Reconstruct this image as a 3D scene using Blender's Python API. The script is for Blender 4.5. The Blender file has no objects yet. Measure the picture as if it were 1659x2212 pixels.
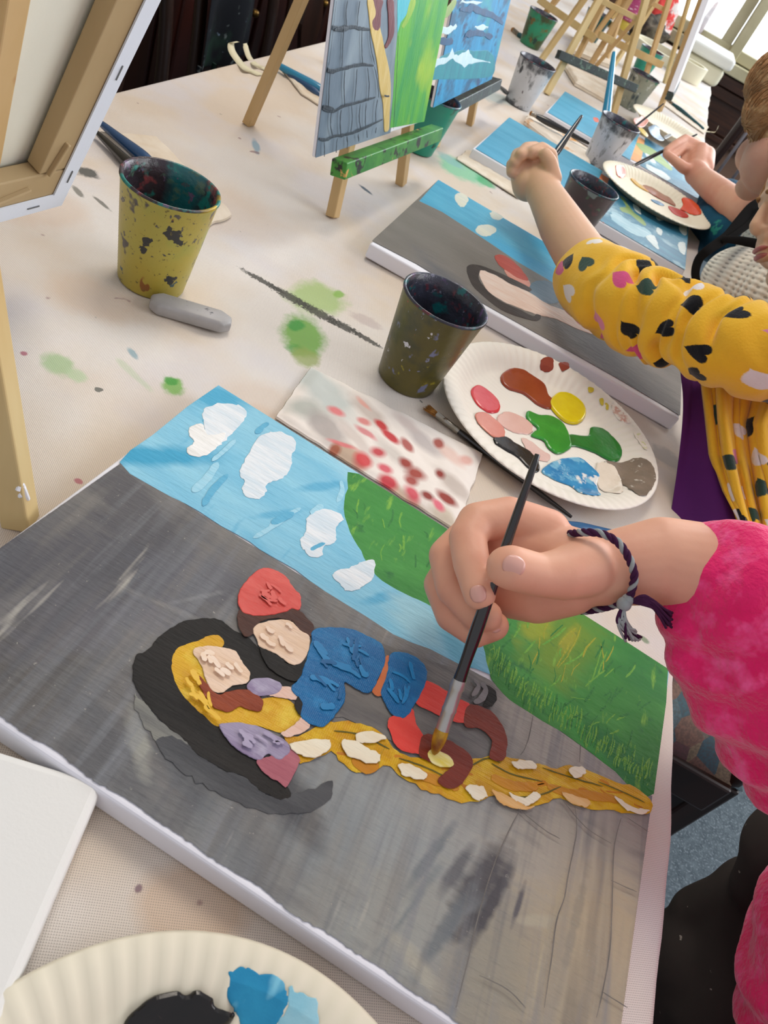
import bpy, bmesh, math, random
from mathutils import Vector, Matrix, noise, geometry
from mathutils.bvhtree import BVHTree
random.seed(7)
SC = bpy.context.scene
COL = SC.collection
TZ = 0.75                      # height of the table top
# ---------------------------------------------------------------- camera, light, exposure
CAM_H = 0.3796                 # camera above the table
F_PX, PITCH, ROLL = 1650.0, 0.70578, 0.52177
fw = Vector((0, math.cos(PITCH), -math.sin(PITCH)))
_r = Vector((1, 0, 0)); _u = _r.cross(fw)
rt = _r * math.cos(ROLL) + _u * math.sin(ROLL)
up = -_r * math.sin(ROLL) + _u * math.cos(ROLL)
cd = bpy.data.cameras.new('camera'); cam = bpy.data.objects.new('camera', cd); COL.objects.link(cam)
cd.sensor_fit = 'VERTICAL'; cd.sensor_height = 24.0; cd.lens = F_PX / 2212 * 24.0
cd.clip_start = 0.02; cd.clip_end = 60
m = Matrix((rt, up, -fw)).transposed().to_4x4(); m.translation = (0, 0, TZ + CAM_H); cam.matrix_world = m
cd.dof.use_dof = True; cd.dof.focus_distance = 0.55; cd.dof.aperture_fstop = 13.0
SC.camera = cam
SC.view_settings.view_transform = 'Standard'; SC.view_settings.look = 'None'
SC.view_settings.gamma = 1.0; SC.view_settings.exposure = 0.30; SC.view_settings.use_curve_mapping = False
wd = bpy.data.worlds.new('room_light'); SC.world = wd; wd.use_nodes = True
bg = wd.node_tree.nodes['Background']; bg.inputs[0].default_value = (0.93, 0.93, 1.0, 1); bg.inputs[1].default_value = 0.50

def area(name, loc, target, size, power, color, sy=None):
    l = bpy.data.lights.new(name, 'AREA'); l.energy = power; l.color = color; l.size = size
    if sy: l.shape = 'RECTANGLE'; l.size_y = sy
    o = bpy.data.objects.new(name, l); COL.objects.link(o); o.location = loc
    d = Vector(target) - Vector(loc); o.rotation_euler = d.to_track_quat('-Z', 'Y').to_euler(); return o
area('window_daylight', (1.6, 4.3, 2.1), (0, 1.2, 0.7), 2.2, 75, (0.92, 0.96, 1.0), 1.5)
area('side_window_daylight', (2.4, 1.3, 2.2), (0, 0.6, 0.75), 1.6, 32, (0.95, 0.97, 1.0), 1.2)
area('ceiling_lamp_light', (-0.5, 1.5, 2.6), (-0.1, 0.9, 0.75), 0.7, 15, (1.0, 0.9, 0.78))

# ---------------------------------------------------------------- measuring helpers
def G(x, y, z=0.0):            # where the sight line through a pixel meets the height z above the table
    d = rt * ((x - 829.5) / F_PX) - up * ((y - 1106) / F_PX) + fw
    t = (CAM_H - z) / -d.z
    return Vector((d.x * t, d.y * t, TZ + z))
def D(x, y, dep):              # a point at a given distance in front of the lens
    v = rt * ((x - 829.5) / F_PX) - up * ((y - 1106) / F_PX) + fw
    return Vector((0, 0, TZ + CAM_H)) + v * dep
def T(x, y, z=0.0): return Vector((x, y, TZ + z))

# ---------------------------------------------------------------- colour and material helpers
def lin(c):
    return c / 12.92 if c <= 0.04045 else ((c + 0.055) / 1.055) ** 2.4
def C(h, k=1.0):
    h = h.lstrip('#'); return tuple(lin(int(h[i:i + 2], 16) / 255) * k for i in (0, 2, 4)) + (1,)

class NB:
    def __init__(s, name):
        s.m = bpy.data.materials.new(name); s.m.use_nodes = True; s.nt = s.m.node_tree
        s.b = s.nt.nodes['Principled BSDF']; s.tc = s.n('ShaderNodeTexCoord')
    def n(s, t, **k):
        o = s.nt.nodes.new(t)
        for a, b in k.items(): setattr(o, a, b)
        return o
    def l(s, a, b): s.nt.links.new(a, b)
    def set(s, sock, v):
        if hasattr(v, 'is_linked'): s.l(v, sock)
        else: sock.default_value = v
    def math(s, op, a, b=0.0, c=0.0, clamp=False):
        o = s.n('ShaderNodeMath', operation=op, use_clamp=clamp)
        s.set(o.inputs[0], a); s.set(o.inputs[1], b); s.set(o.inputs[2], c); return o.outputs[0]
    def mapping(s, v, loc=(0, 0, 0), rot=(0, 0, 0), sc=(1, 1, 1), vt='POINT'):
        o = s.n('ShaderNodeMapping', vector_type=vt); s.l(v, o.inputs[0])
        o.inputs[1].default_value = loc; o.inputs[2].default_value = rot; o.inputs[3].default_value = sc; return o.outputs[0]
    def noise(s, v, scale, detail=4.0, rough=0.55, dist=0.0):
        o = s.n('ShaderNodeTexNoise'); s.l(v, o.inputs['Vector']); o.inputs['Scale'].default_value = scale
        o.inputs['Detail'].default_value = detail; o.inputs['Roughness'].default_value = rough; o.inputs['Distortion'].default_value = dist
        return o.outputs[0]
    def rng(s, v, a, b, c=0.0, d=1.0):
        o = s.n('ShaderNodeMapRange'); s.l(v, o.inputs[0])
        for i, q in enumerate((a, b, c, d)): o.inputs[i + 1].default_value = q
        return o.outputs[0]
    def mix(s, f, a, b):
        o = s.n('ShaderNodeMix', data_type='RGBA'); s.set(o.inputs[0], f); s.set(o.inputs[6], a); s.set(o.inputs[7], b); return o.outputs[2]
    def bump(s, h, strength, dist, prev=None):
        o = s.n('ShaderNodeBump'); s.l(h, o.inputs['Height']); o.inputs['Strength'].default_value = strength; o.inputs['Distance'].default_value = dist
        if prev is not None: s.l(prev, o.inputs['Normal'])
        return o.outputs[0]

MC = {}
def mat(name, base, rough=0.5, spec=0.4, c2=None, vs=8, st=(1, 1, 1), rot=(0, 0, 0), vr=(0.35, 0.65), bump=0, bs=60, bd=0.001,
        spots=(), blobs=(), coat=0, sheen=0, metal=0, trans=0, sss=0, emit=0, uv=False, weave=0):
    """spots: (colour, scale, lo, hi, offset[, stretch]) noise patches; blobs: (x, y, rx, ry, angle, colour, strength, ragged)."""
    if name in MC: return MC[name]
    s = NB(name); b = s.b
    co = s.tc.outputs['UV' if uv else 'Object']
    col = base
    if c2 is not None:
        v = s.mapping(co, rot=rot, sc=st)
        col = s.mix(s.rng(s.noise(v, vs, 6), vr[0], vr[1]), base, c2)
    if blobs:
        nz = s.n('ShaderNodeTexNoise'); s.l(s.mapping(co, rot=rot, sc=st), nz.inputs['Vector']); nz.inputs['Scale'].default_value = 30; nz.inputs['Detail'].default_value = 5
    for (x, y, rx, ry, ang, cc, stg, rag) in blobs:
        v = s.mapping(co, loc=(x, y, 0), rot=(0, 0, ang), sc=(rx, ry, 1000), vt='TEXTURE')
        ln = s.n('ShaderNodeVectorMath', operation='LENGTH'); s.l(v, ln.inputs[0])
        dd = s.math('ADD', ln.outputs['Value'], s.math('MULTIPLY', s.math('SUBTRACT', nz.outputs[0], 0.5), rag * 2))
        col = s.mix(s.rng(dd, 1.0, 0.45, 0.0, stg), col, cc)
    for sp in spots:
        cc, sc_, lo, hi, off = sp[:5]; stt = sp[5] if len(sp) > 5 else (1, 1, 1); r_ = (0, 0, sp[6]) if len(sp) > 6 else rot
        v = s.mapping(co, loc=(off, off * 1.7, -off), rot=r_, sc=stt)
        col = s.mix(s.rng(s.noise(v, sc_, 3, 0.6), lo, hi), col, cc)
    s.set(b.inputs['Base Color'], col)
    b.inputs['Roughness'].default_value = rough; b.inputs['Specular IOR Level'].default_value = spec
    b.inputs['Metallic'].default_value = metal
    b.inputs['Coat Weight'].default_value = coat; b.inputs['Coat Roughness'].default_value = 0.12
    b.inputs['Sheen Weight'].default_value = sheen
    b.inputs['Transmission Weight'].default_value = trans
    if sss:
        b.inputs['Subsurface Weight'].default_value = sss; b.inputs['Subsurface Radius'].default_value = (0.01, 0.004, 0.002)
        b.inputs['Subsurface Scale'].default_value = 0.5
    if emit:
        s.set(b.inputs['Emission Color'], base); b.inputs['Emission Strength'].default_value = emit
    nrm = None
    if bump:
        nrm = s.bump(s.noise(s.mapping(co, rot=rot, sc=st), bs, 5), bump, bd)
    if weave:
        w1 = s.n('ShaderNodeTexWave'); w1.inputs['Scale'].default_value = weave; s.l(co, w1.inputs[0])
        w2 = s.n('ShaderNodeTexWave', bands_direction='Y'); w2.inputs['Scale'].default_value = weave; s.l(co, w2.inputs[0])
        nrm = s.bump(s.math('ADD', w1.outputs[1], w2.outputs[1]), 0.25, 0.0003, nrm)
    if nrm is not None: s.l(nrm, b.inputs['Normal'])
    MC[name] = s.m
    return s.m

# ---------------------------------------------------------------- object helpers
def thing(name, label, cat, loc, rotz=0.0, group=None, kind=None):
    o = bpy.data.objects.new(name, None); COL.objects.link(o); o.location = loc; o.rotation_euler = (0, 0, rotz)
    o.empty_display_size = 0.02
    o['label'] = label; o['category'] = cat
    if group: o['group'] = group
    if kind: o['kind'] = kind
    return o
def tag(o, label, cat, group=None, kind=None):
    o['label'] = label; o['category'] = cat
    if group: o['group'] = group
    if kind: o['kind'] = kind
    return o
def inv_of(parent):
    if parent is None: return Matrix.Identity(4)
    M_ = Matrix.Translation(parent.location) @ parent.rotation_euler.to_matrix().to_4x4()
    if parent.parent: M_ = inv_of(parent.parent).inverted() @ M_
    return M_.inverted()
def mesh(name, verts, faces, mats, parent=None, smooth=True, fm=None, loc=None, uvs=None, local=False, label=None):
    """World-space vertices become one object under parent (or at loc)."""
    me = bpy.data.meshes.new(name)
    if parent is not None:
        I = Matrix.Identity(4) if local else inv_of(parent)
        verts = [I @ Vector(v) for v in verts]
        lo = Vector((0, 0, 0))
    else:
        lo = Vector(loc) if loc is not None else Vector((0, 0, 0))
        if not local: verts = [Vector(v) - lo for v in verts]
    me.from_pydata([tuple(v) for v in verts], [], faces); me.update()
    if not isinstance(mats, (list, tuple)): mats = [mats]
    for q in mats: me.materials.append(q)
    if fm:
        for i, p in enumerate(me.polygons): p.material_index = fm[i]
    if smooth:
        for p in me.polygons: p.use_smooth = True
    if uvs:
        ul = me.uv_layers.new(name='UVMap')
        for lp in me.loops: ul.data[lp.index].uv = uvs[lp.vertex_index]
    o = bpy.data.objects.new(name, me); COL.objects.link(o)
    if parent is not None: o.parent = parent
    else: o.location = lo
    if label: o['label'] = label
    return o
def clean(o, angle=None, bev=0, seg=2):
    me = o.data; b = bmesh.new(); b.from_mesh(me); bmesh.ops.remove_doubles(b, verts=b.verts, dist=1e-6)
    bmesh.ops.recalc_face_normals(b, faces=b.faces); b.to_mesh(me); b.free()
    if bev:
        md = o.modifiers.new('bevel', 'BEVEL'); md.width = bev; md.segments = seg; md.limit_method = 'ANGLE'; md.angle_limit = 0.6
        md.harden_normals = False
    if angle is not None: me.set_sharp_from_angle(angle=angle)
    return o
def box_vf(cx, cy, cz, sx, sy, sz, M=None):
    v = [Vector((cx + i * sx / 2, cy + j * sy / 2, cz + k * sz / 2)) for i in (-1, 1) for j in (-1, 1) for k in (-1, 1)]
    if M: v = [M @ q for q in v]
    f = [(0, 1, 3, 2), (4, 6, 7, 5), (0, 4, 5, 1), (2, 3, 7, 6), (0, 2, 6, 4), (1, 5, 7, 3)]
    return v, f
def beam_vf(p, q, w, t, side=None):
    """A square bar from p to q."""
    p = Vector(p); q = Vector(q); d = (q - p).normalized()
    s = (Vector(side) if side is not None else Vector((0, 0, 1))); s = (s - d * s.dot(d))
    if s.length < 1e-4: s = Vector((1, 0, 0)); s = s - d * s.dot(d)
    s.normalize(); u = d.cross(s)
    v = [e + s * (i * w / 2) + u * (j * t / 2) for e in (p, q) for i, j in ((-1, -1), (1, -1), (1, 1), (-1, 1))]
    f = [(0, 1, 2, 3), (7, 6, 5, 4), (0, 4, 5, 1), (1, 5, 6, 2), (2, 6, 7, 3), (3, 7, 4, 0)]
    return v, f
def beam(name, p, q, w, t, m_, parent, side=None, bev=0.0012, label=None):
    v, f = beam_vf(p, q, w, t, side)
    o = mesh(name, v, f, m_, parent, smooth=False, label=label); return clean(o, bev=bev)
def join(*vfs):
    V, F = [], []
    for v, f in vfs:
        n = len(V); V += list(v); F += [tuple(i + n for i in q) for q in f]
    return V, F
def frames(pts):
    n = len(pts); out = []; prev = None
    for i in range(n):
        d = (pts[min(i + 1, n - 1)] - pts[max(i - 1, 0)]).normalized()
        if prev is None:
            a = Vector((0, 0, 1)) if abs(d.z) < 0.9 else Vector((1, 0, 0))
            u = (a - d * a.dot(d)).normalized()
        else:
            u = (prev - d * prev.dot(d)).normalized()
        prev = u; out.append((d, u, d.cross(u)))
    return out
def catmull(P, n):
    out = []; m_ = len(P)
    for i in range(m_ - 1):
        a, b, c, d = P[max(i - 1, 0)], P[i], P[i + 1], P[min(i + 2, m_ - 1)]
        for k in range(n):
            t = k / n
            out.append(tuple(0.5 * (2 * b[j] + (c[j] - a[j]) * t + (2 * a[j] - 5 * b[j] + 4 * c[j] - d[j]) * t * t + (-a[j] + 3 * b[j] - 3 * c[j] + d[j]) * t ** 3) for j in range(len(b))))
    out.append(tuple(P[-1])); return out
def tube_vf(pts, rad, seg=16, cap=True, sub=1, disp=None, uv=None):
    """pts: points, rad: radius or (ra, rb) pairs. sub>1 smooths the path."""
    rows = []
    for i, p in enumerate(pts):
        r = rad[i] if isinstance(rad, (list, tuple)) else rad
        if not isinstance(r, (list, tuple)): r = (r, r)
        rows.append((p[0], p[1], p[2], r[0], r[1]))
    if sub > 1: rows = catmull(rows, sub)
    P = [Vector(r[:3]) for r in rows]; fr = frames(P); V = []; F = []; UV = []
    L = 0
    for i, p in enumerate(P):
        if i: L += (p - P[i - 1]).length
        d, u, w = fr[i]
        for k in range(seg):
            a = 2 * math.pi * k / seg
            off = disp(L, a) if disp else 0.0
            V.append(p + u * (math.cos(a) * (rows[i][3] + off)) + w * (math.sin(a) * (rows[i][4] + off)))
            aa = a if a <= math.pi else 2 * math.pi - a
            UV.append((aa * 0.05, L))
    for i in range(len(P) - 1):
        for k in range(seg):
            k2 = (k + 1) % seg
            F.append((i * seg + k, i * seg + k2, (i + 1) * seg + k2, (i + 1) * seg + k))
    if cap:
        F.append(tuple(reversed(range(seg)))); F.append(tuple((len(P) - 1) * seg + k for k in range(seg)))
    if uv is not None: uv.extend(UV)
    return V, F
def tube(name, pts, rad, m_, parent=None, seg=16, sub=1, cap=True, loc=None, label=None, disp=None, uv=False):
    U = [] if uv else None
    v, f = tube_vf(pts, rad, seg, cap, sub, disp, U)
    o = mesh(name, v, f, m_, parent, True, loc=loc, label=label, uvs=U); clean(o) if not uv else None
    o.data.set_sharp_from_angle(angle=1.0); return o
def lathe_vf(prof, seg=48, M=None, wob=None):
    V, F = [], []
    for (r, z) in prof:
        for k in range(seg):
            a = 2 * math.pi * k / seg; rr = r + (wob(r, z, a) if wob else 0)
            V.append(Vector((rr * math.cos(a), rr * math.sin(a), z)))
    for i in range(len(prof) - 1):
        for k in range(seg):
            k2 = (k + 1) % seg; F.append((i * seg + k, i * seg + k2, (i + 1) * seg + k2, (i + 1) * seg + k))
    if M: V = [M @ v for v in V]
    return V, F

# paint: outlines traced on a surface, raised slightly, with ragged brush edges
def dens(pts, n, closed=True):
    P = list(pts); m_ = len(P); out = []
    for i in range(m_ if closed else m_ - 1):
        a, b, c, d = (P[(i - 1) % m_], P[i], P[(i + 1) % m_], P[(i + 2) % m_]) if closed else (P[max(i - 1, 0)], P[i], P[i + 1], P[min(i + 2, m_ - 1)])
        for k in range(n):
            t = k / n
            out.append(tuple(0.5 * (2 * b[j] + (c[j] - a[j]) * t + (2 * a[j] - 5 * b[j] + 4 * c[j] - d[j]) * t * t + (-a[j] + 3 * b[j] - 3 * c[j] + d[j]) * t ** 3) for j in range(2)))
    if not closed: out.append(tuple(P[-1]))
    return out
class Paint:
    """Collects paint shapes lying on one plane (origin o, axes ex ey, normal en)."""
    def __init__(s, o, ex, ey, en): s.o, s.ex, s.ey, s.en = o, ex, ey, en; s.V = []; s.F = []; s.fm = []; s.mats = []; s.lay = 0
    def mi(s, m_):
        if m_ not in s.mats: s.mats.append(m_)
        return s.mats.index(m_)
    def pt(s, p, h): return s.o + s.ex * p[0] + s.ey * p[1] + s.en * h
    def poly(s, pts, m_, rag=0.0006, h=0.00025, inset=0.0008, smooth=6, step=0.00012, keep=False, clip=None):
        """pts in plane coordinates (metres)."""
        q = dens(pts, smooth) if smooth > 1 else [tuple(p) for p in pts]
        if rag:
            sd = random.random() * 50; r2 = []
            for i, p in enumerate(q):
                v = Vector((p[0] * 260 + sd, p[1] * 260, sd)); w = Vector((p[0] * 900, p[1] * 900 + sd, 3))
                nx = noise.noise(v) + 0.6 * noise.noise(w); ny = noise.noise(v + Vector((17, 5, 2))) + 0.6 * noise.noise(w + Vector((7, 9, 2)))
                r2.append((p[0] + nx * rag, p[1] + ny * rag))
            q = r2
        if clip: q = [(min(max(p[0], clip[0]), clip[1]), min(max(p[1], clip[2]), clip[3])) for p in q]
        if keep: z0 = keep
        else: s.lay += 1; z0 = s.lay * step
        A = sum(q[i][0] * q[(i + 1) % len(q)][1] - q[(i + 1) % len(q)][0] * q[i][1] for i in range(len(q)))
        if A < 0: q.reverse()
        n = len(q); base = len(s.V); mi = s.mi(m_)
        nrm = []
        for i in range(n):
            a, b = Vector(q[i - 1]), Vector(q[(i + 1) % n]); d = b - a
            nrm.append(Vector((-d.y, d.x)).normalized() if d.length > 1e-9 else Vector((0, 0)))
        rings = [(0, 0), (inset * 0.35, h * 0.7), (inset, h)]
        for ins, hh in rings:
            for i in range(n): s.V.append(s.pt((q[i][0] + nrm[i].x * ins, q[i][1] + nrm[i].y * ins), z0 + hh))
        for r in range(2):
            for i in range(n):
                j = (i + 1) % n; s.F.append((base + r * n + i, base + r * n + j, base + (r + 1) * n + j, base + (r + 1) * n + i)); s.fm.append(mi)
        top = [base + 2 * n + i for i in range(n)]
        tris = geometry.tessellate_polygon([[Vector((q[i][0] + nrm[i].x * inset, q[i][1] + nrm[i].y * inset, 0)) for i in range(n)]])
        for t in tris:
            a, b, c = t
            pa, pb, pc = [Vector((q[i][0], q[i][1])) for i in (a, b, c)]
            if (pb - pa).cross(pc - pa) < 0: a, c = c, a
            s.F.append((top[a], top[b], top[c])); s.fm.append(mi)
    def stroke(s, pts, w, m_, rag=0.0003, h=0.0002, taper=0.35, **k):
        c = dens(pts, 5, closed=False); L, R = [], []
        for i, p in enumerate(c):
            a = Vector(c[max(i - 1, 0)]); b = Vector(c[min(i + 1, len(c) - 1)]); d = (b - a).normalized(); nn = Vector((-d.y, d.x))
            t = i / (len(c) - 1); ww = w / 2 * (taper + (1 - taper) * min(1, 6 * min(t, 1 - t) + 0.1)) * (1 + 0.25 * noise.noise(Vector((p[0] * 150, p[1] * 150, w * 999))))
            L.append((p[0] + nn.x * ww, p[1] + nn.y * ww)); R.append((p[0] - nn.x * ww, p[1] - nn.y * ww))
        s.poly(L + R[::-1], m_, rag=rag, h=h, inset=min(0.0004, w * 0.2), smooth=1, **k)
    def build(s, name, parent, label=None):
        o = mesh(name, s.V, s.F, s.mats, parent, smooth=False, fm=s.fm, label=label)
        return o
def copy_tree(o, parent=None):
    c = o.copy(); COL.objects.link(c); c.parent = parent
    for ch in list(o.children): copy_tree(ch, c)
    return c
# ================================================================ SETTING
M_carpet = mat('grey_carpet', C('#5f6a70'), 0.95, 0.1, c2=C('#4b555b'), vs=60, spots=[(C('#7a848a'), 220, .55, .62, 3)], bump=0.8, bs=300, bd=0.003)
M_woodpanel = mat('brown_panelling', C('#4a2c1c'), 0.35, 0.5, c2=C('#2f1a10'), vs=6, st=(1, 1, 12), bump=0.1)
M_wallpaint = mat('brown_wall_paint', C('#8a6f5e'), 0.8, 0.2)
M_frame = mat('cream_window_frame', C('#cfc9a8'), 0.5, 0.4, c2=C('#b5ae8c'), vs=5)
M_sky = mat('window_daylight_sky', (0.86, 0.93, 1.0, 1), emit=3.0)
M_wood_dark = mat('dark_stained_wood', C('#2c150c'), 0.3, 0.5, c2=C('#170a06'), vs=14, st=(1, 1, 0.15), bump=0.1)

v, f = box_vf(0.2, 2.4, -0.02, 7, 8, 0.04); fl = clean(mesh('floor', v, f, M_carpet, smooth=False)); fl['kind'] = 'structure'
WY = 4.75
def struct(name, vf, m_, bev=0.004):
    o = clean(mesh(name, vf[0], vf[1], m_, smooth=False), bev=bev); o['kind'] = 'structure'; return o
# back wall: panelling below, window above on the right
WZ = TZ + 0.07     # sill height
struct('wall_back', join(box_vf(1.1, WY + .06, WZ / 2, 5.2, .1, WZ), box_vf(-.93, WY + .06, 1.9, 1.4, .1, 2.6 - WZ + .2), box_vf(1.1, WY + .06, 2.75, 5.2, .1, .5)), M_wallpaint)
struct('trim_1', join(box_vf(1.75, WY - .03, WZ - .10, 4.0, .08, .05), box_vf(1.75, WY - .02, WZ - .155, 4.0, .05, .05), box_vf(1.75, WY - .0, WZ - .25, 4.0, .03, .14), box_vf(1.75, WY - .015, WZ - .34, 4.0, .05, .03), box_vf(1.75, WY, WZ - .70, 4.0, .04, .12)), M_woodpanel)
wn = struct('window_1', join(box_vf(1.75, WY - .03, WZ - .045, 4.0, .12, .05), box_vf(1.75, WY, WZ + .01, 4.0, .07, .05), box_vf(-.12, WY, 1.7, .1, .07, 1.8),
     box_vf(0.31, WY, 1.7, .055, .06, 1.8), box_vf(0.37, WY - .02, 1.7, .055, .06, 1.8), box_vf(1.35, WY, 1.7, .12, .06, 1.8), box_vf(2.4, WY, 1.7, .12, .06, 1.8)), M_frame)
gl = mesh('window_pane', *box_vf(1.75, WY + .03, 1.7, 4.0, .006, 1.8), mat('window_glass', (1, 1, 1, 1), 0.02, trans=1.0), wn, smooth=False)
oh = mesh('sky', *box_vf(1.5, WY + 1.2, 1.8, 8, .02, 4.5), M_sky, smooth=False); oh['kind'] = 'structure'
# left wall
struct('wall_left', box_vf(-1.62, 2.4, 1.3, .1, 4.9, 2.6), mat('beige_wall', C('#8b8272'), .8, .2))

# ---------------------------------------------------------------- table and cloth
tb = thing('table', 'long wooden work table hidden under the white cloth', 'table', (-0.13, 2.2, 0))
M_tw = mat('table_wood', C('#6b4a30'), 0.5, c2=C('#4a3020'), vs=8, st=(1, .1, 1))
o = clean(mesh('tabletop', *box_vf(-.125, 2.28, TZ - .02, .765, 4.4, .03), M_tw, tb, smooth=False), bev=.004)
for x in (-.44, .19):
    for y in (.2, 2.2, 4.3): clean(mesh('leg', *box_vf(x, y, (TZ - .035) / 2, .05, .05, TZ - .035), M_tw, tb, smooth=False), bev=.003)
XL, XR, Y0, Y1 = -0.521, 0.254, -0.25, 4.52
def cloth_mat():
    s = NB('white_nonwoven_cloth'); co = s.tc.outputs['Object']
    n1 = s.noise(s.mapping(co, sc=(1, 1, 1)), 5.5, 3, .5); n2 = s.noise(s.mapping(co, loc=(4, 2, 0)), 9, 3, .5)
    col = s.mix(s.rng(n1, .42, .6), C('#e3ddd6'), C('#dccdbb'))
    col = s.mix(s.rng(n2, .5, .68, 0, .7), col, C('#d9d6da'))
    def blot(x, y, rx, ry, ang, cc, stg, rag, sc=30):
        nonlocal col
        p = G(x, y) - Vector((0, 0, 0))
        v = s.mapping(co, loc=(p.x, p.y, 0), rot=(0, 0, ang), sc=(rx, ry, 1000), vt='TEXTURE')
        ln = s.n('ShaderNodeVectorMath', operation='LENGTH'); s.l(v, ln.inputs[0])
        nz = s.noise(co, sc, 6, .65)
        dd = s.math('ADD', ln.outputs['Value'], s.math('MULTIPLY', s.math('SUBTRACT', nz, .5), rag * 2))
        col = s.mix(s.rng(dd, 1.0, .6, 0, stg), col, cc)
    A = math.radians
    # warm washes, with painted shade left of the mustard cup and by the left edge
    for (x, y, r, k) in ((60, 430, .07, .55), (200, 640, .05, .5), (560, 870, .05, .4), (480, 450, .09, .3), (420, 1950, .03, .75), (560, 900, .03, .4), (300, 850, .06, .15)):
        blot(x, y, r, r * .7, .4, C('#cfa67c'), k * .6, .5, 14)
    # spilled paint
    blot(685, 640, .042, .030, 1.2, C('#9cbf66'), .75, .6, 40)
    blot(655, 722, .040, .026, 1.9, C('#76ad4c'), .95, .55, 45)
    blot(640, 700, .008, .016, .1, C('#3f9a43'), .9, .7, 60)
    blot(640, 755, .012, .010, .1, C('#4c9c3d'), .8, .7, 70)
    blot(733, 632, .007, .010, .1, C('#7db23a'), .8, .6, 70)
    blot(660, 770, .016, .016, .1, C('#94a858'), .8, .5, 70)
    blot(377, 832, .010, .014, .6, C('#7fb25c'), .95, .7, 80)
    blot(370, 820, .006, .006, .6, C('#3f9a3c'), .9, .7, 80)
    blot(125, 783, .017, .012, -.4, C('#a9c396'), .9, .7, 70)
    blot(165, 805, .010, .008, -.4, C('#b9cfa8'), .8, .7, 70)
    blot(290, 808, .028, .004, -.3, C('#b5c8a5'), .5, .6, 70)
    blot(287, 762, .008, .0035, -.5, C('#7ea3b0'), .8, .6, 80)
    blot(52, 762, .003, .003, 0, C('#a4405f'), .8, .5, 90)
    blot(170, 1038, .0035, .0025, 0, C('#b75a6c'), .8, .5, 90)
    blot(300, 1918, .0022, .0025, 0, C('#7a5a6a'), .8, .5, 90)
    blot(1000, 365, .055, .045, 1.2, C('#7cc9a0'), .85, .7, 26)
    blot(1050, 392, .02, .02, 1.2, C('#3cab70'), .85, .7, 40)
    blot(975, 345, .02, .03, 1.2, C('#86bcb8'), .8, .7, 30)
    blot(1070, 210, .07, .04, 1.2, C('#a9c6c9'), .6, .7, 26)
    blot(790, 408, .016, .004, -.4, C('#2f4f66'), .9, .5, 60)
    blot(553, 315, .026, .006, -1.0, C('#7da4b8'), .8, .5, 60)
    blot(188, 372, .013, .012, .8, C('#3c4240'), .9, .8, 60)
    blot(168, 412, .012, .004, -.5, C('#6a6a60'), .8, .6, 60)
    blot(220, 438, .016, .003, -.3, C('#5a5a50'), .8, .6, 60)
    blot(790, 690, .02, .012, 0, C('#b9a6a4'), .5, .8, 60)
    blot(1140, 960, .012, .012, 0, C('#a5a8a8'), .5, .9, 60)
    blot(1440, 985, .03, .02, 0, C('#8f9396'), .5, .9, 50)
    blot(1395, 1380, .006, .004, 0, C('#4b7a44'), .7, .9, 90)
    blot(1090, 1085, .005, .005, 0, C('#555555'), .6, .9, 90)
    # small dark flecks everywhere
    nz = s.noise(s.mapping(co, loc=(3, 7, 0)), 60, 2, .5); col = s.mix(s.rng(nz, .755, .775, 0, .8), col, C('#3d4743'))
    nz = s.noise(s.mapping(co, loc=(9, 1, 0)), 42, 2, .5); col = s.mix(s.rng(nz, .76, .785, 0, .6), col, C('#7d4a55'))
    # charcoal streak, drawn along a curve
    pts = [G(x, y) for x, y in ((540, 588), (600, 622), (660, 655), (720, 690), (765, 715), (812, 743))]
    for a, b, w in ((0, 1, .0022), (1, 2, .0036), (2, 3, .0038), (3, 4, .0034), (4, 5, .0022)):
        p, q = pts[a], pts[b]; mid = (p + q) / 2; ln_ = (q - p).length / 2 * 1.75; an = math.atan2(q.y - p.y, q.x - p.x)
        v = s.mapping(co, loc=(mid.x, mid.y, 0), rot=(0, 0, an), sc=(ln_, w * 2.3, 1000), vt='TEXTURE')
        l_ = s.n('ShaderNodeVectorMath', operation='LENGTH'); s.l(v, l_.inputs[0])
        dd = s.math('ADD', l_.outputs['Value'], s.math('MULTIPLY', s.math('SUBTRACT', s.noise(co, 420, 3), .5), 1.7))
        col = s.mix(s.rng(dd, 1.0, .7, 0, .9), col, C('#3b3c38'))
    # pin-dot emboss of the fabric
    sep = s.n('ShaderNodeSeparateXYZ'); s.l(s.mapping(co, rot=(0, 0, .42)), sep.inputs[0])
    K = 2 * math.pi / .00155
    a = s.math('SINE', s.math('MULTIPLY', sep.outputs[0], K)); b = s.math('SINE', s.math('MULTIPLY', sep.outputs[1], K))
    dots = s.math('MULTIPLY', a, b)
    big = s.rng(dots, .25, .8)
    col = s.mix(s.math('MULTIPLY', big, .75), col, C('#8a847b'))
    s.set(s.b.inputs['Base Color'], col); s.b.inputs['Roughness'].default_value = .8; s.b.inputs['Specular IOR Level'].default_value = .2
    nr = s.bump(s.noise(co, 25, 4), .25, .004); nr = s.bump(dots, .3, .0002, nr); s.l(nr, s.b.inputs['Normal'])
    return s.m
M_cloth = cloth_mat()
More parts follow.
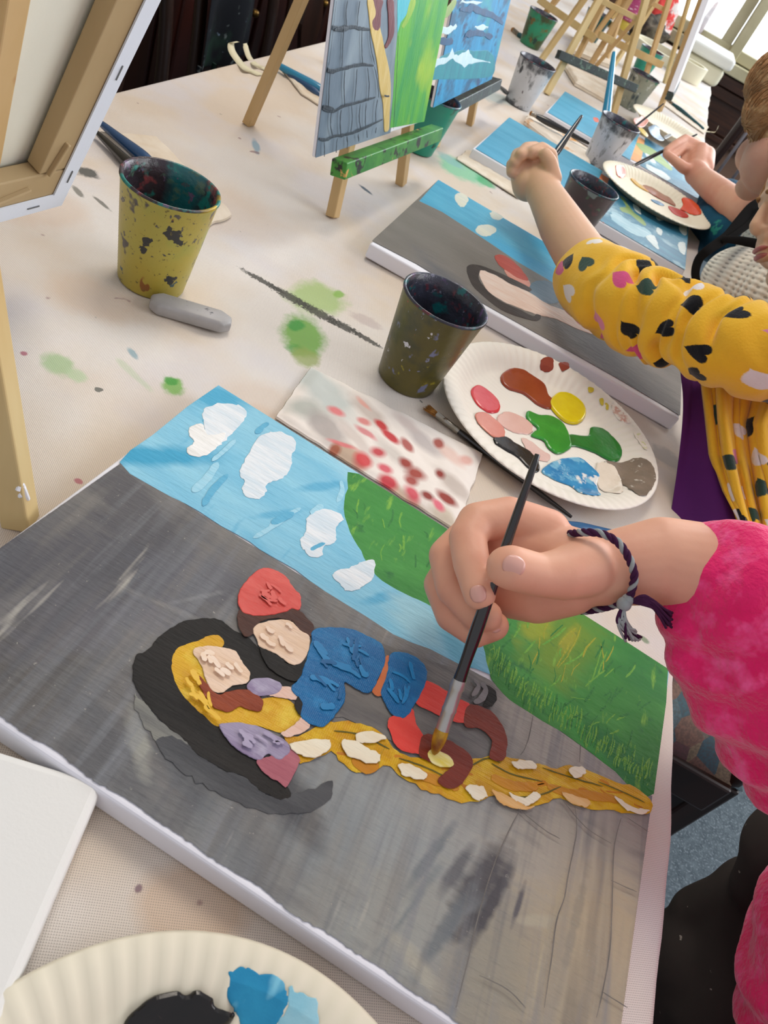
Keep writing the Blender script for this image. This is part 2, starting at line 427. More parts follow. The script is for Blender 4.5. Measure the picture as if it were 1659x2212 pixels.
# cloth: top grid with soft creases, drooping over the long sides and the far end
def cloth():
    xs = []; nx = 60
    for i in range(nx + 1): xs.append(XL + (XR - XL) * i / nx)
    ny = 300; ys = [Y0 + (Y1 - Y0) * (j / ny) ** 1.25 for j in range(ny + 1)]
    drop = [(.003, -.0015), (.0052, -.006), (.006, -.016), (.006, -.035), (.007, -.07), (.010, -.12), (.016, -.19)]
    cols = [('L', k) for k in range(len(drop) - 1, -1, -1)] + [('T', x) for x in xs] + [('R', k) for k in range(len(drop))]
    V, F = [], []
    folds = [(G(300, 860), G(560, 560), .02), (G(500, 560), G(840, 700), .018), (G(640, 340), G(900, 620), .02), (G(420, 300), G(700, 420), .02), (G(100, 560), G(330, 560), .02), (G(600, 130), G(690, 420), .015), (G(200, 700), G(60, 900), .02)]
    for y in ys:
        e = (.010 * min(1, max(0, (y - .35) / .5)) + .04 * max(0, (y - 2.2) / 2)) - .006 * max(0, .4 - y) / .4 + .006 * noise.noise(Vector((y * 5, 0, 4))) + .003 * noise.noise(Vector((y * 17, 2, 4)))
        for t, k in cols:
            if t == 'T':
                x = k; z = -0.0006 + .0016 * min(0, noise.noise(Vector((x * 9, y * 6, 2)))) * 2
                for (p, q, w) in folds:
                    d = (q - p); L = d.length; d = d / L; r = Vector((x, y, 0)) - Vector((p.x, p.y, 0)); tt = r.x * d.x + r.y * d.y; ds = abs(r.x * d.y - r.y * d.x)
                    if 0 < tt < L and ds < w: z += -.002 * (1 - ds / w) * math.sin(math.pi * tt / L)
                edge = min(x - XL, XR - x)
                xx = x + (e if x > XR - .02 else 0) * (1 - (XR - x) / .02 if x > XR - .02 else 0)
                V.append((xx, y, TZ + z))
            else:
                dx, dz = drop[k]; fl_ = .012 * noise.noise(Vector((y * 7, 5, k * .12))) * (k / 6)
                V.append((XR + e + dx + fl_, y, TZ + dz) if t == 'R' else (XL - dx - fl_, y, TZ + dz))
    n = len(cols)
    for j in range(ny):
        for i in range(n - 1): F.append((j * n + i, j * n + i + 1, (j + 1) * n + i + 1, (j + 1) * n + i))
    # far end drop
    base = len(V)
    for (dx, dz) in drop:
        for i in range(n):
            p = V[ny * n + i]; V.append((p[0], Y1 + dx * 1.2, min(p[2], TZ) + dz if p[2] > TZ - .01 else p[2]))
    rows = [ny * n] + [base + r * n for r in range(len(drop))]
    for a, b in zip(rows, rows[1:]):
        for i in range(n - 1): F.append((a + i, a + i + 1, b + i + 1, b + i))
    o = mesh('tablecloth', V, F, M_cloth)
    tag(o, 'white nonwoven cloth spotted with paint, covering the whole long table', 'tablecloth')
cloth()
# ================================================================ CANVASES AND THEIR PAINTINGS
M_canvas = mat('white_primed_canvas', C('#e9e9ef'), 0.75, 0.25, bump=0.15, bs=700, bd=.0004)
M_pine = mat('pine_wood', C('#d0b283'), 0.55, 0.35, c2=C('#bf9c66'), vs=9, st=(1, 1, .12), bump=.05, spots=[(C('#a9794a'), 18, .66, .75, 2)])
M_pine2 = mat('pale_pine_wood', C('#d3bd8a'), 0.55, 0.35, c2=C('#bd9c62'), vs=9, st=(1, 1, .12), bump=.05, spots=[(C('#6c9a76'), 60, .72, .75, 2)])
def P2(name, a, b, vs=14, st=(1, 6, 1), rot=0.0, rough=.5, vr=(.38, .62), blobs=(), spots=(), weave=600, bump=.75, bs=75, coat=0):
    return mat(name, C(a), rough, .3, c2=C(b), vs=vs, st=st, rot=(0, 0, rot), vr=vr, blobs=blobs, spots=spots, bump=bump, bs=bs, bd=.0012, weave=weave, coat=coat)
# painting directions measured on the table
W_, L_, TH = .2965, .400, .018

class Canvas:
    """A stretched canvas lying on the table: top-left corner A, heading th, its long side L_, short side W_."""
    def __init__(s, A, th, label, cat='painting', L=L_, W=W_):
        s.A = Vector((A[0], A[1], TZ + TH)); s.ex = Vector((math.cos(th), math.sin(th), 0)); s.ey = Vector((math.sin(th), -math.cos(th), 0))
        s.L, s.W = L, W
        ctr = s.A + s.ex * (L / 2) + s.ey * (W / 2); ctr.z = TZ
        s.t = thing('canvas_painting', label, cat, ctr)
        r = .003; V, F = [], []
        M_ = Matrix((s.ex, -s.ey, Vector((0, 0, 1)))).transposed().to_4x4(); M_.translation = ctr
        v, f = box_vf(0, 0, TH / 2 - .0003, L, W, TH - .0006 + .0, M_)
        o = mesh('stretched_canvas', v, f, M_canvas, s.t, smooth=False); clean(o, bev=.0022, seg=3)
        s.P = Paint(s.A, s.ex, s.ey, Vector((0, 0, 1)))
    def px(s, x, y):
        g = G(x, y, TH) - s.A; return (g.dot(s.ex), g.dot(s.ey))
    def poly(s, pts, m_, **k):
        k['h'] = k.get('h', .00025) * .45; k['inset'] = .0005; k['step'] = .00003
        if k.pop('inb', False):      # primed white border left showing, ragged
            q = [s.px(*p) for p in pts]; out = []
            for i in range(len(q)):
                a_, b_ = q[i], q[(i + 1) % len(q)]
                n_ = max(1, int(math.hypot(b_[0] - a_[0], b_[1] - a_[1]) / .0012))
                for j in range(n_): t_ = j / n_; out.append((a_[0] + (b_[0] - a_[0]) * t_, a_[1] + (b_[1] - a_[1]) * t_))
            lim = lambda x: s.W - .0032 + .0022 * noise.noise(Vector((x * 45, 3, 1))) + .0008 * noise.noise(Vector((x * 400, 3, 1)))
            out = [(x, min(y + .004, lim(x)) if y > s.W - .03 else y) for x, y in out]
            s.P.poly(out, m_, smooth=1, rag=.0002, clip=(-.0002, s.L - .0006, 0, s.W), step=.00003, inset=.0003, h=.00006); return
        s.P.poly([s.px(*p) for p in pts], m_, clip=(-.0002, s.L + .0002, -.0002, s.W + .0002), **k)
    def stroke(s, pts, w, m_, **k): s.P.stroke([s.px(*p) for p in pts], w, m_, step=.00003, clip=(-.0002, s.L + .0002, -.0002, s.W + .0002), **k)
    def loc(s, x, y):      # pixel -> the thing's own coordinates, for blobs
        g = G(x, y, TH) - s.t.location; return g.x, g.y
    def bl(s, x, y, rx, ry, ang, col, k=.8, rag=.5):
        g = s.loc(x, y); return (g[0], g[1], rx, ry, ang, C(col), k, rag)
def Z3(pts): return [(240 + x / 1.885, 1180 + y / 1.885) for x, y in pts]
def Z2(pts): return [(830 + x / 2.0, 1400 + y / 2.0) for x, y in pts]

# ---- main painting in the foreground
AX = (-0.4381, 1.2633); S0 = .36157
cA = Canvas((AX[0] * S0, AX[1] * S0), -.0635, 'large foreground painting of two figures and a golden braid on a grey tower')
bl = cA.bl; R_ = math.radians
gray = P2('grey_wash_paint', '#6d6b6a', '#7d7a76', vs=7, st=(1, 5, 1), rot=R_(-35), vr=(.3, .7), rough=.42, blobs=[
    bl(120, 1250, .10, .05, .9, '#59595e', .9), bl(300, 1120, .08, .03, -.6, '#525257', .8), bl(60, 1450, .06, .05, 0, '#5f5b55', .8), bl(420, 1250, .05, .03, .4, '#64656c', .8), bl(200, 1350, .06, .02, .9, '#74737a', .5, .7), bl(90, 1300, .05, .012, .9, '#6f6e72', .6, .8),
    bl(260, 1700, .08, .02, -.6, '#5d5e60', .8), bl(500, 1850, .10, .015, -.62, '#65707a', .8), bl(780, 2080, .10, .015, -.62, '#727e84', .7), bl(420, 1600, .06, .03, -.6, '#48494d', .9, .4), bl(640, 1900, .10, .05, 0, '#7a7b79', .7),
    bl(900, 1900, .08, .08, 0, '#979993', .85), bl(820, 1760, .06, .03, 0, '#929899', .8), bl(700, 1800, .03, .03, 0, '#7f8587', .7), bl(1000, 1750, .06, .03, 0, '#9c9d99', .8), bl(1250, 1900, .06, .09, 0, '#a7a194', .9), bl(1200, 1600, .06, .05, 0, '#a8a297', .9), bl(1300, 2100, .05, .07, 0, '#b0a287', .9, .3), bl(1130, 2150, .05, .06, 0, '#a39880', .8), bl(1050, 2100, .03, .05, 0, '#8c897d', .7), bl(1350, 1760, .03, .03, 0, '#a09a92', .8),
    bl(1035, 1910, .011, .034, -.35, '#4f4e52', .95, .5), bl(1062, 1950, .005, .034, -.25, '#46454a', .95, .5), bl(1000, 1990, .006, .022, -.4, '#6b7073', .9, .5), bl(985, 1880, .005, .022, -.3, '#5a5b5f', .85, .5), bl(960, 2010, .005, .036, -.3, '#666d71', .8, .5), bl(1118, 1960, .0022, .016, -.1, '#55545a', .9, .5), bl(1010, 2000, .004, .016, -.4, '#3e3d42', .9, .5),
    bl(930, 1850, .004, .034, -.3, '#6d7478', .85, .5), bl(880, 1960, .004, .04, -.35, '#727a7c', .75, .6), bl(840, 2000, .003, .03, -.35, '#a0a199', .7, .7), bl(1180, 2050, .003, .05, -.1, '#b5a98c', .7, .8), bl(1240, 2000, .003, .05, -.1, '#8a8577', .6, .8), bl(900, 2080, .02, .006, -.3, '#a9a595', .7, .7), bl(1150, 1990, .02, .004, .5, '#aea894', .7, .8),
    bl(640, 1740, .03, .012, -.6, '#47484b', .9, .5), bl(570, 1690, .03, .008, -.6, '#4b4c4f', .8, .5), bl(300, 1600, .022, .006, -.8, '#9a9a90', .85, .8), bl(330, 1560, .008, .004, -.8, '#a9a89c', .8, .8), bl(430, 1290, .02, .0025, .9, '#9fa19f', .4, 1.0), bl(360, 1310, .03, .0025, .15, '#95938e', .4, 1.0), bl(620, 1320, .02, .006, .2, '#5f5d5f', .6, .6), bl(700, 1320, .03, .006, -.6, '#6b645f', .6, .6)],
    spots=[(C('#8b877f'), 46, .52, .80, 1, (1, .10, 1), -.75), (C('#4e4e52'), 40, .54, .8, 5, (1, .10, 1), -.9), (C('#7d8084'), 90, .52, .78, 15, (1, .06, 1), -.2), (C('#66686c'), 70, .55, .78, 25, (1, .05, 1), .15), (C('#9c9990'), 420, .69, .75, 9), (C('#b0aca2'), 60, .66, .74, 31, (1, .12, 1), -.1)])
lower = [(262, 1000), (160, 1072), (60, 1142), (0, 1184), (-264, 1376), (-200, 1423), (0, 1562), (40, 1580), (75, 1612), (135, 1640), (190, 1682), (300, 1762), (420, 1843), (560, 1935), (700, 2040), (830, 2125), (1000, 2250), (1290, 2480), (1318, 2500), (1352, 2230), (1375, 2050), (1395, 1850), (1412, 1725)]
cA.poly([(262, 1000), (430, 1108), (600, 1212), (790, 1330), (950, 1412), (1060, 1470), (1250, 1608), (1412, 1722)] + lower[::-1][1:-1], gray, smooth=1, rag=0, inb=True)
sky = P2('sky_blue_wash', '#6fb7d6', '#93cde2', vs=10, st=(1, 5, 1), rot=R_(-50), vr=(.25, .7), blobs=[
    bl(330, 985, .07, .012, .75, '#2f9cc4', .9, .4), bl(470, 860, .03, .02, .7, '#45a5ca', .9, .4), bl(700, 1050, .03, .005, .9, '#55a9cd', .8), bl(600, 1110, .025, .004, .9, '#5badd0', .8), bl(830, 1290, .02, .005, .9, '#4fa8cf', .8), bl(560, 1200, .03, .01, -.6, '#66b4d4', .6),
    bl(760, 1010, .03, .02, -.6, '#a2d2e4', .7), bl(900, 1340, .03, .02, -.6, '#9ecbd9', .8), bl(1000, 1420, .03, .01, -.6, '#6ab2cc', .9), bl(520, 1000, .03, .02, 0, '#7fc3de', .6)], spots=[(C('#4aa3ca'), 60, .62, .75, 3, (1, .2, 1))])
cA.poly([(472, 832), (775, 1023), (1010, 1171), (1445, 1446), (1415, 1690), (1250, 1590), (1070, 1462), (1000, 1440), (930, 1402), (850, 1372), (790, 1330), (700, 1278), (640, 1232), (585, 1202), (540, 1170), (480, 1138), (430, 1106), (370, 1072), (320, 1046), (258, 998), (330, 940)], sky, smooth=2, rag=.0008, inset=.0004)
hill = P2('green_hill_paint', '#2e7c2f', '#43923c', vs=30, st=(1, 2.5, 1), rot=.2, vr=(.3, .7), blobs=[
    bl(1220, 1400, .055, .03, 1.2, '#6d8f23', .9, .5), bl(1160, 1350, .03, .012, 1.2, '#93a024', .85, .6), bl(1230, 1380, .02, .006, 1.3, '#9c9a25', .8, .6), bl(1350, 1500, .05, .04, 0, '#2f7f2a', .6), bl(1330, 1640, .04, .02, -.6, '#1e7433', .8), bl(860, 1120, .03, .03, 0, '#378a33', .6), bl(1250, 1580, .05, .01, -.65, '#3d9a3b', .6), bl(1400, 1450, .03, .03, 0, '#23762f', .7)],
    spots=[(C('#7cb03c'), 130, .62, .74, 3, (1, .25, 1)), (C('#1b6230'), 80, .64, .8, 8)])
cA.poly([(775, 1023), (1010, 1171), (1445, 1446), (1412, 1716), (1330, 1668), (1250, 1606), (1140, 1538), (1100, 1510), (1062, 1468), (1046, 1410), (1030, 1360), (990, 1345), (935, 1312), (890, 1290), (840, 1265), (800, 1230), (778, 1190), (756, 1150), (742, 1100), (750, 1055)], hill, smooth=3, rag=.0009)
# visible brush marks
def inside(p, poly):
    c = False; n = len(poly)
    for i in range(n):
        (x1, y1), (x2, y2) = poly[i], poly[i - 1]
        if (y1 > p[1]) != (y2 > p[1]) and p[0] < (x2 - x1) * (p[1] - y1) / (y2 - y1) + x1: c = not c
    return c
HP = [(775, 1030), (1010, 1178), (1435, 1450), (1405, 1700), (1330, 1655), (1250, 1595), (1140, 1530), (1070, 1460), (1055, 1410), (990, 1335), (935, 1300), (850, 1250), (790, 1180), (750, 1100)]
SP = [(472, 845), (765, 1030), (740, 1090), (760, 1165), (850, 1285), (1030, 1370), (1050, 1450), (930, 1395), (790, 1322), (640, 1228), (480, 1132), (275, 1000)]
GP = [(262, 1010), (600, 1225), (950, 1420), (1200, 1580), (1400, 1730), (1380, 2000), (1340, 2212), (1100, 2300), (830, 2110), (560, 1920), (300, 1750), (0, 1550), (-100, 1400), (0, 1190)]
def marks(poly, n, ang, spread, L, w, mats, bb):
    rs = random.Random(len(poly) * 7 + n)
    for _ in range(n):
        x, y = rs.uniform(*bb[:2]), rs.uniform(*bb[2:]); a = ang(x, y) + rs.gauss(0, spread); l_ = rs.uniform(*L); dx, dy = math.cos(a) * l_ / 2, math.sin(a) * l_ / 2
        if inside((x - dx, y - dy), poly) and inside((x + dx, y + dy), poly):
            cA.stroke([(x - dx, y - dy), (x + rs.uniform(-6, 6), y), (x + dx, y + dy)], rs.uniform(*w), mats[rs.randrange(len(mats))], rag=.0004, h=.00003, taper=.1, keep=cA.P.lay * .00003 + .00003 + (_ % 12) * .00002)
h1 = P2('hill_light_stroke', '#5a9c35', '#73a83a', vs=90, st=(1, 6, 1), weave=0); h2 = P2('hill_dark_stroke', '#256f2c', '#2d7a30', vs=90, weave=0); h3 = P2('hill_yellow_stroke', '#8c9a24', '#a5a12a', vs=90, weave=0)
marks(HP, 420, lambda x, y: -1.15 + .9 * (y - 1300) / 500, .35, (14, 45), (.0006, .0016), [h1, h2, h2, h2], (740, 1440, 1030, 1710))
marks([(1090, 1330), (1190, 1290), (1330, 1390), (1300, 1480), (1180, 1500), (1120, 1430)], 90, lambda x, y: 2.0, .3, (30, 80), (.0006, .0016), [h3, h1, h3], (1090, 1330, 1290, 1500))
for i in range(150):      # tufts along the foot of the hill
    t_ = i / 150; q0 = [(1062, 1462), (1140, 1532), (1250, 1600), (1330, 1660), (1408, 1708)]; j = min(3, int(t_ * 4)); f_ = t_ * 4 - j
    x = q0[j][0] * (1 - f_) + q0[j + 1][0] * f_; y = q0[j][1] * (1 - f_) + q0[j + 1][1] * f_; dd = random.uniform(0, 45)
    cA.stroke([(x - 3, y - dd + 2), (x + random.uniform(-2, 4), y - dd - 12), (x + random.uniform(0, 8), y - dd - random.uniform(18, 34))], random.uniform(.0006, .0012), [h1, h2, h1][i % 3], rag=.0002, h=.00003, taper=.1, keep=cA.P.lay * .00003 + .0001 + (i % 12) * .00002)
cA.P.lay += 6
sk1_ = P2('sky_deep_stroke', '#62b0d0', '#58a9cc', vs=60, weave=0); sk2_ = P2('sky_pale_stroke', '#93cbe0', '#a3d3e5', vs=60, weave=0)
marks(SP, 60, lambda x, y: -.9, .25, (30, 90), (.002, .006), [sk1_, sk2_, sk2_], (270, 1040, 850, 1440))
# clouds
M_cloud = P2('cloud_white_paint', '#e6eaed', '#cfdde6', vs=25, weave=0, rough=.4, bs=90)
M_cloud2 = P2('cloud_bright_white_paint', '#f0f0ee', '#e3e3df', vs=25, weave=0, rough=.35, bs=90)
cA.poly([(440, 885), (478, 872), (520, 878), (532, 895), (512, 925), (488, 950), (470, 965), (450, 950), (440, 920)], M_cloud, rag=.0014)
cA.poly([(436, 916), (412, 922), (408, 940), (420, 955), (403, 970), (405, 980), (430, 988), (455, 978), (482, 950), (486, 935), (450, 940)], M_cloud2, rag=.0008, h=.0005)
cA.poly([(560, 945), (580, 935), (610, 935), (640, 955), (630, 985), (632, 1000), (615, 1030), (580, 1045), (572, 1070), (550, 1078), (528, 1070), (522, 1050), (530, 1040), (516, 1022), (535, 985)], M_cloud, rag=.0013)
cA.poly([(665, 1118), (700, 1100), (740, 1115), (727, 1140), (722, 1170), (700, 1180), (695, 1198), (675, 1206), (658, 1190), (647, 1175), (660, 1150)], M_cloud, rag=.0013)
cA.poly([(718, 1240), (760, 1225), (780, 1214), (808, 1212), (805, 1245), (780, 1270), (750, 1278), (735, 1262)], M_cloud, rag=.0012)
# tower window and figures
dk = P2('black_window_paint', '#1d1b19', '#272421', rough=.6, weave=500)
dk2 = P2('dark_grey_paint', '#444548', '#535456', vs=20, rough=.5)
gy2 = P2('mid_grey_paint', '#5c5a5a', '#777470', vs=25, rough=.5)
yel = P2('golden_yellow_paint', '#d5a414', '#c4900f', vs=25, weave=250, rough=.35, spots=[(C('#dfb92b'), 60, .5, .7, 4), (C('#c27a18'), 34, .6, .72, 7), (C('#7d7420'), 70, .66, .74, 12, (1, .2, 1))])
yel2 = P2('hair_yellow_paint', '#d8a81a', '#cf9a12', vs=25, weave=250, rough=.35, spots=[(C('#e0bd3a'), 60, .55, .7, 4)])
sk = P2('peach_paint', '#e3c3a4', '#e8cdb6', vs=25, weave=0, rough=.35, bs=80)
sk2 = P2('pink_peach_paint', '#dfb7a2', '#e6c5b5', vs=25, weave=0, rough=.35, bs=80)
brn = P2('red_brown_paint', '#94401c', '#7f3112', vs=25, rough=.35)
boot = P2('boot_brown_paint', '#6f2412', '#7d2c17', vs=25, rough=.4)
hairb = P2('dark_brown_paint', '#42231a', '#55301f', vs=25, rough=.4)
cap = P2('coral_red_paint', '#d2473f', '#dc5950', vs=20, weave=0, rough=.3, bs=70)
red = P2('bright_red_paint', '#d9372f', '#e0483d', vs=20, rough=.4)
blu = P2('strong_blue_paint', '#176fa6', '#0f6199', vs=22, weave=300, rough=.35, spots=[(C('#2f8ac0'), 50, .6, .75, 2)])
lav = P2('lavender_paint', '#9a90a9', '#8a7b99', vs=25, weave=0, rough=.35, bs=80, spots=[(C('#b3abc0'), 60, .55, .7, 3)])
mau = P2('mauve_paint', '#b36a74', '#a65c68', vs=20, rough=.4)
org = P2('orange_paint', '#cf7645', '#c66b3c', rough=.4)
wht = P2('thick_white_paint', '#ece4cc', '#e9dcc0', vs=25, weave=0, rough=.35, bs=70)
cre = P2('pale_peach_stroke_paint', '#e2bd85', '#dca860', vs=25, weave=0, rough=.35, bs=70)
green_edge = P2('thin_grey_light_paint', '#85857c', '#6f6f6b', rough=.5)
cA.poly(Z3([(100, 600), (180, 690), (280, 775), (350, 800), (300, 850), (180, 790), (110, 700)]), green_edge, rag=.002, h=.00005)
cA.poly(Z3([(180, 780), (290, 790), (420, 890), (560, 950), (650, 1020), (780, 1000), (900, 960), (860, 1060), (700, 1090), (520, 1050), (350, 960), (230, 870)]), dk2, rag=.002, h=.00005)
cA.poly(Z3([(560, 480), (820, 330), (1100, 400), (1440, 520), (1540, 640), (1540, 860), (1250, 840), (940, 700), (760, 720)]), gy2, rag=.002, h=.00005)
cA.poly(Z3([(690, 1032), (640, 1015), (590, 985), (545, 942), (470, 915), (400, 880), (340, 840), (290, 780), (240, 745), (190, 700), (140, 640), (100, 580), (88, 510), (105, 445), (150, 425), (190, 375), (240, 335), (310, 303), (390, 295), (450, 305), (500, 345), (560, 375), (620, 430), (700, 470), (770, 490), (785, 520), (750, 560), (720, 575), (640, 600), (560, 650), (500, 720), (560, 800), (640, 870), (700, 960), (730, 1010)]), dk, rag=.0008)
cA.poly(Z3([(250, 440), (290, 405), (350, 385), (390, 368), (440, 365), (460, 405), (400, 440), (400, 480), (400, 560), (440, 620), (500, 650), (600, 625), (700, 620), (775, 675), (770, 705), (700, 760), (600, 735), (500, 725), (430, 735), (370, 690), (310, 630), (265, 570), (246, 500)]), yel2)
braid = Z3([(700, 770), (760, 775), (830, 740), (880, 715), (960, 715), (1040, 730), (1090, 755), (1130, 790), (1160, 840), (1250, 860), (1330, 880), (1420, 860), (1480, 870), (1560, 850)]) + [(1090, 1636), (1140, 1645), (1170, 1652), (1200, 1660), (1230, 1655), (1270, 1665), (1330, 1690), (1370, 1700), (1405, 1730), (1410, 1745), (1395, 1760), (1355, 1757), (1310, 1750), (1255, 1745), (1205, 1725), (1175, 1738), (1140, 1745), (1100, 1735), (1070, 1720), (1030, 1732), (980, 1732), (945, 1715), (920, 1710), (885, 1690), (860, 1675), (840, 1655), (802, 1668), (770, 1670), (739, 1652), (717, 1625), (664, 1645), (640, 1645)]
cA.poly(braid, yel, smooth=3, rag=.0012, h=.0004)
# thick brush marks inside the figures
def impasto(poly, n, ang, L, w, a_, b_, seed=1):
    rs = random.Random(seed); ms = [P2(a_ + '_ridge_' + b_.strip('#'), a_, b_, vs=60, weave=0, rough=.36, bump=.2, bs=70)]; xs = [q[0] for q in poly]; ys = [q[1] for q in poly]; done = 0
    for _ in range(400):
        if done >= n: break
        x, y = rs.uniform(min(xs), max(xs)), rs.uniform(min(ys), max(ys)); t_ = ang + rs.gauss(0, .35); l_ = rs.uniform(*L); dx, dy = math.cos(t_) * l_ / 2, math.sin(t_) * l_ / 2
        if all(inside((x + dx * k, y + dy * k), poly) for k in (-1.15, 0, 1.15)):
            cA.stroke([(x - dx, y - dy), (x + rs.uniform(-4, 4), y + rs.uniform(-4, 4)), (x + dx, y + dy)], rs.uniform(*w), ms[0], rag=.0004, h=.00006, taper=.15, keep=cA.P.lay * .00003 + .00003 + (done % 5) * .00001); done += 1
    cA.P.lay += 4
impasto(braid, 34, .45, (20, 50), (.0012, .003), '#dfb52a', '#e3c044', 19)
impasto(braid, 18, .3, (20, 45), (.0012, .0026), '#b9741c', '#c9831c', 21)
for p in ([(1180, 1700), (1230, 1715), (1290, 1722), (1340, 1730)], [(1060, 1680), (1110, 1700), (1160, 1700)], [(760, 1640), (790, 1662), (815, 1650)], [(900, 1672), (950, 1690), (990, 1700)]):
    cA.stroke(p, .006, P2('amber_stroke_paint', '#c07d18', '#cf8f1c', rough=.35), rag=.0006)
for p in ([(1060, 1650), (1100, 1672), (1170, 1690)], [(1170, 1660), (1230, 1680), (1300, 1700)], [(720, 1580), (780, 1590), (840, 1620)], [(1210, 1700), (1160, 1720), (1110, 1725)], [(860, 1640), (920, 1660), (980, 1690)], [(1290, 1690), (1350, 1715), (1390, 1735)], [(1010, 1660), (1050, 1640), (1080, 1650)]):
    cA.stroke(p, .0009, P2('pencil_braid_line', '#6f6520', '#5d5a2a', rough=.6), rag=.0003, h=.00005)
cA.poly(Z3([(330, 430), (380, 412), (450, 415), (500, 430), (530, 470), (562, 520), (552, 560), (500, 570), (450, 600), (410, 590), (385, 550), (365, 490)]), sk, h=.0005)
cA.poly(Z3([(355, 530), (385, 560), (430, 605), (500, 590), (560, 588), (612, 625), (608, 675), (560, 670), (520, 660), (480, 680), (420, 665), (385, 625), (355, 570)]), brn, h=.0005)
cA.poly(Z3([(690, 575), (750, 590), (752, 630), (700, 622), (650, 615), (640, 600)]), sk2)
cA.poly(Z3([(550, 580), (575, 548), (630, 540), (685, 560), (690, 590), (650, 612), (590, 612)]), lav, h=.0005)
cA.poly(Z3([(590, 880), (640, 860), (720, 830), (765, 870), (740, 935), (712, 985), (680, 965), (630, 935)]), mau)
cA.poly(Z3([(440, 730), (520, 722), (600, 740), (680, 780), (725, 815), (715, 855), (680, 872), (635, 850), (600, 877), (540, 850), (490, 815), (455, 770)]), lav, h=.0007)
cA.poly(Z3([(690, 765), (740, 735), (775, 700), (805, 740), (770, 765), (720, 782)]), sk2)
cA.poly(Z3([(600, 410), (640, 430), (730, 490), (795, 465), (790, 500), (745, 555), (640, 500)]), dk)
cA.poly(Z3([(520, 265), (600, 280), (700, 260), (740, 248), (790, 290), (822, 330), (815, 370), (780, 365), (730, 310), (650, 300), (590, 325), (575, 360), (545, 374), (515, 330)]), hairb)
cA.poly(Z3([(520, 190), (560, 130), (610, 96), (660, 100), (710, 130), (740, 175), (768, 205), (765, 262), (735, 262), (700, 275), (620, 290), (540, 280), (515, 240)]), cap, h=.0008)
cA.poly(Z3([(575, 350), (600, 320), (680, 305), (730, 310), (770, 350), (805, 375), (800, 430), (780, 470), (735, 490), (690, 460), (640, 430), (600, 415), (590, 380)]), sk, h=.0006)
cA.poly(Z3([(1115, 455), (1140, 470), (1120, 540), (1100, 615), (1058, 597), (1090, 540)]), org)
cA.poly(Z3([(810, 400), (820, 348), (880, 335), (980, 345), (1060, 380), (1102, 410), (1112, 470), (1088, 540), (1050, 600), (1000, 590), (950, 560), (950, 620), (920, 680), (862, 740), (800, 727), (768, 695), (770, 640), (730, 585), (765, 540), (790, 470)]), blu, h=.0006)
cA.poly(Z3([(743, 650), (758, 612), (785, 590), (810, 576), (836, 592), (820, 640), (790, 685), (760, 692)]), dk, h=.0005)
cA.poly(Z3([(1130, 450), (1180, 435), (1250, 465), (1282, 515), (1270, 580), (1225, 660), (1190, 703), (1140, 690), (1102, 630), (1097, 590), (1120, 520)]), blu, h=.0009)
cA.poly(Z3([(1270, 558), (1330, 575), (1400, 620), (1455, 650), (1440, 722), (1380, 715), (1300, 680), (1235, 640)]), red)
cA.poly(Z3([(1150, 695), (1220, 665), (1240, 730), (1268, 780), (1265, 840), (1220, 850), (1160, 825), (1130, 760), (1120, 715)]), red)
cA.poly(Z3([(1450, 652), (1530, 670), (1580, 720), (1607, 790), (1600, 860), (1575, 882), (1535, 862), (1545, 800), (1500, 750), (1435, 737)]), boot)
cA.poly(Z3([(1265, 775), (1330, 780), (1400, 810), (1467, 870), (1450, 930), (1410, 985), (1360, 988), (1325, 962), (1350, 930), (1390, 890), (1300, 885), (1250, 855)]), boot)
cA.poly(Z3([(1520, 570), (1555, 590), (1565, 625), (1545, 658), (1510, 655), (1525, 620)]), dk)
cA.stroke(Z3([(1500, 560), (1520, 590), (1500, 630), (1470, 640)]), .004, P2('light_grey_stroke', '#8c8888', '#7d7979'), rag=.0006)
cA.stroke(Z3([(1470, 545), (1490, 580), (1465, 615)]), .003, P2('light_grey_stroke', '#8c8888', '#7d7979'), rag=.0006)
cA.poly(Z3([(1285, 845), (1320, 830), (1380, 870), (1385, 900), (1340, 905), (1300, 885)]), P2('wet_yellow_highlight', '#e6d35a', '#f0e8b0', vs=40, weave=0), h=.0006)  # white-yellow highlight at the brush tip, painted as colour
for q in (Z3([(722, 810), (800, 795), (888, 795), (882, 835), (825, 867), (760, 852)]), Z3([(935, 800), (980, 795), (1040, 825), (1093, 855), (1080, 885), (1020, 885), (950, 850)]), Z3([(990, 770), (1060, 760), (1120, 788), (1060, 808), (1000, 800)]),
          Z3([(1163, 900), (1210, 893), (1280, 930), (1262, 958), (1190, 940)]), Z2([(545, 500), (600, 488), (650, 508), (640, 530), (570, 527)]), Z2([(790, 530), (850, 518), (864, 545), (820, 567)]),
          Z2([(345, 603), (410, 600), (436, 640), (402, 662), (365, 642)]), Z2([(535, 632), (600, 650), (640, 625), (668, 640), (655, 665), (610, 682), (560, 665)]), Z2([(988, 648), (1060, 690), (1130, 702), (1110, 722), (1040, 707)])):
    cA.poly(q, wht, rag=.0012, h=.0007)
for q in (Z2([(462, 620), (540, 650), (600, 685), (640, 690), (600, 705), (520, 690), (475, 650)]), Z2([(762, 628), (830, 650), (880, 665), (862, 690), (800, 678)])):
    cA.poly(q, cre, rag=.0008, h=.0004)
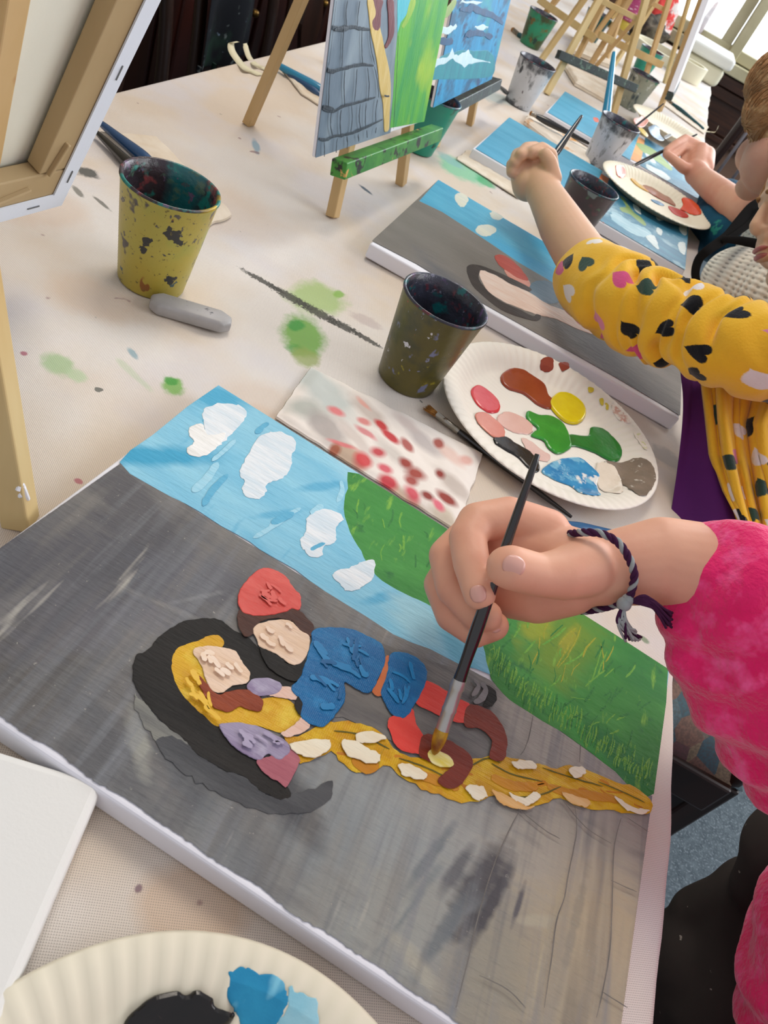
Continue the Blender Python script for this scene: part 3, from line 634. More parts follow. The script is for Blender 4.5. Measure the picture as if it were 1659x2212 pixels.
# pencil lines of the tower stones
pen = P2('pencil_line', '#66635e', '#75716b', rough=.7, weave=0)
for q in ([(635, 300), (620, 380), (600, 440), (580, 470)], [(840, 420), (835, 500)], [(815, 690), (822, 800), (790, 960), (770, 1080), (735, 1180), (715, 1330), (680, 1560)], [(1015, 740), (985, 860), (975, 1080), (965, 1300), (930, 1500), (905, 1600)],
          [(570, 700), (680, 790), (750, 830)], [(750, 650), (860, 780), (970, 850)], [(970, 1010), (1080, 1060)], [(1040, 740), (1130, 800)], [(930, 1490), (1040, 1560)], [(580, 700), (490, 880), (420, 1080), (340, 1400), (300, 1560)], [(400, 1420), (520, 1480), (600, 1560)]):
    cA.stroke(Z2(q), .0006, pen, rag=.0002, h=.00002)

impasto(Z3([(820, 360), (980, 355), (1090, 410), (1090, 520), (1040, 590), (950, 550), (930, 660), (860, 720), (790, 690), (770, 560), (800, 450)]), 12, .6, (25, 60), (.002, .0045), '#1f7ab0', '#2681b8', 3)
impasto(Z3([(820, 360), (980, 355), (1090, 410), (1090, 520), (1040, 590), (950, 550), (930, 660), (860, 720), (790, 690), (770, 560), (800, 450)]), 8, .9, (20, 50), (.0015, .003), '#0f5a8e', '#126399', 5)
impasto(Z3([(1130, 460), (1250, 480), (1265, 570), (1190, 690), (1110, 630)]), 7, 1.2, (25, 50), (.0015, .003), '#2482bb', '#1f78b0', 7)
impasto(Z3([(540, 180), (610, 110), (700, 140), (755, 230), (700, 260), (560, 270)]), 9, .5, (20, 45), (.0018, .004), '#da5850', '#dd6259', 9)
impasto(Z3([(600, 340), (700, 315), (790, 380), (780, 460), (700, 450), (610, 400)]), 8, .8, (16, 34), (.0018, .0035), '#e8cdb3', '#ead3bf', 11)
impasto(Z3([(350, 440), (450, 425), (540, 500), (530, 560), (440, 590), (390, 520)]), 8, .9, (18, 40), (.0018, .0035), '#e9cfb3', '#ebd6c2', 13)
impasto(Z3([(460, 740), (600, 750), (715, 820), (680, 865), (560, 850), (480, 790)]), 9, .5, (18, 40), (.0015, .003), '#a79db6', '#a096b0', 15)
impasto(Z3([(260, 460), (340, 395), (360, 560), (450, 680), (600, 700), (560, 725), (430, 725), (300, 620)]), 10, .9, (22, 50), (.0015, .003), '#dfb32c', '#dcae24', 17)
cA.P.build('painted_picture', cA.t)
cA.t.name = 'canvas_painting'

# ---- second child's painting
cB = Canvas((-.4628 * S0, 3.0742 * S0), .0121, 'same grey tower scene on a canvas, half hidden under the yellow heart-print sleeve')
bl = cB.bl
g2 = P2('warm_grey_paint', '#6f6962', '#7b756e', vs=9, st=(1, 3, 1), rot=-.6, weave=500, blobs=[bl(1000, 640, .10, .03, -.6, '#5c5b5d', .9), bl(1350, 800, .12, .06, -.5, '#57534f', .9), bl(950, 520, .08, .05, 0, '#726d65', .6), bl(1150, 800, .15, .02, -.55, '#5d5f62', .7)])
cB.poly([(948, 387), (1487, 705), (1476, 902), (1440, 880), (1330, 815), (1250, 770), (1150, 715), (1060, 665), (960, 607), (900, 570), (800, 518)], g2, smooth=1, rag=.0)
s2 = P2('bright_sky_blue_paint', '#3f9ec4', '#54aecf', vs=9, st=(1, 4, 1), rot=-.6, weave=500, blobs=[bl(1100, 450, .08, .04, 0, '#4b97b6', .7), bl(1130, 560, .08, .03, 0, '#35a3d2', .8)])
Z5 = lambda pts: [(780 + x / 1.887, 360 + y / 1.887) for x, y in pts]
cB.poly([(948, 387), (1490, 707), (1489, 760), (1400, 760), (1310, 710)] + Z5([(900, 620), (850, 520), (760, 460), (640, 390), (540, 322), (440, 256), (330, 185), (236, 140)]), s2, smooth=1, rag=.0)
for q in ([(380, 120), (405, 108), (430, 120), (438, 140), (415, 165), (395, 155)], [(525, 190), (545, 178), (575, 190), (580, 205), (560, 218), (535, 212)], [(465, 255), (490, 238), (530, 240), (553, 258), (530, 280), (500, 285), (475, 272)]):
    cB.poly(Z5(q), P2('cream_cloud_paint', '#dcdccb', '#cfd4cc', weave=0), rag=.0012, h=.0006)
cB.poly(Z5([(815, 370), (840, 420), (870, 450), (890, 480), (850, 455), (815, 410)]), hill)
cB.poly(Z5([(430, 410), (470, 400), (520, 415), (600, 450), (690, 495), (680, 510), (610, 480), (540, 450), (490, 430), (480, 460), (520, 510), (570, 550), (640, 580), (700, 610), (715, 600), (735, 610), (715, 630), (650, 615), (570, 585), (500, 530), (450, 480)]), P2('black_brown_paint', '#2b211b', '#352a22'), smooth=3, h=.0006)
cB.poly(Z5([(482, 425), (540, 440), (610, 480), (680, 510), (760, 560), (860, 600), (930, 640), (985, 670), (985, 690), (900, 670), (800, 625), (720, 605), (640, 575), (570, 545), (510, 500)]), P2('pale_peach_paint', '#e3d0c3', '#dcbfae', vs=40, weave=0), rag=.0015, h=.0006)
cB.poly(Z5([(500, 440), (560, 455), (610, 490), (590, 510), (540, 490), (505, 465)]), P2('tan_peach_paint', '#cfa08a', '#c99683', weave=0))
cB.poly(Z5([(545, 365), (580, 362), (630, 395), (665, 435), (680, 465), (640, 455), (600, 430), (560, 400)]), P2('brick_red_paint', '#b04434', '#a43a2c', weave=0), rag=.001, h=.0008)
cB.poly(Z5([(585, 420), (630, 430), (685, 468), (680, 495), (630, 470), (600, 450)]), P2('rose_paint', '#cf8f7f', '#c78473', weave=0))
cB.poly(Z5([(690, 480), (750, 465), (830, 505), (830, 540), (770, 560), (700, 530)]), P2('grey_blue_paint', '#55707f', '#62798a', weave=300), rag=.0012)
cB.poly(Z5([(820, 510), (880, 520), (900, 555), (880, 590), (840, 580)]), P2('teal_blue_paint', '#4a93a4', '#3f8ba3', weave=0), h=.0008)
cB.poly(Z5([(850, 590), (900, 600), (960, 640), (1000, 680), (960, 680), (900, 640)]), P2('brown_red_paint', '#8c4034', '#9d4838', weave=0))
cB.poly(Z5([(890, 570), (940, 590), (960, 615), (910, 600)]), red)
cB.P.build('painted_picture', cB.t)

# ---- sea paintings further along the table
Z2b = lambda pts: [(1200 + x / 4.608, 240 + y / 4.608) for x, y in pts]
def sea(A, th, label, edge, part):
    c = Canvas(A, th, label); bl = c.bl
    b0 = P2('light_blue_wash', '#4899b8', '#56a5c2', vs=7, weave=0)
    c.P.poly([(0, 0), (c.L * .52, 0), (c.L * .52, c.W), (.004, c.W - .004)], b0, smooth=1, rag=0, step=.00003)
    w0 = P2('sea_blue_paint', '#2f6f8c', '#3f839c', vs=16, weave=0, spots=[(C('#a9c9d2'), 17, .58, .72, 5), (C('#8cb9c6'), 30, .62, .75, 9), (C('#23597a'), 22, .62, .8, 2)])
    c.P.poly([(c.L * .56, 0), (c.L, 0), (c.L, c.W), (c.L * .58, c.W - .003)], w0, smooth=1, rag=0, step=.00003)
    return c, bl
cC, bl = sea((-.4702 * S0, 4.5003 * S0), -.0022, 'painting of white-flecked blue water with an orange band beside a dark cup', 0, 0)
orange = P2('bright_orange_paint', '#e0743f', '#e8834f', vs=12, weave=0)
cC.poly(Z2b([(250, 505), (420, 600), (640, 735), (615, 795), (580, 960), (520, 1110), (470, 1120), (330, 700), (230, 600)]), orange, smooth=1, rag=.0008)
cC.poly(Z2b([(40, 560), (100, 590), (160, 660), (110, 710), (60, 650)]), P2('salmon_paint', '#c95b4a', '#d97b66', weave=0))
lg = P2('lime_green_paint', '#86a05c', '#93ad6c', vs=20, weave=0)
cC.poly(Z2b([(640, 850), (680, 870), (720, 930), (780, 1010), (850, 1060), (900, 1125), (880, 1140), (800, 1080), (740, 1030), (660, 1000), (640, 960), (700, 950)]), lg, h=.0006)
cC.poly(Z2b([(620, 810), (680, 830), (715, 880), (690, 870), (650, 850), (690, 940), (640, 960), (660, 1010), (720, 1040), (650, 1030), (590, 980), (600, 900)]), P2('rust_paint', '#a35e40', '#99553a', weave=0))
cC.poly(Z2b([(560, 1000), (640, 1030), (740, 1100), (900, 1170), (960, 1230), (900, 1260), (760, 1220), (640, 1140), (560, 1080)]), P2('foam_blue_paint', '#8dbac8', '#b5d3da', vs=30, weave=0), rag=.003)
for q in ([(990, 1010), (1060, 1020), (1080, 1080), (1020, 1090)], [(900, 1250), (980, 1240), (1020, 1330), (1020, 1380), (950, 1320)], [(1220, 1310), (1290, 1320), (1290, 1430), (1240, 1400)], [(1230, 1120), (1300, 1140), (1300, 1240), (1240, 1200)], [(1010, 1160), (1060, 1190), (1050, 1240), (1005, 1210)], [(770, 930), (830, 960), (850, 1030), (790, 990)], [(680, 760), (740, 770), (760, 820), (700, 800)], [(860, 870), (920, 900), (900, 940), (850, 910)]):
    cC.poly(Z2b(q), P2('white_foam_dab', '#bfd3d3', '#dfe6e2', vs=40, weave=0), rag=.002, h=.0008)
cC.P.build('painted_picture', cC.t)
cD, bl = sea((-.3531 * S0, 5.8743 * S0), .0031, 'farther water painting with orange band and green streak beneath the third child\'s hand', 0, 0)
cD.poly(Z2b([(640, 330), (780, 230), (960, 330), (940, 400), (880, 450), (840, 520), (640, 430)]), P2('apricot_paint', '#e3994e', '#e8a660', vs=12, weave=0), smooth=1, rag=.0008)
cD.poly(Z2b([(800, 320), (900, 340), (1000, 400), (1100, 500), (1160, 570), (1140, 590), (1050, 530), (960, 470), (860, 400)]), lg, h=.0006)
cD.poly(Z2b([(890, 420), (960, 460), (1000, 520), (940, 500)]), P2('white_foam_dab', '#bfd3d3', '#dfe6e2', vs=40, weave=0), h=.001)
cD.poly(Z2b([(900, 530), (1000, 570), (1080, 610), (1140, 670), (1100, 690), (1000, 630), (920, 580)]), P2('white_foam_dab', '#bfd3d3', '#dfe6e2', vs=40, weave=0), rag=.003, h=.0008)
cD.poly(Z2b([(1120, 480), (1200, 500), (1200, 560), (1140, 540)]), P2('white_foam_dab', '#bfd3d3', '#dfe6e2', vs=40, weave=0), rag=.002)
cD.poly(Z2b([(375, 65), (420, 70), (430, 110), (390, 105)]), P2('salmon_paint', '#c95b4a', '#d97b66', weave=0))
cD.P.build('painted_picture', cD.t)
# ---- blank canvas, lower left
def blank():
    z = TH - .002
    a, b = G(203, 1742, z), G(28, 2150, z)
    a = a - (b - a).normalized() * .012
    ey = (b - a); ey.z = 0; ey.normalize(); ex = Vector((ey.y, -ey.x, 0)) * -1
    if (a + ex * .2).x > a.x: ex = -ex
    c = a + ex * .15 + ey * .2; c.z = TZ
    t = thing('blank_canvas', 'blank white canvas lying left of the foreground painting, partly out of view', 'canvas', c)
    M_ = Matrix((ex, ey, Vector((0, 0, 1)))).transposed().to_4x4(); M_.translation = c
    v, f = box_vf(0, 0, .0085, .30, .40, .015, M_)
    clean(mesh('stretched_canvas', v, f, mat('blank_canvas_white', C('#e3e2dc'), .75, .2, bump=.1, bs=500), t, smooth=False), bev=.004, seg=3)
    for s_ in (-1, 1):
        v, f = box_vf(s_ * .13, 0, .0006, .035, .36, .001, M_); mesh('stretcher_bar', v, f, M_pine, t, smooth=False)
blank()

# ================================================================ EASELS
M_ledge_g = mat('ledge_green_paint', C('#2f7a35'), .45, .4, c2=C('#4f9a3c'), vs=30, spots=[(C('#2a2b28'), 55, .56, .62, 2), (C('#c9a05a'), 60, .66, .7, 6)])
M_ledge_d = mat('ledge_dark_paint', C('#33413c'), .45, .4, c2=C('#232b2c'), vs=40, spots=[(C('#58705f'), 80, .58, .66, 2), (C('#8a93a3'), 120, .66, .7, 6)])
def easel(label, fL, fR, apex, back, zl, ledge_m, pine=M_pine, llen=.30, overhang=None, front=1.0, loc=None):
    """fL, fR: front feet; apex: hinge point; back: foot of the rear leg; zl: ledge height."""
    fL, fR, apex, back = [Vector(p) for p in (fL, fR, apex, back)]
    t = thing('table_easel', label, 'easel', (fL + fR + back) / 3)
    w = (fR - fL).normalized(); nrm = w.cross(apex - fL).normalized()
    if nrm.dot(back - fL) > 0: nrm = -nrm
    aL = apex - w * .014; aR = apex + w * .014
    lv = .0155
    for p, q in ((fL, aL), (fR, aR)): beam('leg', p, q, lv, .012, pine, t, side=w)
    ab = apex - nrm * .014
    beam('leg', back, ab, lv, .011, pine, t, side=w)
    beam('hinge_block', apex - w * .03 - nrm * .006, apex + w * .03 - nrm * .006, .012, .02, pine, t)
    k = (zl) / (apex.z - fL.z - 0); lo = fL.lerp(aL, zl / (apex.z - TZ)); hi = fR.lerp(aR, zl / (apex.z - TZ))
    mid = (lo + hi) / 2 + nrm * .015
    if overhang is not None: mid = mid + w * overhang
    beam('ledge', mid - w * llen / 2, mid + w * llen / 2, .019, .018, ledge_m, t, side=nrm, label='paint-smeared ledge')
    beam('crossbar', fL.lerp(aL, .45) - nrm * .007, fR.lerp(aR, .45) - nrm * .007, .012, .004, pine, t, side=Vector((0, 0, 1)))
    return t, w, nrm, mid
def upright_canvas(label, corner_lo, w, upv, nrm, wid, hei, back_view=False, th=.016):
    """corner_lo: lower left corner of the front face."""
    c = corner_lo + w * wid / 2
    t = thing('canvas_painting', label, 'painting', c)
    M_ = Matrix((w, upv, nrm)).transposed().to_4x4(); M_.translation = corner_lo
    if not back_view:
        v, f = box_vf(wid / 2, hei / 2, -th / 2 - .0005, wid, hei, th, M_); clean(mesh('stretched_canvas', v, f, M_canvas, t, smooth=False), bev=.0015)
    return t, Paint(corner_lo, w, upv, nrm)

# easel one, with the brick tower picture
a = math.radians(13)
e1L, e1R = G(718, 468), G(866, 398)
wv = (e1R - e1L).normalized(); perp = Vector((wv.y, -wv.x, 0))          # towards +x
if perp.x < 0: perp = -perp
apex = (e1L + e1R) / 2 - perp * math.tan(a) * .46 + Vector((0, 0, .46))
b1 = G(536, 268)
t, w, nrm, mid = easel('pine table easel with green-smeared ledge holding the brick tower picture', e1L, e1R, apex, b1, .062, M_ledge_g, overhang=.012)
upv = nrm.cross(w); upv = upv if upv.z > 0 else -upv
lo = G(681, 341, .085); hi = G(918, 262, .085)
wc = (hi - lo).normalized(); nc = wc.cross(upv).normalized(); nc = nc if nc.dot(perp) > 0 else -nc
upc = nc.cross(wc); upc = upc if upc.z > 0 else -upc
ct, P = upright_canvas('grey brick tower and braid picture standing on the nearest pine easel', lo, wc, upc, nc, .302, .40, th=.004)
if True:
    o_ = cam.matrix_world.translation
    def pl(x, y):
        d = rt * ((x - 829.5) / F_PX) - up * ((y - 1106) / F_PX) + fw; tt = (lo - o_).dot(nc) / d.dot(nc); g = o_ + d * tt - lo
        return g.dot(wc), g.dot(upc)
    Z = lambda pts: [pl(480 + x / 2.676, y / 2.676) for x, y in pts]
    stone = P2('slate_stone_paint', '#627584', '#7b8e9c', vs=9, st=(1, 1, .25), weave=0, spots=[(C('#94a6b0'), 14, .55, .75, 3, (1, 1, .3)), (C('#4a5d6b'), 12, .58, .75, 7, (1, 1, .3))])
    q = Z([(975, 740), (990, 560), (1000, 380), (1014, 200), (1014, 0)]); P.poly([(0, 0), (q[0][0], 0)] + q + [(q[4][0], .40), (0, .40)], stone, smooth=1, rag=0, inset=.0002)
    gg = P2('tower_meadow_green', '#2f9a4c', '#5fb434', vs=7, weave=0, spots=[(C('#9ac43a'), 12, .52, .7, 3), (C('#2b8a6a'), 9, .56, .75, 8)])
    q = Z([(968, 740), (985, 560), (995, 380), (1010, 200), (1010, 0)])
    P.poly([q[0], (.302, 0), (.302, .40), (q[4][0], .40)] + q[::-1][0:4], gg, smooth=1, rag=0, inset=.0002)
    P.poly(Z([(1010, 0), (1010, 190), (1030, 130), (1060, 90), (1080, 40), (1085, 0)]) + [(.25, .40), (.19, .40)], P2('tower_sky_cyan', '#55c3cf', '#48b8cc', weave=0), smooth=1, rag=0)
    P.poly(Z([(1085, 0), (1060, 90), (1035, 150), (1050, 160), (1080, 110), (1110, 40), (1115, 0)]), P2('tower_grass_light', '#9fc24a', '#86b83f', weave=0), rag=.001)
    gl_ = P2('braid_yellow_paint', '#cdb368', '#d6c080', vs=30, weave=0)
    P.poly(Z([(835, 0), (845, 100), (855, 190), (880, 300), (895, 400), (905, 500), (925, 600), (930, 700), (935, 760), (960, 745), (965, 650), (970, 560), (968, 450), (955, 370), (935, 280), (915, 180), (890, 80), (870, 0)]), gl_, smooth=3, h=.0006)
    mr = P2('maroon_boot_paint', '#6b3a40', '#7a444a', weave=0)
    P.poly(Z([(870, 0), (925, 0), (915, 60), (910, 150), (890, 180), (865, 160), (860, 120), (880, 80)]), mr, h=.0005)
    P.poly(Z([(950, 0), (985, 0), (990, 80), (990, 180), (970, 240), (945, 278), (935, 265), (955, 210), (955, 100)]), mr, h=.0005)
    dkl = P2('tower_mortar_line', '#2b3741', '#384651', weave=0)
    for q, w_ in (([(540, 150), (640, 160), (740, 155), (800, 165), (850, 170)], .0055), ([(555, 370), (620, 405), (700, 395), (800, 370), (870, 380)], .005), ([(560, 625), (640, 640), (700, 610), (780, 590), (880, 560)], .005), ([(540, 800), (600, 805), (640, 785), (720, 775), (800, 745), (920, 690)], .005),
                 ([(560, 610), (640, 628)], .006), ([(570, 400), (650, 412)], .006), ([(640, 170), (720, 165)], .006),
                 ([(630, 0), (620, 80), (625, 150)], .003), ([(715, 0), (705, 70), (710, 150)], .003), ([(785, 0), (775, 80), (770, 150)], .003),
                 ([(590, 165), (595, 260), (595, 375)], .003), ([(690, 165), (685, 270), (680, 390)], .003), ([(795, 165), (795, 270), (800, 370)], .003), ([(840, 165), (845, 260), (870, 370)], .0025),
                 ([(610, 405), (605, 500), (600, 620)], .003), ([(695, 400), (690, 500), (695, 610)], .003), ([(765, 390), (760, 480), (750, 590)], .003), ([(825, 385), (835, 480), (830, 580)], .003), ([(865, 380), (885, 480), (890, 560)], .0025),
                 ([(615, 640), (610, 720), (625, 790)], .003), ([(670, 630), (665, 700), (670, 780)], .004), ([(730, 600), (735, 680), (725, 770)], .003), ([(780, 595), (775, 680), (785, 745)], .003), ([(815, 590), (810, 660), (812, 740)], .003), ([(880, 570), (870, 640), (870, 710)], .003),
                 ([(570, 810), (572, 860), (570, 905)], .003), ([(645, 795), (640, 840), (640, 885)], .003), ([(700, 780), (705, 820), (700, 860)], .003), ([(765, 765), (770, 810)], .003), ([(815, 745), (818, 790)], .003), ([(870, 730), (865, 765)], .003),
                 ([(995, 200), (990, 370), (980, 560), (970, 740)], .0014), ([(915, 545), (945, 550)], .003)):
        P.stroke(Z(q), w_ * .62, dkl, rag=.0007, clip=(.0005, .3015, .0005, .3995))
    P.build('painted_picture', ct)

# easel two, with the wave picture
e2R = G(1015, 269); e2L = e2R + Vector((-.006, -.215, 0)); w2 = (e2R - e2L).normalized(); perp2 = Vector((w2.y, -w2.x, 0)); perp2 = perp2 if perp2.x > 0 else -perp2
apex2 = (e2L + e2R) / 2 - perp2 * math.tan(a) * .46 + Vector((0, 0, .46))
t, w, nrm, mid = easel('second pine easel, dark green ledge, holding the blue wave picture', e2L, e2R, apex2, (e2L + e2R) / 2 - perp2 * .24, .062, M_ledge_d, overhang=.03)
hi2 = G(1062, 171, .083); wc2 = w2; lo2 = hi2 - wc2 * .345
up2 = nrm.cross(w2); up2 = up2 if up2.z > 0 else -up2; n2 = wc2.cross(up2); n2 = n2 if n2.x > 0 else -n2
ct, P = upright_canvas('blue and turquoise wave picture standing on the second pine easel', lo2, wc2, up2, n2, .345, .40, th=.004)
def pl(x, y):
    d = rt * ((x - 829.5) / F_PX) - up * ((y - 1106) / F_PX) + fw; tt = (lo2 - o_).dot(n2) / d.dot(n2); g = o_ + d * tt - lo2
    return g.dot(wc2), g.dot(up2)
wave = P2('wave_blue_paint', '#1583b4', '#1b93c4', vs=8, weave=0, spots=[(C('#155a80'), 15, .5, .62, 3, (1, 1, 2)), (C('#1f4a73'), 22, .58, .68, 12, (1, 1, 2)), (C('#2a9ca8'), 14, .58, .7, 6)])
P.poly([(0, 0), (.345, 0), (.345, .40), (0, .40)], wave, smooth=1, rag=0, inset=.0002)
P.poly(Z([(1195, 420), (1260, 330), (1340, 300), (1450, 290), (1560, 310), (1550, 440), (1200, 460)]), P2('wave_teal_paint', '#1d7f92', '#1f8f9c', weave=0), rag=.002)
foam = P2('foam_white_paint', '#b9d8e2', '#cfe5ea', vs=50, weave=0)
for q in ([(1195, 380), (1240, 340), (1300, 330), (1330, 280), (1350, 320), (1420, 290), (1450, 330), (1550, 360), (1480, 360), (1400, 385), (1330, 345), (1260, 380), (1210, 395)], [(1210, 200), (1240, 150), (1300, 155), (1355, 150), (1320, 190), (1260, 200)], [(1455, 160), (1500, 140), (1535, 155), (1500, 175)], [(1370, 10), (1450, 0), (1500, 15), (1430, 20)]):
    P.poly(Z(q), foam, rag=.0035, smooth=4)
P.poly(Z([(1265, 105), (1290, 50), (1330, 0), (1350, 0), (1340, 40), (1300, 95)]), lg, h=.0006)
for q in ([(1370, 60), (1450, 50), (1560, 90), (1620, 135)], [(1400, 200), (1480, 190), (1560, 215)], [(1230, 230), (1330, 240)]): P.stroke(Z(q), .008, P2('navy_wave_stroke', '#234a70', '#1c5c88', weave=0), rag=.003)
P.build('painted_picture', ct)

# easel three: empty, its dark ledge facing us
z3 = .08
lA, lB = G(1203, 120, z3), G(1356, 188, z3); w3 = (lB - lA); w3.z = 0; w3.normalize(); p3 = Vector((w3.y, -w3.x, 0)); p3 = p3 if p3.y < 0 else -p3
f3L = G(1180, 203); f3R = G(1302, 262)
f3L = f3L + Vector((0, 0, 0)); f3R = f3L + w3 * .20
apex3 = (f3L + f3R) / 2 - p3 * .115 + Vector((0, 0, .46))
easel('empty pine easel behind the white cups, blackened ledge facing us', f3L, f3R, apex3, (f3L + f3R) / 2 - p3 * .30, .08, M_ledge_d, pine=M_pine2, llen=.235, overhang=.0)
# easel four: turned away, canvas edge-on
f4 = G(1414, 262); w4 = Vector((.035, 1, 0)).normalized(); p4 = Vector((w4.y, -w4.x, 0)); p4 = p4 if p4.x > 0 else -p4
f4b = f4 + w4 * .21
apex4 = (f4 + f4b) / 2 - p4 * .105 + Vector((0, 0, .46))
t, w, nrm, mid = easel('pine easel at the right of the table with the canvas seen edge-on', f4, f4b, apex4, (f4 + f4b) / 2 - p4 * .24 + w4 * .12, .07, M_ledge_d, overhang=0)
u4 = nrm.cross(w); u4 = u4 if u4.z > 0 else -u4; n4 = nrm
ct, P = upright_canvas('white canvas seen edge-on, standing on the easel at the right', mid - w4 * .15 + u4 * .012 + n4 * .008, w4, u4, n4, .30, .40)
# more easels farther down the table, crossing one another
for i, (fx, fy, ang, lab) in enumerate(((1190, 105, 2.6, 'farther pine easel behind the empty one, standing left of it'), (1297, 118, 2.2, 'farthest pine easel in the tangle of easel legs at the top'), (1330, 170, .5, 'pine easel in the tangle of legs, between the empty and the edge-on one'))):
    g = G(fx, fy); wv_ = Vector((math.cos(ang), math.sin(ang), 0)); pv = Vector((wv_.y, -wv_.x, 0))
    if pv.y > 0: pv = -pv
    easel(lab, g - wv_ * .10, g + wv_ * .10, g - pv * .11 + Vector((0, 0, .46)), g - pv * .30, .08, M_pine2, llen=.24, pine=M_pine2 if i % 2 else M_pine)

# easel at the left edge carrying a canvas whose back we see
a5 = math.radians(18); lo5 = G(131, 441, .07); w5 = Vector((-.006, -.055, 0)).normalized()
pd = Vector((1, 0, 0)) - w5 * w5.x; pd.normalize()
u5 = (pd * math.sin(a5) + Vector((0, 0, 1)) * math.cos(a5)).normalized(); nb = w5.cross(u5).normalized(); nb = nb if nb.x > 0 else -nb   # nb: back side, towards us
t = thing('canvas_seen_from_behind', 'stretched canvas seen from behind at the top left, staples along its folded edge', 'canvas', lo5 + w5 * .15)
W5, H5, T5 = .30, .40, .018
M_ = Matrix((w5, u5, nb)).transposed().to_4x4(); M_.translation = lo5
M_back = mat('raw_canvas_back', C('#eeeee0'), .8, .2, c2=C('#e4e3d2'), vs=5, bump=.1, bs=400)
M_bar = mat('stretcher_pine', C('#b8a27c'), .6, .3, c2=C('#a58d66'), vs=6, st=(1, 1, .2), bump=.05)
M_fold = mat('folded_canvas_edge', C('#d9dfe8'), .75, .2, bump=.1, bs=300)
v, f = box_vf(W5 / 2, H5 / 2, -T5 + .001, W5, H5, .0015, M_); mesh('canvas_cloth', v, f, M_back, t, smooth=False)
bw = .036
for (x, y, sx, sy) in ((W5 / 2, bw / 2, W5 - .006, bw), (W5 / 2, H5 - bw / 2, W5 - .006, bw), (bw / 2, H5 / 2, bw, H5 - .002 - 2 * bw), (W5 - bw / 2, H5 / 2, bw, H5 - .002 - 2 * bw)):
    v, f = box_vf(x, y, -T5 / 2 + .002, sx, sy, T5 - .006, M_); clean(mesh('stretcher_bar', v, f, M_bar, t, smooth=False), bev=.001)
# folded white cloth round the outer edges and onto the back
fold = []
e = .0012
for (x, y, sx, sy) in ((W5 / 2, -e / 2, W5 + 2 * e, e), (W5 / 2, H5 + e / 2, W5 + 2 * e, e), (-e / 2, H5 / 2, e, H5), (W5 + e / 2, H5 / 2, e, H5)): fold.append(box_vf(x, y, -T5 / 2, sx, sy, T5 + .001, M_))
fw_ = .013
for (x, y, sx, sy) in ((W5 / 2, fw_ / 2, W5, fw_), (W5 / 2, H5 - fw_ / 2, W5, fw_), (fw_ / 2, H5 / 2, fw_, H5 - 2 * fw_), (W5 - fw_ / 2, H5 / 2, fw_, H5 - 2 * fw_)): fold.append(box_vf(x, y, .0, sx, sy, .0012, M_))
v, f = join(*fold); clean(mesh('folded_edge', v, f, M_fold, t, smooth=False))
M_staple = mat('steel_staple', C('#7d7f80'), .35, .5, metal=.8)
for yy in (.03, .12, .19, .27, .34):
    v, f = box_vf(.006, yy, .0009, .0008, .011, .0008, M_); mesh('staple', v, f, M_staple, t, smooth=False)
for xx in (.03, .12, .2):
    v, f = box_vf(xx, .006, .0009, .011, .0008, .0008, M_); mesh('staple', v, f, M_staple, t, smooth=False)
for (x, y, an) in ((.026, .05, .2), (.055, .023, 1.35)):
    M2 = M_ @ Matrix.Translation((x, y, .0005)) @ Matrix.Rotation(an, 4, 'Z'); v, f = box_vf(0, 0, 0, .003, .028, .004, M2); clean(mesh('corner_wedge', v, f, M_bar, t, smooth=False), bev=.0008)
# its easel
fr = lo5 + Vector((0, 0, -.07)) - pd * math.tan(a5) * .07 - pd * .025
base0 = Vector((fr.x, fr.y, TZ))
fA = base0 + w5 * .05; fB = base0 + w5 * .26
ap5 = (fA + fB) / 2 + pd * (math.tan(a5) * .46) + Vector((0, 0, .46)) - pd * .008
t5 = thing('table_easel', 'pine easel at the left edge carrying the canvas seen from behind', 'easel', (fA + fB) / 2)
for p in (fA, fB):
    q = ap5 + (p - (fA + fB) / 2) * .15
    beam('leg', p + pd * .012, q + pd * .012, .0155, .012, M_pine, t5, side=w5)
fk = G(45, 1128)
beam('leg', fk, Vector((-.278, .262, TZ + .43)), .0165, .016, M_pine2, t5, side=Vector((1, .3, 0)), label='rear leg with a tied white string')
beam('ledge', base0 + w5 * .0 + Vector((0, 0, .06)) + pd * .002, base0 + w5 * .30 + Vector((0, 0, .06)) + pd * .002, .018, .02, M_ledge_d, t5)
st = [G(x, y, z) for x, y, z in ((38, 1060, .034), (46, 1045, .037), (52, 1060, .031), (44, 1072, .029), (48, 1050, .035), (57, 1070, .028), (60, 1078, .024))]
tube('string', [s_ for s_ in st], .0014, mat('white_string', C('#e6e6ea'), .8), t5, seg=6, sub=4)
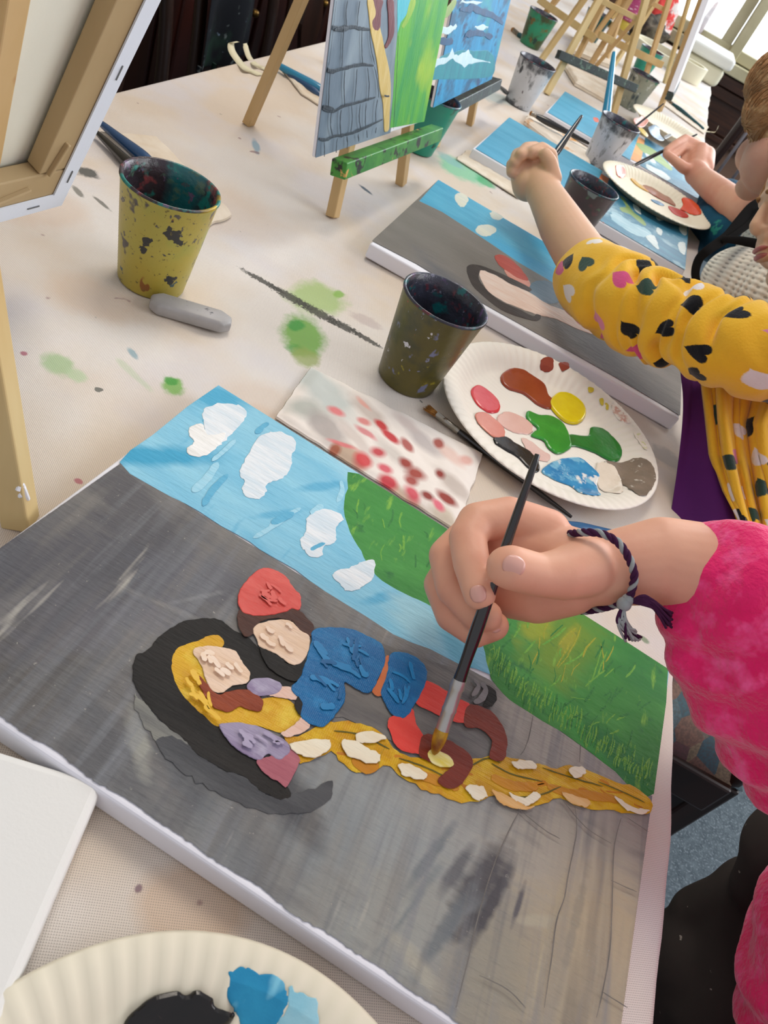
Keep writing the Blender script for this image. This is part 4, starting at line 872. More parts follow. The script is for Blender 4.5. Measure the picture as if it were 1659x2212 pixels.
# ================================================================ WATER CUPS
def cup(px_, label, outer, inner, rb=.028, rt_=.0395, h=.092, liquid=.3, liqm=None, z=0.0, name='water_cup', loc=None, group=None):
    g = loc if loc is not None else G(*px_); t = thing(name, label, 'cup', (g.x, g.y, TZ + z), group=group)
    wl = .0013
    prof = [(0, .0012), (rb - .003, .0012), (rb - .0008, 0), (rb, .0015), (rb + (rt_ - rb) * .5, h * .5), (rt_ - .0004, h - .004), (rt_ + .0007, h - .0028), (rt_ + .0007, h - .0022)]
    v, f = lathe_vf(prof, 56); mesh('cup_wall', v, f, outer, t, local=True)
    ri = lambda zz: rb + (rt_ - rb) * zz / h - wl - .0004
    prof = [(rt_ + .0008, h - .0022), (rt_ + .0007, h - .0004), (rt_ - .0003, h), (rt_ - wl - .0006, h - .0008)] + [(ri(h * k), h * k) for k in (.85, .6, .35, .12)] + [(ri(.004) * .9, .0035), (0, .0032)]
    v, f = lathe_vf(prof, 56, wob=lambda r, z_, a: -.0006 * abs(noise.noise(Vector((math.cos(a) * 3, math.sin(a) * 3, z_ * 90))))); mesh('dried_paint_lining', v, f, inner, t, local=True)
    if liqm:
        hz = h * liquid; v, f = lathe_vf([(ri(hz) - .0002, hz), (0, hz)], 40); mesh('paint_water', v, f, liqm, t, local=True)
    return t
K_ = C
in_dark = mat('dark_dried_paint', C('#2a2a33'), .3, .5, c2=C('#3c3f4d'), vs=60, bump=.8, bs=180, spots=[(C('#14686a'), 55, .56, .64, 2), (C('#6d2b34'), 60, .58, .66, 6), (C('#7d7f90'), 110, .63, .7, 9), (C('#57406a'), 70, .62, .7, 11)])
in_teal = mat('teal_plum_dried_paint', C('#2c2226'), .3, .5, c2=C('#3a3038'), vs=50, bump=.8, bs=160, blobs=[(.035, .005, .013, .022, 0, C('#cfae1c'), .95, .4), (-.006, .034, .02, .012, 0, C('#146a6c'), .85, .7)],
    spots=[(C('#1f7a70'), 45, .54, .6, 2), (C('#7a3a3c'), 50, .58, .66, 6), (C('#4f6b58'), 60, .6, .68, 9), (C('#6b5870'), 90, .64, .7, 4)])
wat = mat('murky_brown_water', C('#2a1712'), .05, .6); wat2 = mat('murky_black_water', C('#1c2228'), .05, .6)
m1 = mat('mustard_cup_plastic', C('#a89f48'), .38, .45, c2=C('#ad9a3c'), vs=14, bump=.25, bs=120,
    spots=[(C('#8c9b48'), 16, .5, .7, 1), (C('#4f4a48'), 30, .60, .625, 3), (C('#2f3030'), 55, .645, .665, 6), (C('#8c5a2a'), 48, .665, .69, 12, (1, 1, .6)), (C('#39555c'), 90, .70, .72, 8), (C('#d9d6c4'), 70, .735, .75, 15), (C('#3e3f44'), 120, .66, .69, 21), (C('#6d6230'), 200, .64, .70, 27), (C('#54504a'), 75, .65, .68, 33)],
    blobs=[])
m2 = mat('olive_cup_plastic', C('#4f4a1e'), .36, .45, c2=C('#5e5722'), vs=22, bump=.3, bs=120,
    spots=[(C('#3d4028'), 30, .5, .65, 2), (C('#8d8424'), 60, .64, .69, 5), (C('#6f7696'), 55, .64, .68, 9, (1, 1, .7)), (C('#7a7f95'), 140, .66, .70, 29), (C('#383c52'), 45, .64, .69, 12), (C('#c9cbd3'), 75, .70, .72, 16), (C('#a04838'), 150, .74, .76, 3)])
cup((326, 607), 'mustard yellow water cup flecked with dried paint, near the easel on the left', m1, in_teal, liqm=wat, liquid=.25, rb=.0285, rt_=.0395)
cup((877, 818), 'dark olive green water cup speckled with paint beside the round palette plate', m2, in_dark, liqm=None, rb=.0285, rt_=.040, h=.090)
m3 = mat('dark_plum_cup', C('#2b2a30'), .3, .5, c2=C('#3a2a34'), vs=30, bump=.3, spots=[(C('#6f7f80'), 26, .6, .64, 3), (C('#5b2a3c'), 30, .6, .7, 7), (C('#3e5a45'), 60, .66, .7, 9)])
cup((1219, 508), 'dark plum cup smeared with grey, behind the second child\'s bare forearm', m3, in_dark, rb=.029, rt_=.0405, h=.085, liqm=wat2, liquid=.8)
def white_cup(nm, tone='#d4d6da', k=0):
    return mat(nm, C(tone), .4, .4, c2=C('#c3c6ca'), vs=20, bump=.25, spots=[(C('#3e4146'), 50 + k, .60, .645, 3 + k, (1, 1, .33)), (C('#7d7f82'), 80, .6, .7, 6 + k, (1, 1, .3)), (C('#5b4a55'), 90, .67, .70, 9 + k, (1, 1, .5)), (C('#4a5f55'), 140, .66, .7, 19 + k)])
def rimdark(nm, base, k=0):
    """white plastic with a crust of dark paint toward the rim"""
    m_ = white_cup(nm, base, k); nt = m_.node_tree; b = nt.nodes['Principled BSDF']; src = b.inputs['Base Color'].links[0].from_socket
    s = NB.__new__(NB); s.m = m_; s.nt = nt; s.b = b; s.tc = [n for n in nt.nodes if n.type == 'TEX_COORD'][0]
    sp = s.n('ShaderNodeSeparateXYZ'); s.l(s.tc.outputs['Object'], sp.inputs[0])
    zz = s.math('ADD', sp.outputs[2], s.math('MULTIPLY', s.math('SUBTRACT', s.noise(s.tc.outputs['Object'], 55, 4), .5), .07))
    top = s.rng(zz, .070, .084); bot = s.rng(zz, .010, .0)
    c = s.mix(s.math('MULTIPLY', s.math('MAXIMUM', top, bot), .9), src, s.mix(s.rng(s.noise(s.tc.outputs['Object'], 90, 3), .45, .6), C('#2e3138'), C('#6c6f74'))); s.l(c, b.inputs['Base Color']); return m_
cup((1286, 359), 'white paint-streaked cup with a teal brush standing in it, behind the dark plum cup', rimdark('streaked_white_cup', '#cdcfd8'), in_dark, rb=.029, rt_=.041, h=.092)
cup((1117, 226), 'white paint-streaked cup standing alone left of the black-handled brush, below the green cup', rimdark('streaked_white_cup_two', '#cfd2d6', 5), in_dark, rb=.029, rt_=.041, h=.090)
teal_m = mat('teal_cup_plastic', C('#178072'), .35, .45, c2=C('#1f8f76'), vs=16, bump=.2, spots=[(C('#123c3a'), 40, .62, .68, 3), (C('#2f5f3a'), 26, .58, .7, 7), (C('#b9d0c8'), 90, .72, .74, 9)])
cup((899, 320), 'teal green cup half hidden behind the brick tower picture', teal_m, in_dark, rb=.027, rt_=.038, h=.082, liqm=wat2, liquid=.8)
gm = mat('green_cup_plastic', C('#1f8f6b'), .35, .45, c2=C('#2a7a50'), vs=12, bump=.2, spots=[(C('#3a4a26'), 22, .5, .62, 4), (C('#6d5a2a'), 34, .62, .7, 8), (C('#12352f'), 50, .64, .7, 10)])
cup((1143, 98), 'bright green cup with brown smears, beyond the lone white cup', gm, in_dark, h=.085, rb=.03, rt_=.043)
cup((1382, 158), 'green cup with a dark line, just behind the grey smeared cup', teal_m, in_dark, h=.078, rb=.03, rt_=.043)
gy = mat('grey_smeared_cup', C('#9b9c8a'), .4, .4, c2=C('#7d8479'), vs=20, bump=.25, spots=[(C('#3f4a4e'), 40, .55, .62, 2, (1, 1, .3)), (C('#2f7a5a'), 40, .62, .7, 5), (C('#c9cbc4'), 60, .6, .7, 8)])
cup((1355, 232), 'grey smeared see-through cup in front of the green one, behind the streaked white cup', gy, in_dark, h=.088, rb=.029, rt_=.042)
dt = mat('deep_teal_cup', C('#15585a'), .35, .45, c2=C('#1a4a50'), vs=16)
cup((1262, 96), 'deep teal cup seen between the easel legs', dt, in_dark, h=.10, rb=.03, rt_=.045)
cup((1420, 62), 'blue-grey cup at the far end among the cluttered pots', mat('blue_grey_cup', C('#3c5560'), .35, .45, c2=C('#24383f'), vs=16), in_dark, h=.11, rb=.035, rt_=.05)

# ================================================================ PAPER PLATES
M_plate = mat('paper_plate', C('#ede7db'), .6, .3, bump=.05, bs=80)
M_plate2 = mat('ivory_paper_plate', C('#e3dcc6'), .6, .3, bump=.05, bs=80)
def plate(c, label, R=.120, m_=None, dz=0.0, flutes=72):
    t = thing('paper_plate', label, 'plate', (c.x, c.y, TZ + dz))
    prof = [(0, .0016), (R * .70, .0016), (R * .745, .0030), (R * .80, .0078), (R * .86, .0125), (R * .93, .0150), (R * .985, .0158), (R, .0150), (R * .995, .0142), (R * .93, .0136), (R * .86, .0110), (R * .80, .0060), (R * .74, .0008), (R * .70, 0), (0, 0)]
    def wob_pt(r, z_, a): return 0
    seg = flutes * 4; V, F = [], []
    for (r, z_) in prof:
        amp = .0006 if R * .73 < r < R * .99 and z_ > .002 else 0
        for k in range(seg):
            a = 2 * math.pi * k / seg; V.append((r * math.cos(a), r * math.sin(a), z_ + amp * math.cos(flutes * a)))
    for i in range(len(prof) - 1):
        for k in range(seg):
            k2 = (k + 1) % seg; F.append((i * seg + k, i * seg + k2, (i + 1) * seg + k2, (i + 1) * seg + k))
    mesh('plate', [Vector(v) for v in V], F, m_ or M_plate, t, local=True)
    return t
PR = lambda R: [(0, .0016), (R * .70, .0016), (R * .745, .0030), (R * .80, .0078), (R * .86, .0125), (R * .93, .0150), (R * .985, .0158), (R, .0150)]
def plate_paint(t, R, shapes, name='paint_blob', tf=None):
    """shapes: (points, material, thickness, ragged)  drape each outline on the plate."""
    pr = PR(R)
    def zat(x, y):
        r = min(math.hypot(x, y), R * .999)
        for (a, za), (b, zb) in zip(pr, pr[1:]):
            if r <= b: return za + (zb - za) * (r - a) / (b - a + 1e-9)
        return .015
    c = t.location
    for k, (pts, m_, h, rag) in enumerate(shapes):
        P = Paint(Vector((0, 0, 0)), Vector((1, 0, 0)), Vector((0, 1, 0)), Vector((0, 0, 1)))
        q = []
        for p in pts:
            z_ = .0016
            for it in range(14): g = G(p[0], p[1], t.location.z - TZ + z_); z_ = z_ * .5 + .5 * zat(g.x - c.x, g.y - c.y)
            q.append((g.x - c.x, g.y - c.y))
        P.poly(q, m_, rag=rag, h=h, inset=min(.0022, h * 1.4), keep=.0003 + .00025 * (k % 4), smooth=5)
        V = []
        # subdivide for draping on the curved rim
        b = bmesh.new(); vs = [b.verts.new(v) for v in P.V]
        for f in P.F:
            try: b.faces.new([vs[i] for i in f])
            except ValueError: pass
        if any(math.hypot(*p) > R * .70 for p in q):
            bmesh.ops.triangulate(b, faces=b.faces)
            for _ in range(3):
                le = [e for e in b.edges if e.calc_length() > .004]
                if le: bmesh.ops.subdivide_edges(b, edges=le, cuts=1); bmesh.ops.triangulate(b, faces=b.faces)
        for v in b.verts: v.co.z += zat(v.co.x, v.co.y)
        me = bpy.data.meshes.new(name); bmesh.ops.recalc_face_normals(b, faces=b.faces); b.to_mesh(me); b.free(); me.materials.append(m_)
        for p_ in me.polygons: p_.use_smooth = p_.normal.z < .93
        o = bpy.data.objects.new(name, me); COL.objects.link(o); o.parent = t
def wet(n, a, b, **k): return mat('wet_' + n, C(a), .25, .4, c2=C(b), vs=60, coat=.15, bump=.5, bs=110, **k)
def dry(n, a, b, **k): return mat('dry_' + n, C(a), .5, .3, c2=C(b), vs=60, bump=.3, bs=150, **k)
pl1 = plate(Vector((.0985, .6785, 0)), 'white paper plate used as a palette, beside the olive cup')
Zp = lambda pts: [(780 + x / 1.887, 360 + y / 1.887) for x, y in pts]
plate_paint(pl1, .120, [
    (Zp([(450, 905), (480, 893), (530, 925), (563, 965), (560, 1000), (520, 1005), (475, 975), (450, 935)]), wet('red', '#cf2f3a', '#d8434a'), .0018, .0003),
    (Zp([(570, 850), (600, 828), (650, 826), (690, 850), (745, 890), (765, 940), (800, 960), (770, 990), (720, 975), (660, 930), (600, 910), (570, 880)]), wet('brown', '#8f3d22', '#9a4426'), .0022, .0004),
    (Zp([(765, 960), (800, 925), (850, 930), (905, 975), (912, 1020), (880, 1052), (830, 1045), (780, 1000)]), wet('yellow', '#e3cf12', '#d9c00a'), .0028, .0003),
    (Zp([(465, 1010), (500, 1005), (540, 1030), (580, 1070), (580, 1105), (545, 1110), (500, 1075), (470, 1040)]), wet('coral', '#d98b78', '#d47f6c'), .0010, .0006),
    (Zp([(560, 1015), (600, 1000), (670, 1030), (700, 1060), (690, 1090), (640, 1090), (590, 1070), (555, 1040)]), wet('pale_pink', '#e3b9ac', '#dfb2a6'), .0010, .0010),
    (Zp([(655, 1110), (690, 1120), (740, 1160), (770, 1180), (760, 1205), (710, 1190), (670, 1150)]), dry('faint_pink', '#e0c0b4', '#d9b3a8'), .0003, .0010),
    (Zp([(840, 1095), (920, 1100), (935, 1065), (980, 1070), (1020, 1100), (1060, 1150), (1055, 1195), (1020, 1205), (950, 1170), (880, 1145), (840, 1140)]), wet('deep_green', '#1f7a30', '#226e2a'), .0016, .0006),
    (Zp([(675, 1000), (720, 1015), (770, 1020), (820, 1050), (850, 1110), (850, 1150), (800, 1175), (760, 1150), (740, 1120), (690, 1100), (715, 1070), (675, 1035)]), wet('leaf_green', '#359a34', '#2b8a2e'), .0018, .0006),
    (Zp([(542, 1105), (590, 1103), (630, 1130), (690, 1165), (725, 1210), (722, 1245), (690, 1240), (640, 1190), (590, 1160), (545, 1130)]), wet('black', '#0e0c0b', '#191513'), .0016, .0008),
    (Zp([(735, 1245), (770, 1210), (830, 1190), (890, 1190), (930, 1220), (970, 1260), (960, 1300), (975, 1340), (920, 1340), (860, 1310), (790, 1280)]), wet('mixed_blue', '#2479b0', '#3a95c6', spots=[(C('#e6e6e2'), 55, .55, .6, 4), (C('#78b8d4'), 70, .5, .6, 9)]), .0016, .0008),
    (Zp([(960, 1210), (1030, 1225), (1060, 1290), (1060, 1330), (1000, 1330), (960, 1290)]), wet('cream_white', '#e8dccb', '#e0d3c0'), .0010, .0010),
    (Zp([(990, 1205), (1050, 1210), (1120, 1190), (1180, 1210), (1200, 1270), (1180, 1320), (1140, 1345), (1100, 1320), (1050, 1290), (1010, 1250)]), dry('grey_brown', '#857565', '#75685b', spots=[(C('#c9c3b8'), 130, .62, .7, 3)]), .0004, .0014),
    (Zp([(735, 785), (775, 780), (782, 825), (760, 838), (732, 830)]), dry('brown_dab', '#93402e', '#8a3826'), .0004, .0008),
    (Zp([(808, 800), (840, 800), (848, 820), (820, 836), (808, 820)]), dry('brown_dab', '#93402e', '#8a3826'), .0004, .0008),
    (Zp([(925, 900), (945, 905), (945, 920), (928, 922)]), dry('yellow_dab', '#d4c040', '#c9b43a'), .0003, .0008),
    (Zp([(970, 950), (985, 948), (985, 975), (975, 972)]), dry('yellow_dab', '#d4c040', '#c9b43a'), .0003, .0005),
    (Zp([(995, 965), (1006, 968), (1008, 990), (998, 990)]), dry('yellow_dab', '#d4c040', '#c9b43a'), .0003, .0005),
    (Zp([(1020, 975), (1040, 980), (1085, 1020), (1098, 1045), (1060, 1040), (1030, 1010)]), dry('rust_lines', '#c98a78', '#e3c9bb', spots=[(C('#eee6da'), 250, .45, .5, 3)]), .0003, .0010),
    (Zp([(1110, 1085), (1140, 1095), (1165, 1150), (1150, 1150), (1120, 1110)]), dry('lime_flecks', '#dfe0b4', '#cfd48e', spots=[(C('#eee6da'), 250, .42, .46, 3)]), .0002, .0010),
])
# plate at the bottom edge of the picture
g = G(400, 2012, .0155); pc = Vector((.0691, .014, 0))
pl2 = plate(pc, 'ivory paper plate in the near corner with black and blue paint', m_=M_plate2)
Zq = lambda pts: [(x / 2.0, 1500 + y / 2.0) for x, y in pts]
plate_paint(pl2, .120, [
    (Zq([(1000, 1190), (1060, 1180), (1110, 1195), (1200, 1225), (1240, 1290), (1240, 1350), (1200, 1420), (1130, 1480), (1060, 1450), (1020, 1380), (985, 1320), (990, 1250)]), dry('cyan_swipe', '#2a93bc', '#1f84b0', spots=[(C('#7cc3da'), 50, .58, .7, 3, (1, .3, 1))]), .0004, .0014),
    (Zq([(1245, 1270), (1300, 1290), (1370, 1320), (1370, 1420), (1330, 1520), (1230, 1500), (1200, 1430), (1240, 1360)]), dry('pale_cyan_swipe', '#9fcfdc', '#86c2d4'), .0003, .0016),
    (Zq([(530, 1430), (600, 1350), (680, 1300), (760, 1285), (800, 1300), (850, 1282), (910, 1310), (930, 1350), (1000, 1380), (1010, 1400), (960, 1450), (860, 1480), (700, 1520), (560, 1500)]), wet('thick_black', '#070605', '#120d0b', spots=[(C('#5a1c14'), 60, .68, .72, 5)]), .0040, .0003),
])
# palettes farther along
Zr = lambda pts: [(1200 + x / 4.608, 240 + y / 4.608) for x, y in pts]
def fit_c(ptsLRTB, z=.0155):
    g = [G(x, y, z) for x, y in ptsLRTB]; return sum(g, Vector((0, 0, 0))) / 4
gL, gR = G(1314, 352, .0155), G(1518, 476, .03)
pl3 = plate(Vector((.1487, 1.612, 0)), 'cream plate with red and yellow paint between the two blue water pictures', m_=M_plate2, dz=TH + .0005, R=.118)
plate_paint(pl3, .118, [
    (Zr([(595, 545), (640, 540), (685, 570), (695, 640), (660, 670), (620, 650), (600, 600)]), wet('terracotta', '#bf5d45', '#c96b52'), .0012, .0008),
    (Zr([(745, 680), (780, 675), (830, 730), (900, 770), (930, 810), (880, 790), (800, 740)]), wet('ochre_yellow', '#d0ae1c', '#c98a26'), .0012, .0008),
    (Zr([(870, 740), (950, 760), (1060, 830), (1150, 880), (1195, 950), (1120, 920), (1000, 860), (900, 790)]), wet('umber', '#8a4526', '#96502e'), .0012, .0008),
    (Zr([(1250, 880), (1330, 880), (1400, 930), (1450, 1020), (1390, 1040), (1300, 1010), (1240, 980), (1270, 930)]), wet('orange_red', '#d14820', '#da5328'), .0012, .0008),
    (Zr([(1120, 950), (1200, 970), (1300, 1020), (1320, 1060), (1260, 1060), (1170, 1020)]), wet('crimson', '#b52a26', '#c0332b'), .0012, .0008),
    (Zr([(950, 880), (1020, 900), (1080, 940), (1040, 940), (970, 905)]), wet('small_blue', '#2c6f9a', '#3a83ad'), .0008, .0008),
])
gL, gR = G(1395, 250, .0155), G(1470, 330, .0155)
pl4 = plate(Vector(((gL.x + gR.x) / 2 + .01, (gL.y + gR.y) / 2 + .03, 0)), 'farthest cream palette plate, dark blue and salmon paint, behind the third child\'s fingers', m_=M_plate2, R=.112, dz=TH + .0005)
plate_paint(pl4, .112, [
    (Zr([(780, 75), (830, 65), (880, 70), (915, 110), (890, 150), (830, 160), (780, 110)]), wet('salmon', '#d98d7a', '#d2806c'), .0008, .0008),
    (Zr([(825, 170), (870, 180), (920, 240), (900, 255), (850, 215)]), wet('canary', '#d6bc2a', '#cdae20'), .0008, .0008),
    (Zr([(930, 160), (990, 190), (1040, 235), (1080, 290), (1030, 295), (970, 260), (930, 210)]), wet('petrol_blue', '#25587a', '#2e6d90', spots=[(C('#a9c9d6'), 60, .6, .66, 3)]), .0008, .0008),
    (Zr([(1080, 255), (1140, 262), (1150, 275), (1100, 280)]), wet('near_black', '#1c2022', '#262a2c'), .0008, .0008),
])

# ================================================================ BRUSHES
M_blackwood = mat('black_lacquer', C('#14110f'), .2, .6, coat=.4)
M_ferrule = mat('nickel_ferrule', C('#9b968c'), .3, .5, metal=.9, spots=[(C('#5a4d40'), 90, .6, .66, 3)])
M_teal_l = mat('teal_lacquer', C('#0f7fa6'), .2, .6, coat=.4)
M_navy = mat('navy_lacquer', C('#1b456e'), .2, .6, coat=.4)
M_dkgreen = mat('dark_green_lacquer', C('#1f4f55'), .25, .5)
M_brist = mat('tan_bristle', C('#a8763a'), .7, .2, c2=C('#7d5426'), vs=300, st=(1, 1, .1))
M_bristd = mat('dark_bristle', C('#2b2a28'), .6, .3)
def brush(label, tip, end, handle=M_blackwood, rh=.0032, flen=.022, blen=.014, bris=M_brist, rf=.0028, flat=1.0, ferr=M_ferrule, group=None, fan=False):
    tip, end = Vector(tip), Vector(end); d = (end - tip); L = d.length; d.normalize()
    t = thing('paintbrush', label, 'brush', (tip + end) / 2, group=group)
    pf = tip + d * blen; ph = pf + d * flen
    h = [ph - d * .002, ph + d * (L - blen - flen) * .08, ph + d * (L - blen - flen) * .25, ph + d * (L - blen - flen) * .6, end - d * .004, end]
    tube('handle', h, [rf * .95, rh * 1.0, rh * 1.15, rh * .85, rh * .55, rh * .25], handle, t, seg=14, sub=4)
    tube('ferrule', [pf, pf + d * flen * .35, pf + d * flen * .4, pf + d * flen * .45, pf + d * flen * .8, pf + d * flen * .84, ph], [(rf * 1.15 * flat, rf / flat), (rf * 1.05, rf), (rf * 1.15, rf * 1.1), (rf * 1.05, rf), (rf, rf), (rf * 1.15, rf * 1.15), (rf, rf)], ferr, t, seg=14)
    if fan:
        vf = []
        side = d.cross(Vector((0, 0, 1))).normalized()
        for k in range(26):
            o_k = (k / 25 - .5); a_ = pf + side * (o_k * rf * 1.6) + Vector((0, 0, (k % 3 - 1) * rf * .35)); b_ = tip + side * (o_k * rf * 4.2) + d * (random.random() * .003) + Vector((0, 0, (k % 3 - 1) * .0006))
            vf.append(tube_vf([a_ + d * .002, (a_ + b_) / 2, b_], [.00045, .0004, .00012], 5))
        v, f = join(*vf); mesh('bristles', v, f, bris, t)
    else:
        tube('bristles', [pf + d * .001, pf - d * blen * .35, tip + d * blen * .2, tip], [(rf * 1.05 * flat, rf * .95 / flat), (rf * 1.15 * flat, rf / flat), (rf * .7 * flat, rf * .6 / flat), (.0004, .0003)], bris, t, seg=12, sub=3)
    return t
brush('black-handled brush with splayed tan bristles lying beside the palette plate', G(917, 876, .004), G(1233, 1116, .003), rh=.0032, flen=.026, blen=.014, fan=True, rf=.0030)
brush('brush with dark bristles, mostly hidden beneath the foreground hand', G(1036, 1097, .003), G(1190, 1150, .003), flen=.02, blen=.010, bris=M_bristd, fan=True, rf=.0028)
brush('blue flat-ferruled brush lying behind the foreground wrist', G(1165, 1126, .004), G(1370, 1160, .004), handle=mat('steel_blue_lacquer', C('#2c5f8c'), .25, .5), rh=.0045, rf=.0042, flen=.02, blen=.004)
brush('navy brush lying behind the mustard cup, upper one of the pair', G(395, 410, .009), G(212, 262, .009), handle=M_navy, rh=.0062, rf=.005, flen=.03)
brush('black brush with printed bands lying behind the mustard cup', G(345, 420, .006), G(208, 285, .006), handle=M_blackwood, rh=.005, rf=.004, flen=.03)
g1, g2 = G(259 - 10, 322 - 6, .012), G(270, 335, .011)
brush('teal brush lying on tissue behind the brick tower picture', G(760, 235, .008), G(583, 130, .008), handle=M_teal_l, rh=.007, rf=.006, flen=.03)
brush('thin black brush lying just under the teal one by the easel leg', G(740, 240, .005), G(620, 158, .005), handle=M_navy, rh=.005, rf=.004, flen=.03)
cw = G(1286, 359)
brush('teal brush standing in the streaked white cup', Vector((cw.x + .006, cw.y - .008, TZ + .008)), D(1326, 116, 1.585), handle=M_teal_l, rh=.0085, rf=.006, flen=.03)
brush('thin black brush leaning out over the right rim of the streaked white cup', Vector((cw.x - .01, cw.y + .0, TZ + .008)), D(1432, 225, 1.60), handle=M_blackwood, rh=.0028, rf=.0022, flen=.02)
brush('black-handled brush with shiny ferrule lying between the two plain blue pictures', G(1144, 243, .022), G(1272, 310, .024), handle=M_blackwood, rh=.006, rf=.004, flen=.012, blen=.004)
brush('dark green-handled brush lying on the white cloth at the far right', G(1436, 213, .005), G(1519, 278, .005), handle=M_dkgreen, rh=.008, rf=.007, flen=.03)
brush('brown-handled brush leaning up against the far window light', G(1493, 88, .06), D(1548, 8, 4.0), handle=mat('brown_lacquer', C('#5a3b34'), .4), rh=.018, rf=.014, flen=.05)
brush('dark brush resting on the cloth behind the wave picture, by the green cup', G(1105, 62, .004), G(1128, 82, .004), handle=M_dkgreen, rh=.007, rf=.006, flen=.03)
brush('thin dark brush poking out beside the ledge of the wave picture', G(1100, 205, .004), G(1068, 178, .05), handle=M_blackwood, rh=.004, rf=.003, flen=.015)

# ================================================================ SMALL THINGS ON THE CLOTH
def eraser():
    a_, b_ = G(345, 672), G(470, 708); d = (b_ - a_).normalized(); s_ = Vector((-d.y, d.x, 0)); c = (a_ + b_) / 2 + s_ * .002
    t_o = [(-.034, -.005), (-.034, .005), (-.028, .0105), (.028, .0105), (.035, .005), (.035, -.005), (.028, -.0105), (-.028, -.0105)]
    V = []; F = []
    for z_, k in ((0, .9), (.002, 1), (.009, 1), (.0115, .86)):
        for x, y in t_o: V.append(Vector((c.x, c.y, TZ)) + d * (x * (k if abs(x) > .03 else k)) + s_ * y * k + Vector((0, 0, z_)))
    for r in range(3):
        for i in range(8): F.append((r * 8 + i, r * 8 + (i + 1) % 8, (r + 1) * 8 + (i + 1) % 8, (r + 1) * 8 + i))
    F.append(tuple(range(8))[::-1]); F.append(tuple(24 + i for i in range(8)))
    o = mesh('eraser', V, F, mat('grubby_grey_eraser', C('#a7a4a4'), .45, .4, c2=C('#9a9896'), vs=40, bump=.2, spots=[(C('#5b5d60'), 80, .62, .68, 3), (C('#c2bfbd'), 50, .6, .7, 5)]), None, loc=Vector((c.x, c.y, TZ)))
    clean(o, bev=.0015, seg=3); o.data.set_sharp_from_angle(angle=.9); tag(o, 'grubby grey block eraser lying in front of the mustard cup', 'eraser')
eraser()
def tissue(name, label, corners, m_, layers=3, h=.0035, seed=1, cat='tissue', lift=0.0, grid=46):
    """corners: four pixels TL TR BR BL of a folded sheet."""
    g = [G(*c) for c in corners]; c = sum(g, Vector((0, 0, 0))) / 4
    V, F = [], []; n = grid
    for j in range(n + 1):
        for i in range(n + 1):
            u, v_ = i / n, j / n; p = g[0] * (1 - u) * (1 - v_) + g[1] * u * (1 - v_) + g[2] * u * v_ + g[3] * (1 - u) * v_
            e = min(u, 1 - u, v_, 1 - v_)
            w = noise.noise(Vector((p.x * 40, p.y * 40, seed))) + .5 * noise.noise(Vector((p.x * 110, p.y * 110, seed + 4))) + .25 * abs(noise.noise(Vector((p.x * 60 + p.y * 90, p.y * 20, seed + 4))))
            z_ = h * min(1, .55 + e * 9) + .0014 * w * min(1, e * 14 + .2)
            V.append(Vector((p.x + .002 * noise.noise(Vector((p.y * 60, seed, u))), p.y + .002 * noise.noise(Vector((p.x * 60, seed + 3, v_))), TZ + max(.0006, z_) + lift)))
    for j in range(n):
        for i in range(n): F.append((j * (n + 1) + i, j * (n + 1) + i + 1, (j + 1) * (n + 1) + i + 1, (j + 1) * (n + 1) + i))
    bnd = [i for i in range(n + 1)] + [j * (n + 1) + n for j in range(1, n + 1)] + [n * (n + 1) + i for i in range(n - 1, -1, -1)] + [j * (n + 1) for j in range(n - 1, 0, -1)]
    base = len(V); prev = bnd
    for L in range(layers):
        z_ = TZ + lift + h * (1 - (L + 1) / layers) * .8; off = .0007 * (1 if L % 2 else -1)
        ring = []
        for k in bnd:
            q = V[k]; dd = Vector((q.x - c.x, q.y - c.y, 0)).normalized(); V.append(Vector((q.x + dd.x * off, q.y + dd.y * off, z_ + .0001))); ring.append(len(V) - 1)
        for a_ in range(len(bnd)):
            b_ = (a_ + 1) % len(bnd); F.append((prev[a_], prev[b_], ring[b_], ring[a_]))
        prev = ring
    o = mesh(name, V, F, m_, None, loc=Vector((c.x, c.y, TZ))); tag(o, label, cat); return o, c
ncorn = [(670, 798), (1040, 985), (985, 1150), (594, 905)]
def N6(x, y): return G(560 + x / 3.072, 780 + y / 3.072, .004)
gc = sum([G(*c) for c in ncorn], Vector((0, 0, 0))) / 4
def nb6(x, y, rx, ry, an, col, k=.95, rag=.45):
    g = N6(x, y); return (g.x - gc.x, g.y - gc.y, rx, ry, an, C(col), k, rag)
reds = [(690, 405, .011, .008, 0, '#d98a86'), (805, 432, .013, .0085, -.4, '#c03a3c'), (865, 505, .016, .008, -.3, '#c43a40'), (980, 565, .016, .008, -.75, '#b0605a'), (710, 485, .018, .006, -.2, '#d98f90'), (510, 340, .013, .010, .2, '#dd7f80'), (545, 560, .020, .005, .3, '#d98080'),
        (790, 610, .012, .013, -.8, '#c4474f'), (693, 662, .0135, .015, 0, '#cc4a4e'), (832, 718, .012, .010, 0, '#d4606c'), (855, 797, .015, .012, -.2, '#c9434e'), (965, 685, .013, .012, 0, '#9c3f36'), (1040, 755, .018, .015, .3, '#a3463c'), (1195, 752, .010, .012, .3, '#8f332c'),
        (1010, 800, .012, .012, 0, '#a8504a'), (1015, 880, .011, .017, .9, '#d05763'), (1110, 900, .012, .010, 0, '#8c322c'), (1240, 915, .019, .011, -.2, '#93362e'), (1185, 960, .012, .008, -.5, '#dd6f80'), (1185, 550, .009, .013, 0, '#a8584e'), (1370, 660, .010, .013, -.6, '#dfb0a4'), (690, 290, .016, .006, -.4, '#d9a598'), (500, 590, .008, .012, 0, '#a8624a')]
nbl = [nb6(x, y, rx * .74, ry * .74, an, c) for x, y, rx, ry, an, c in reds]
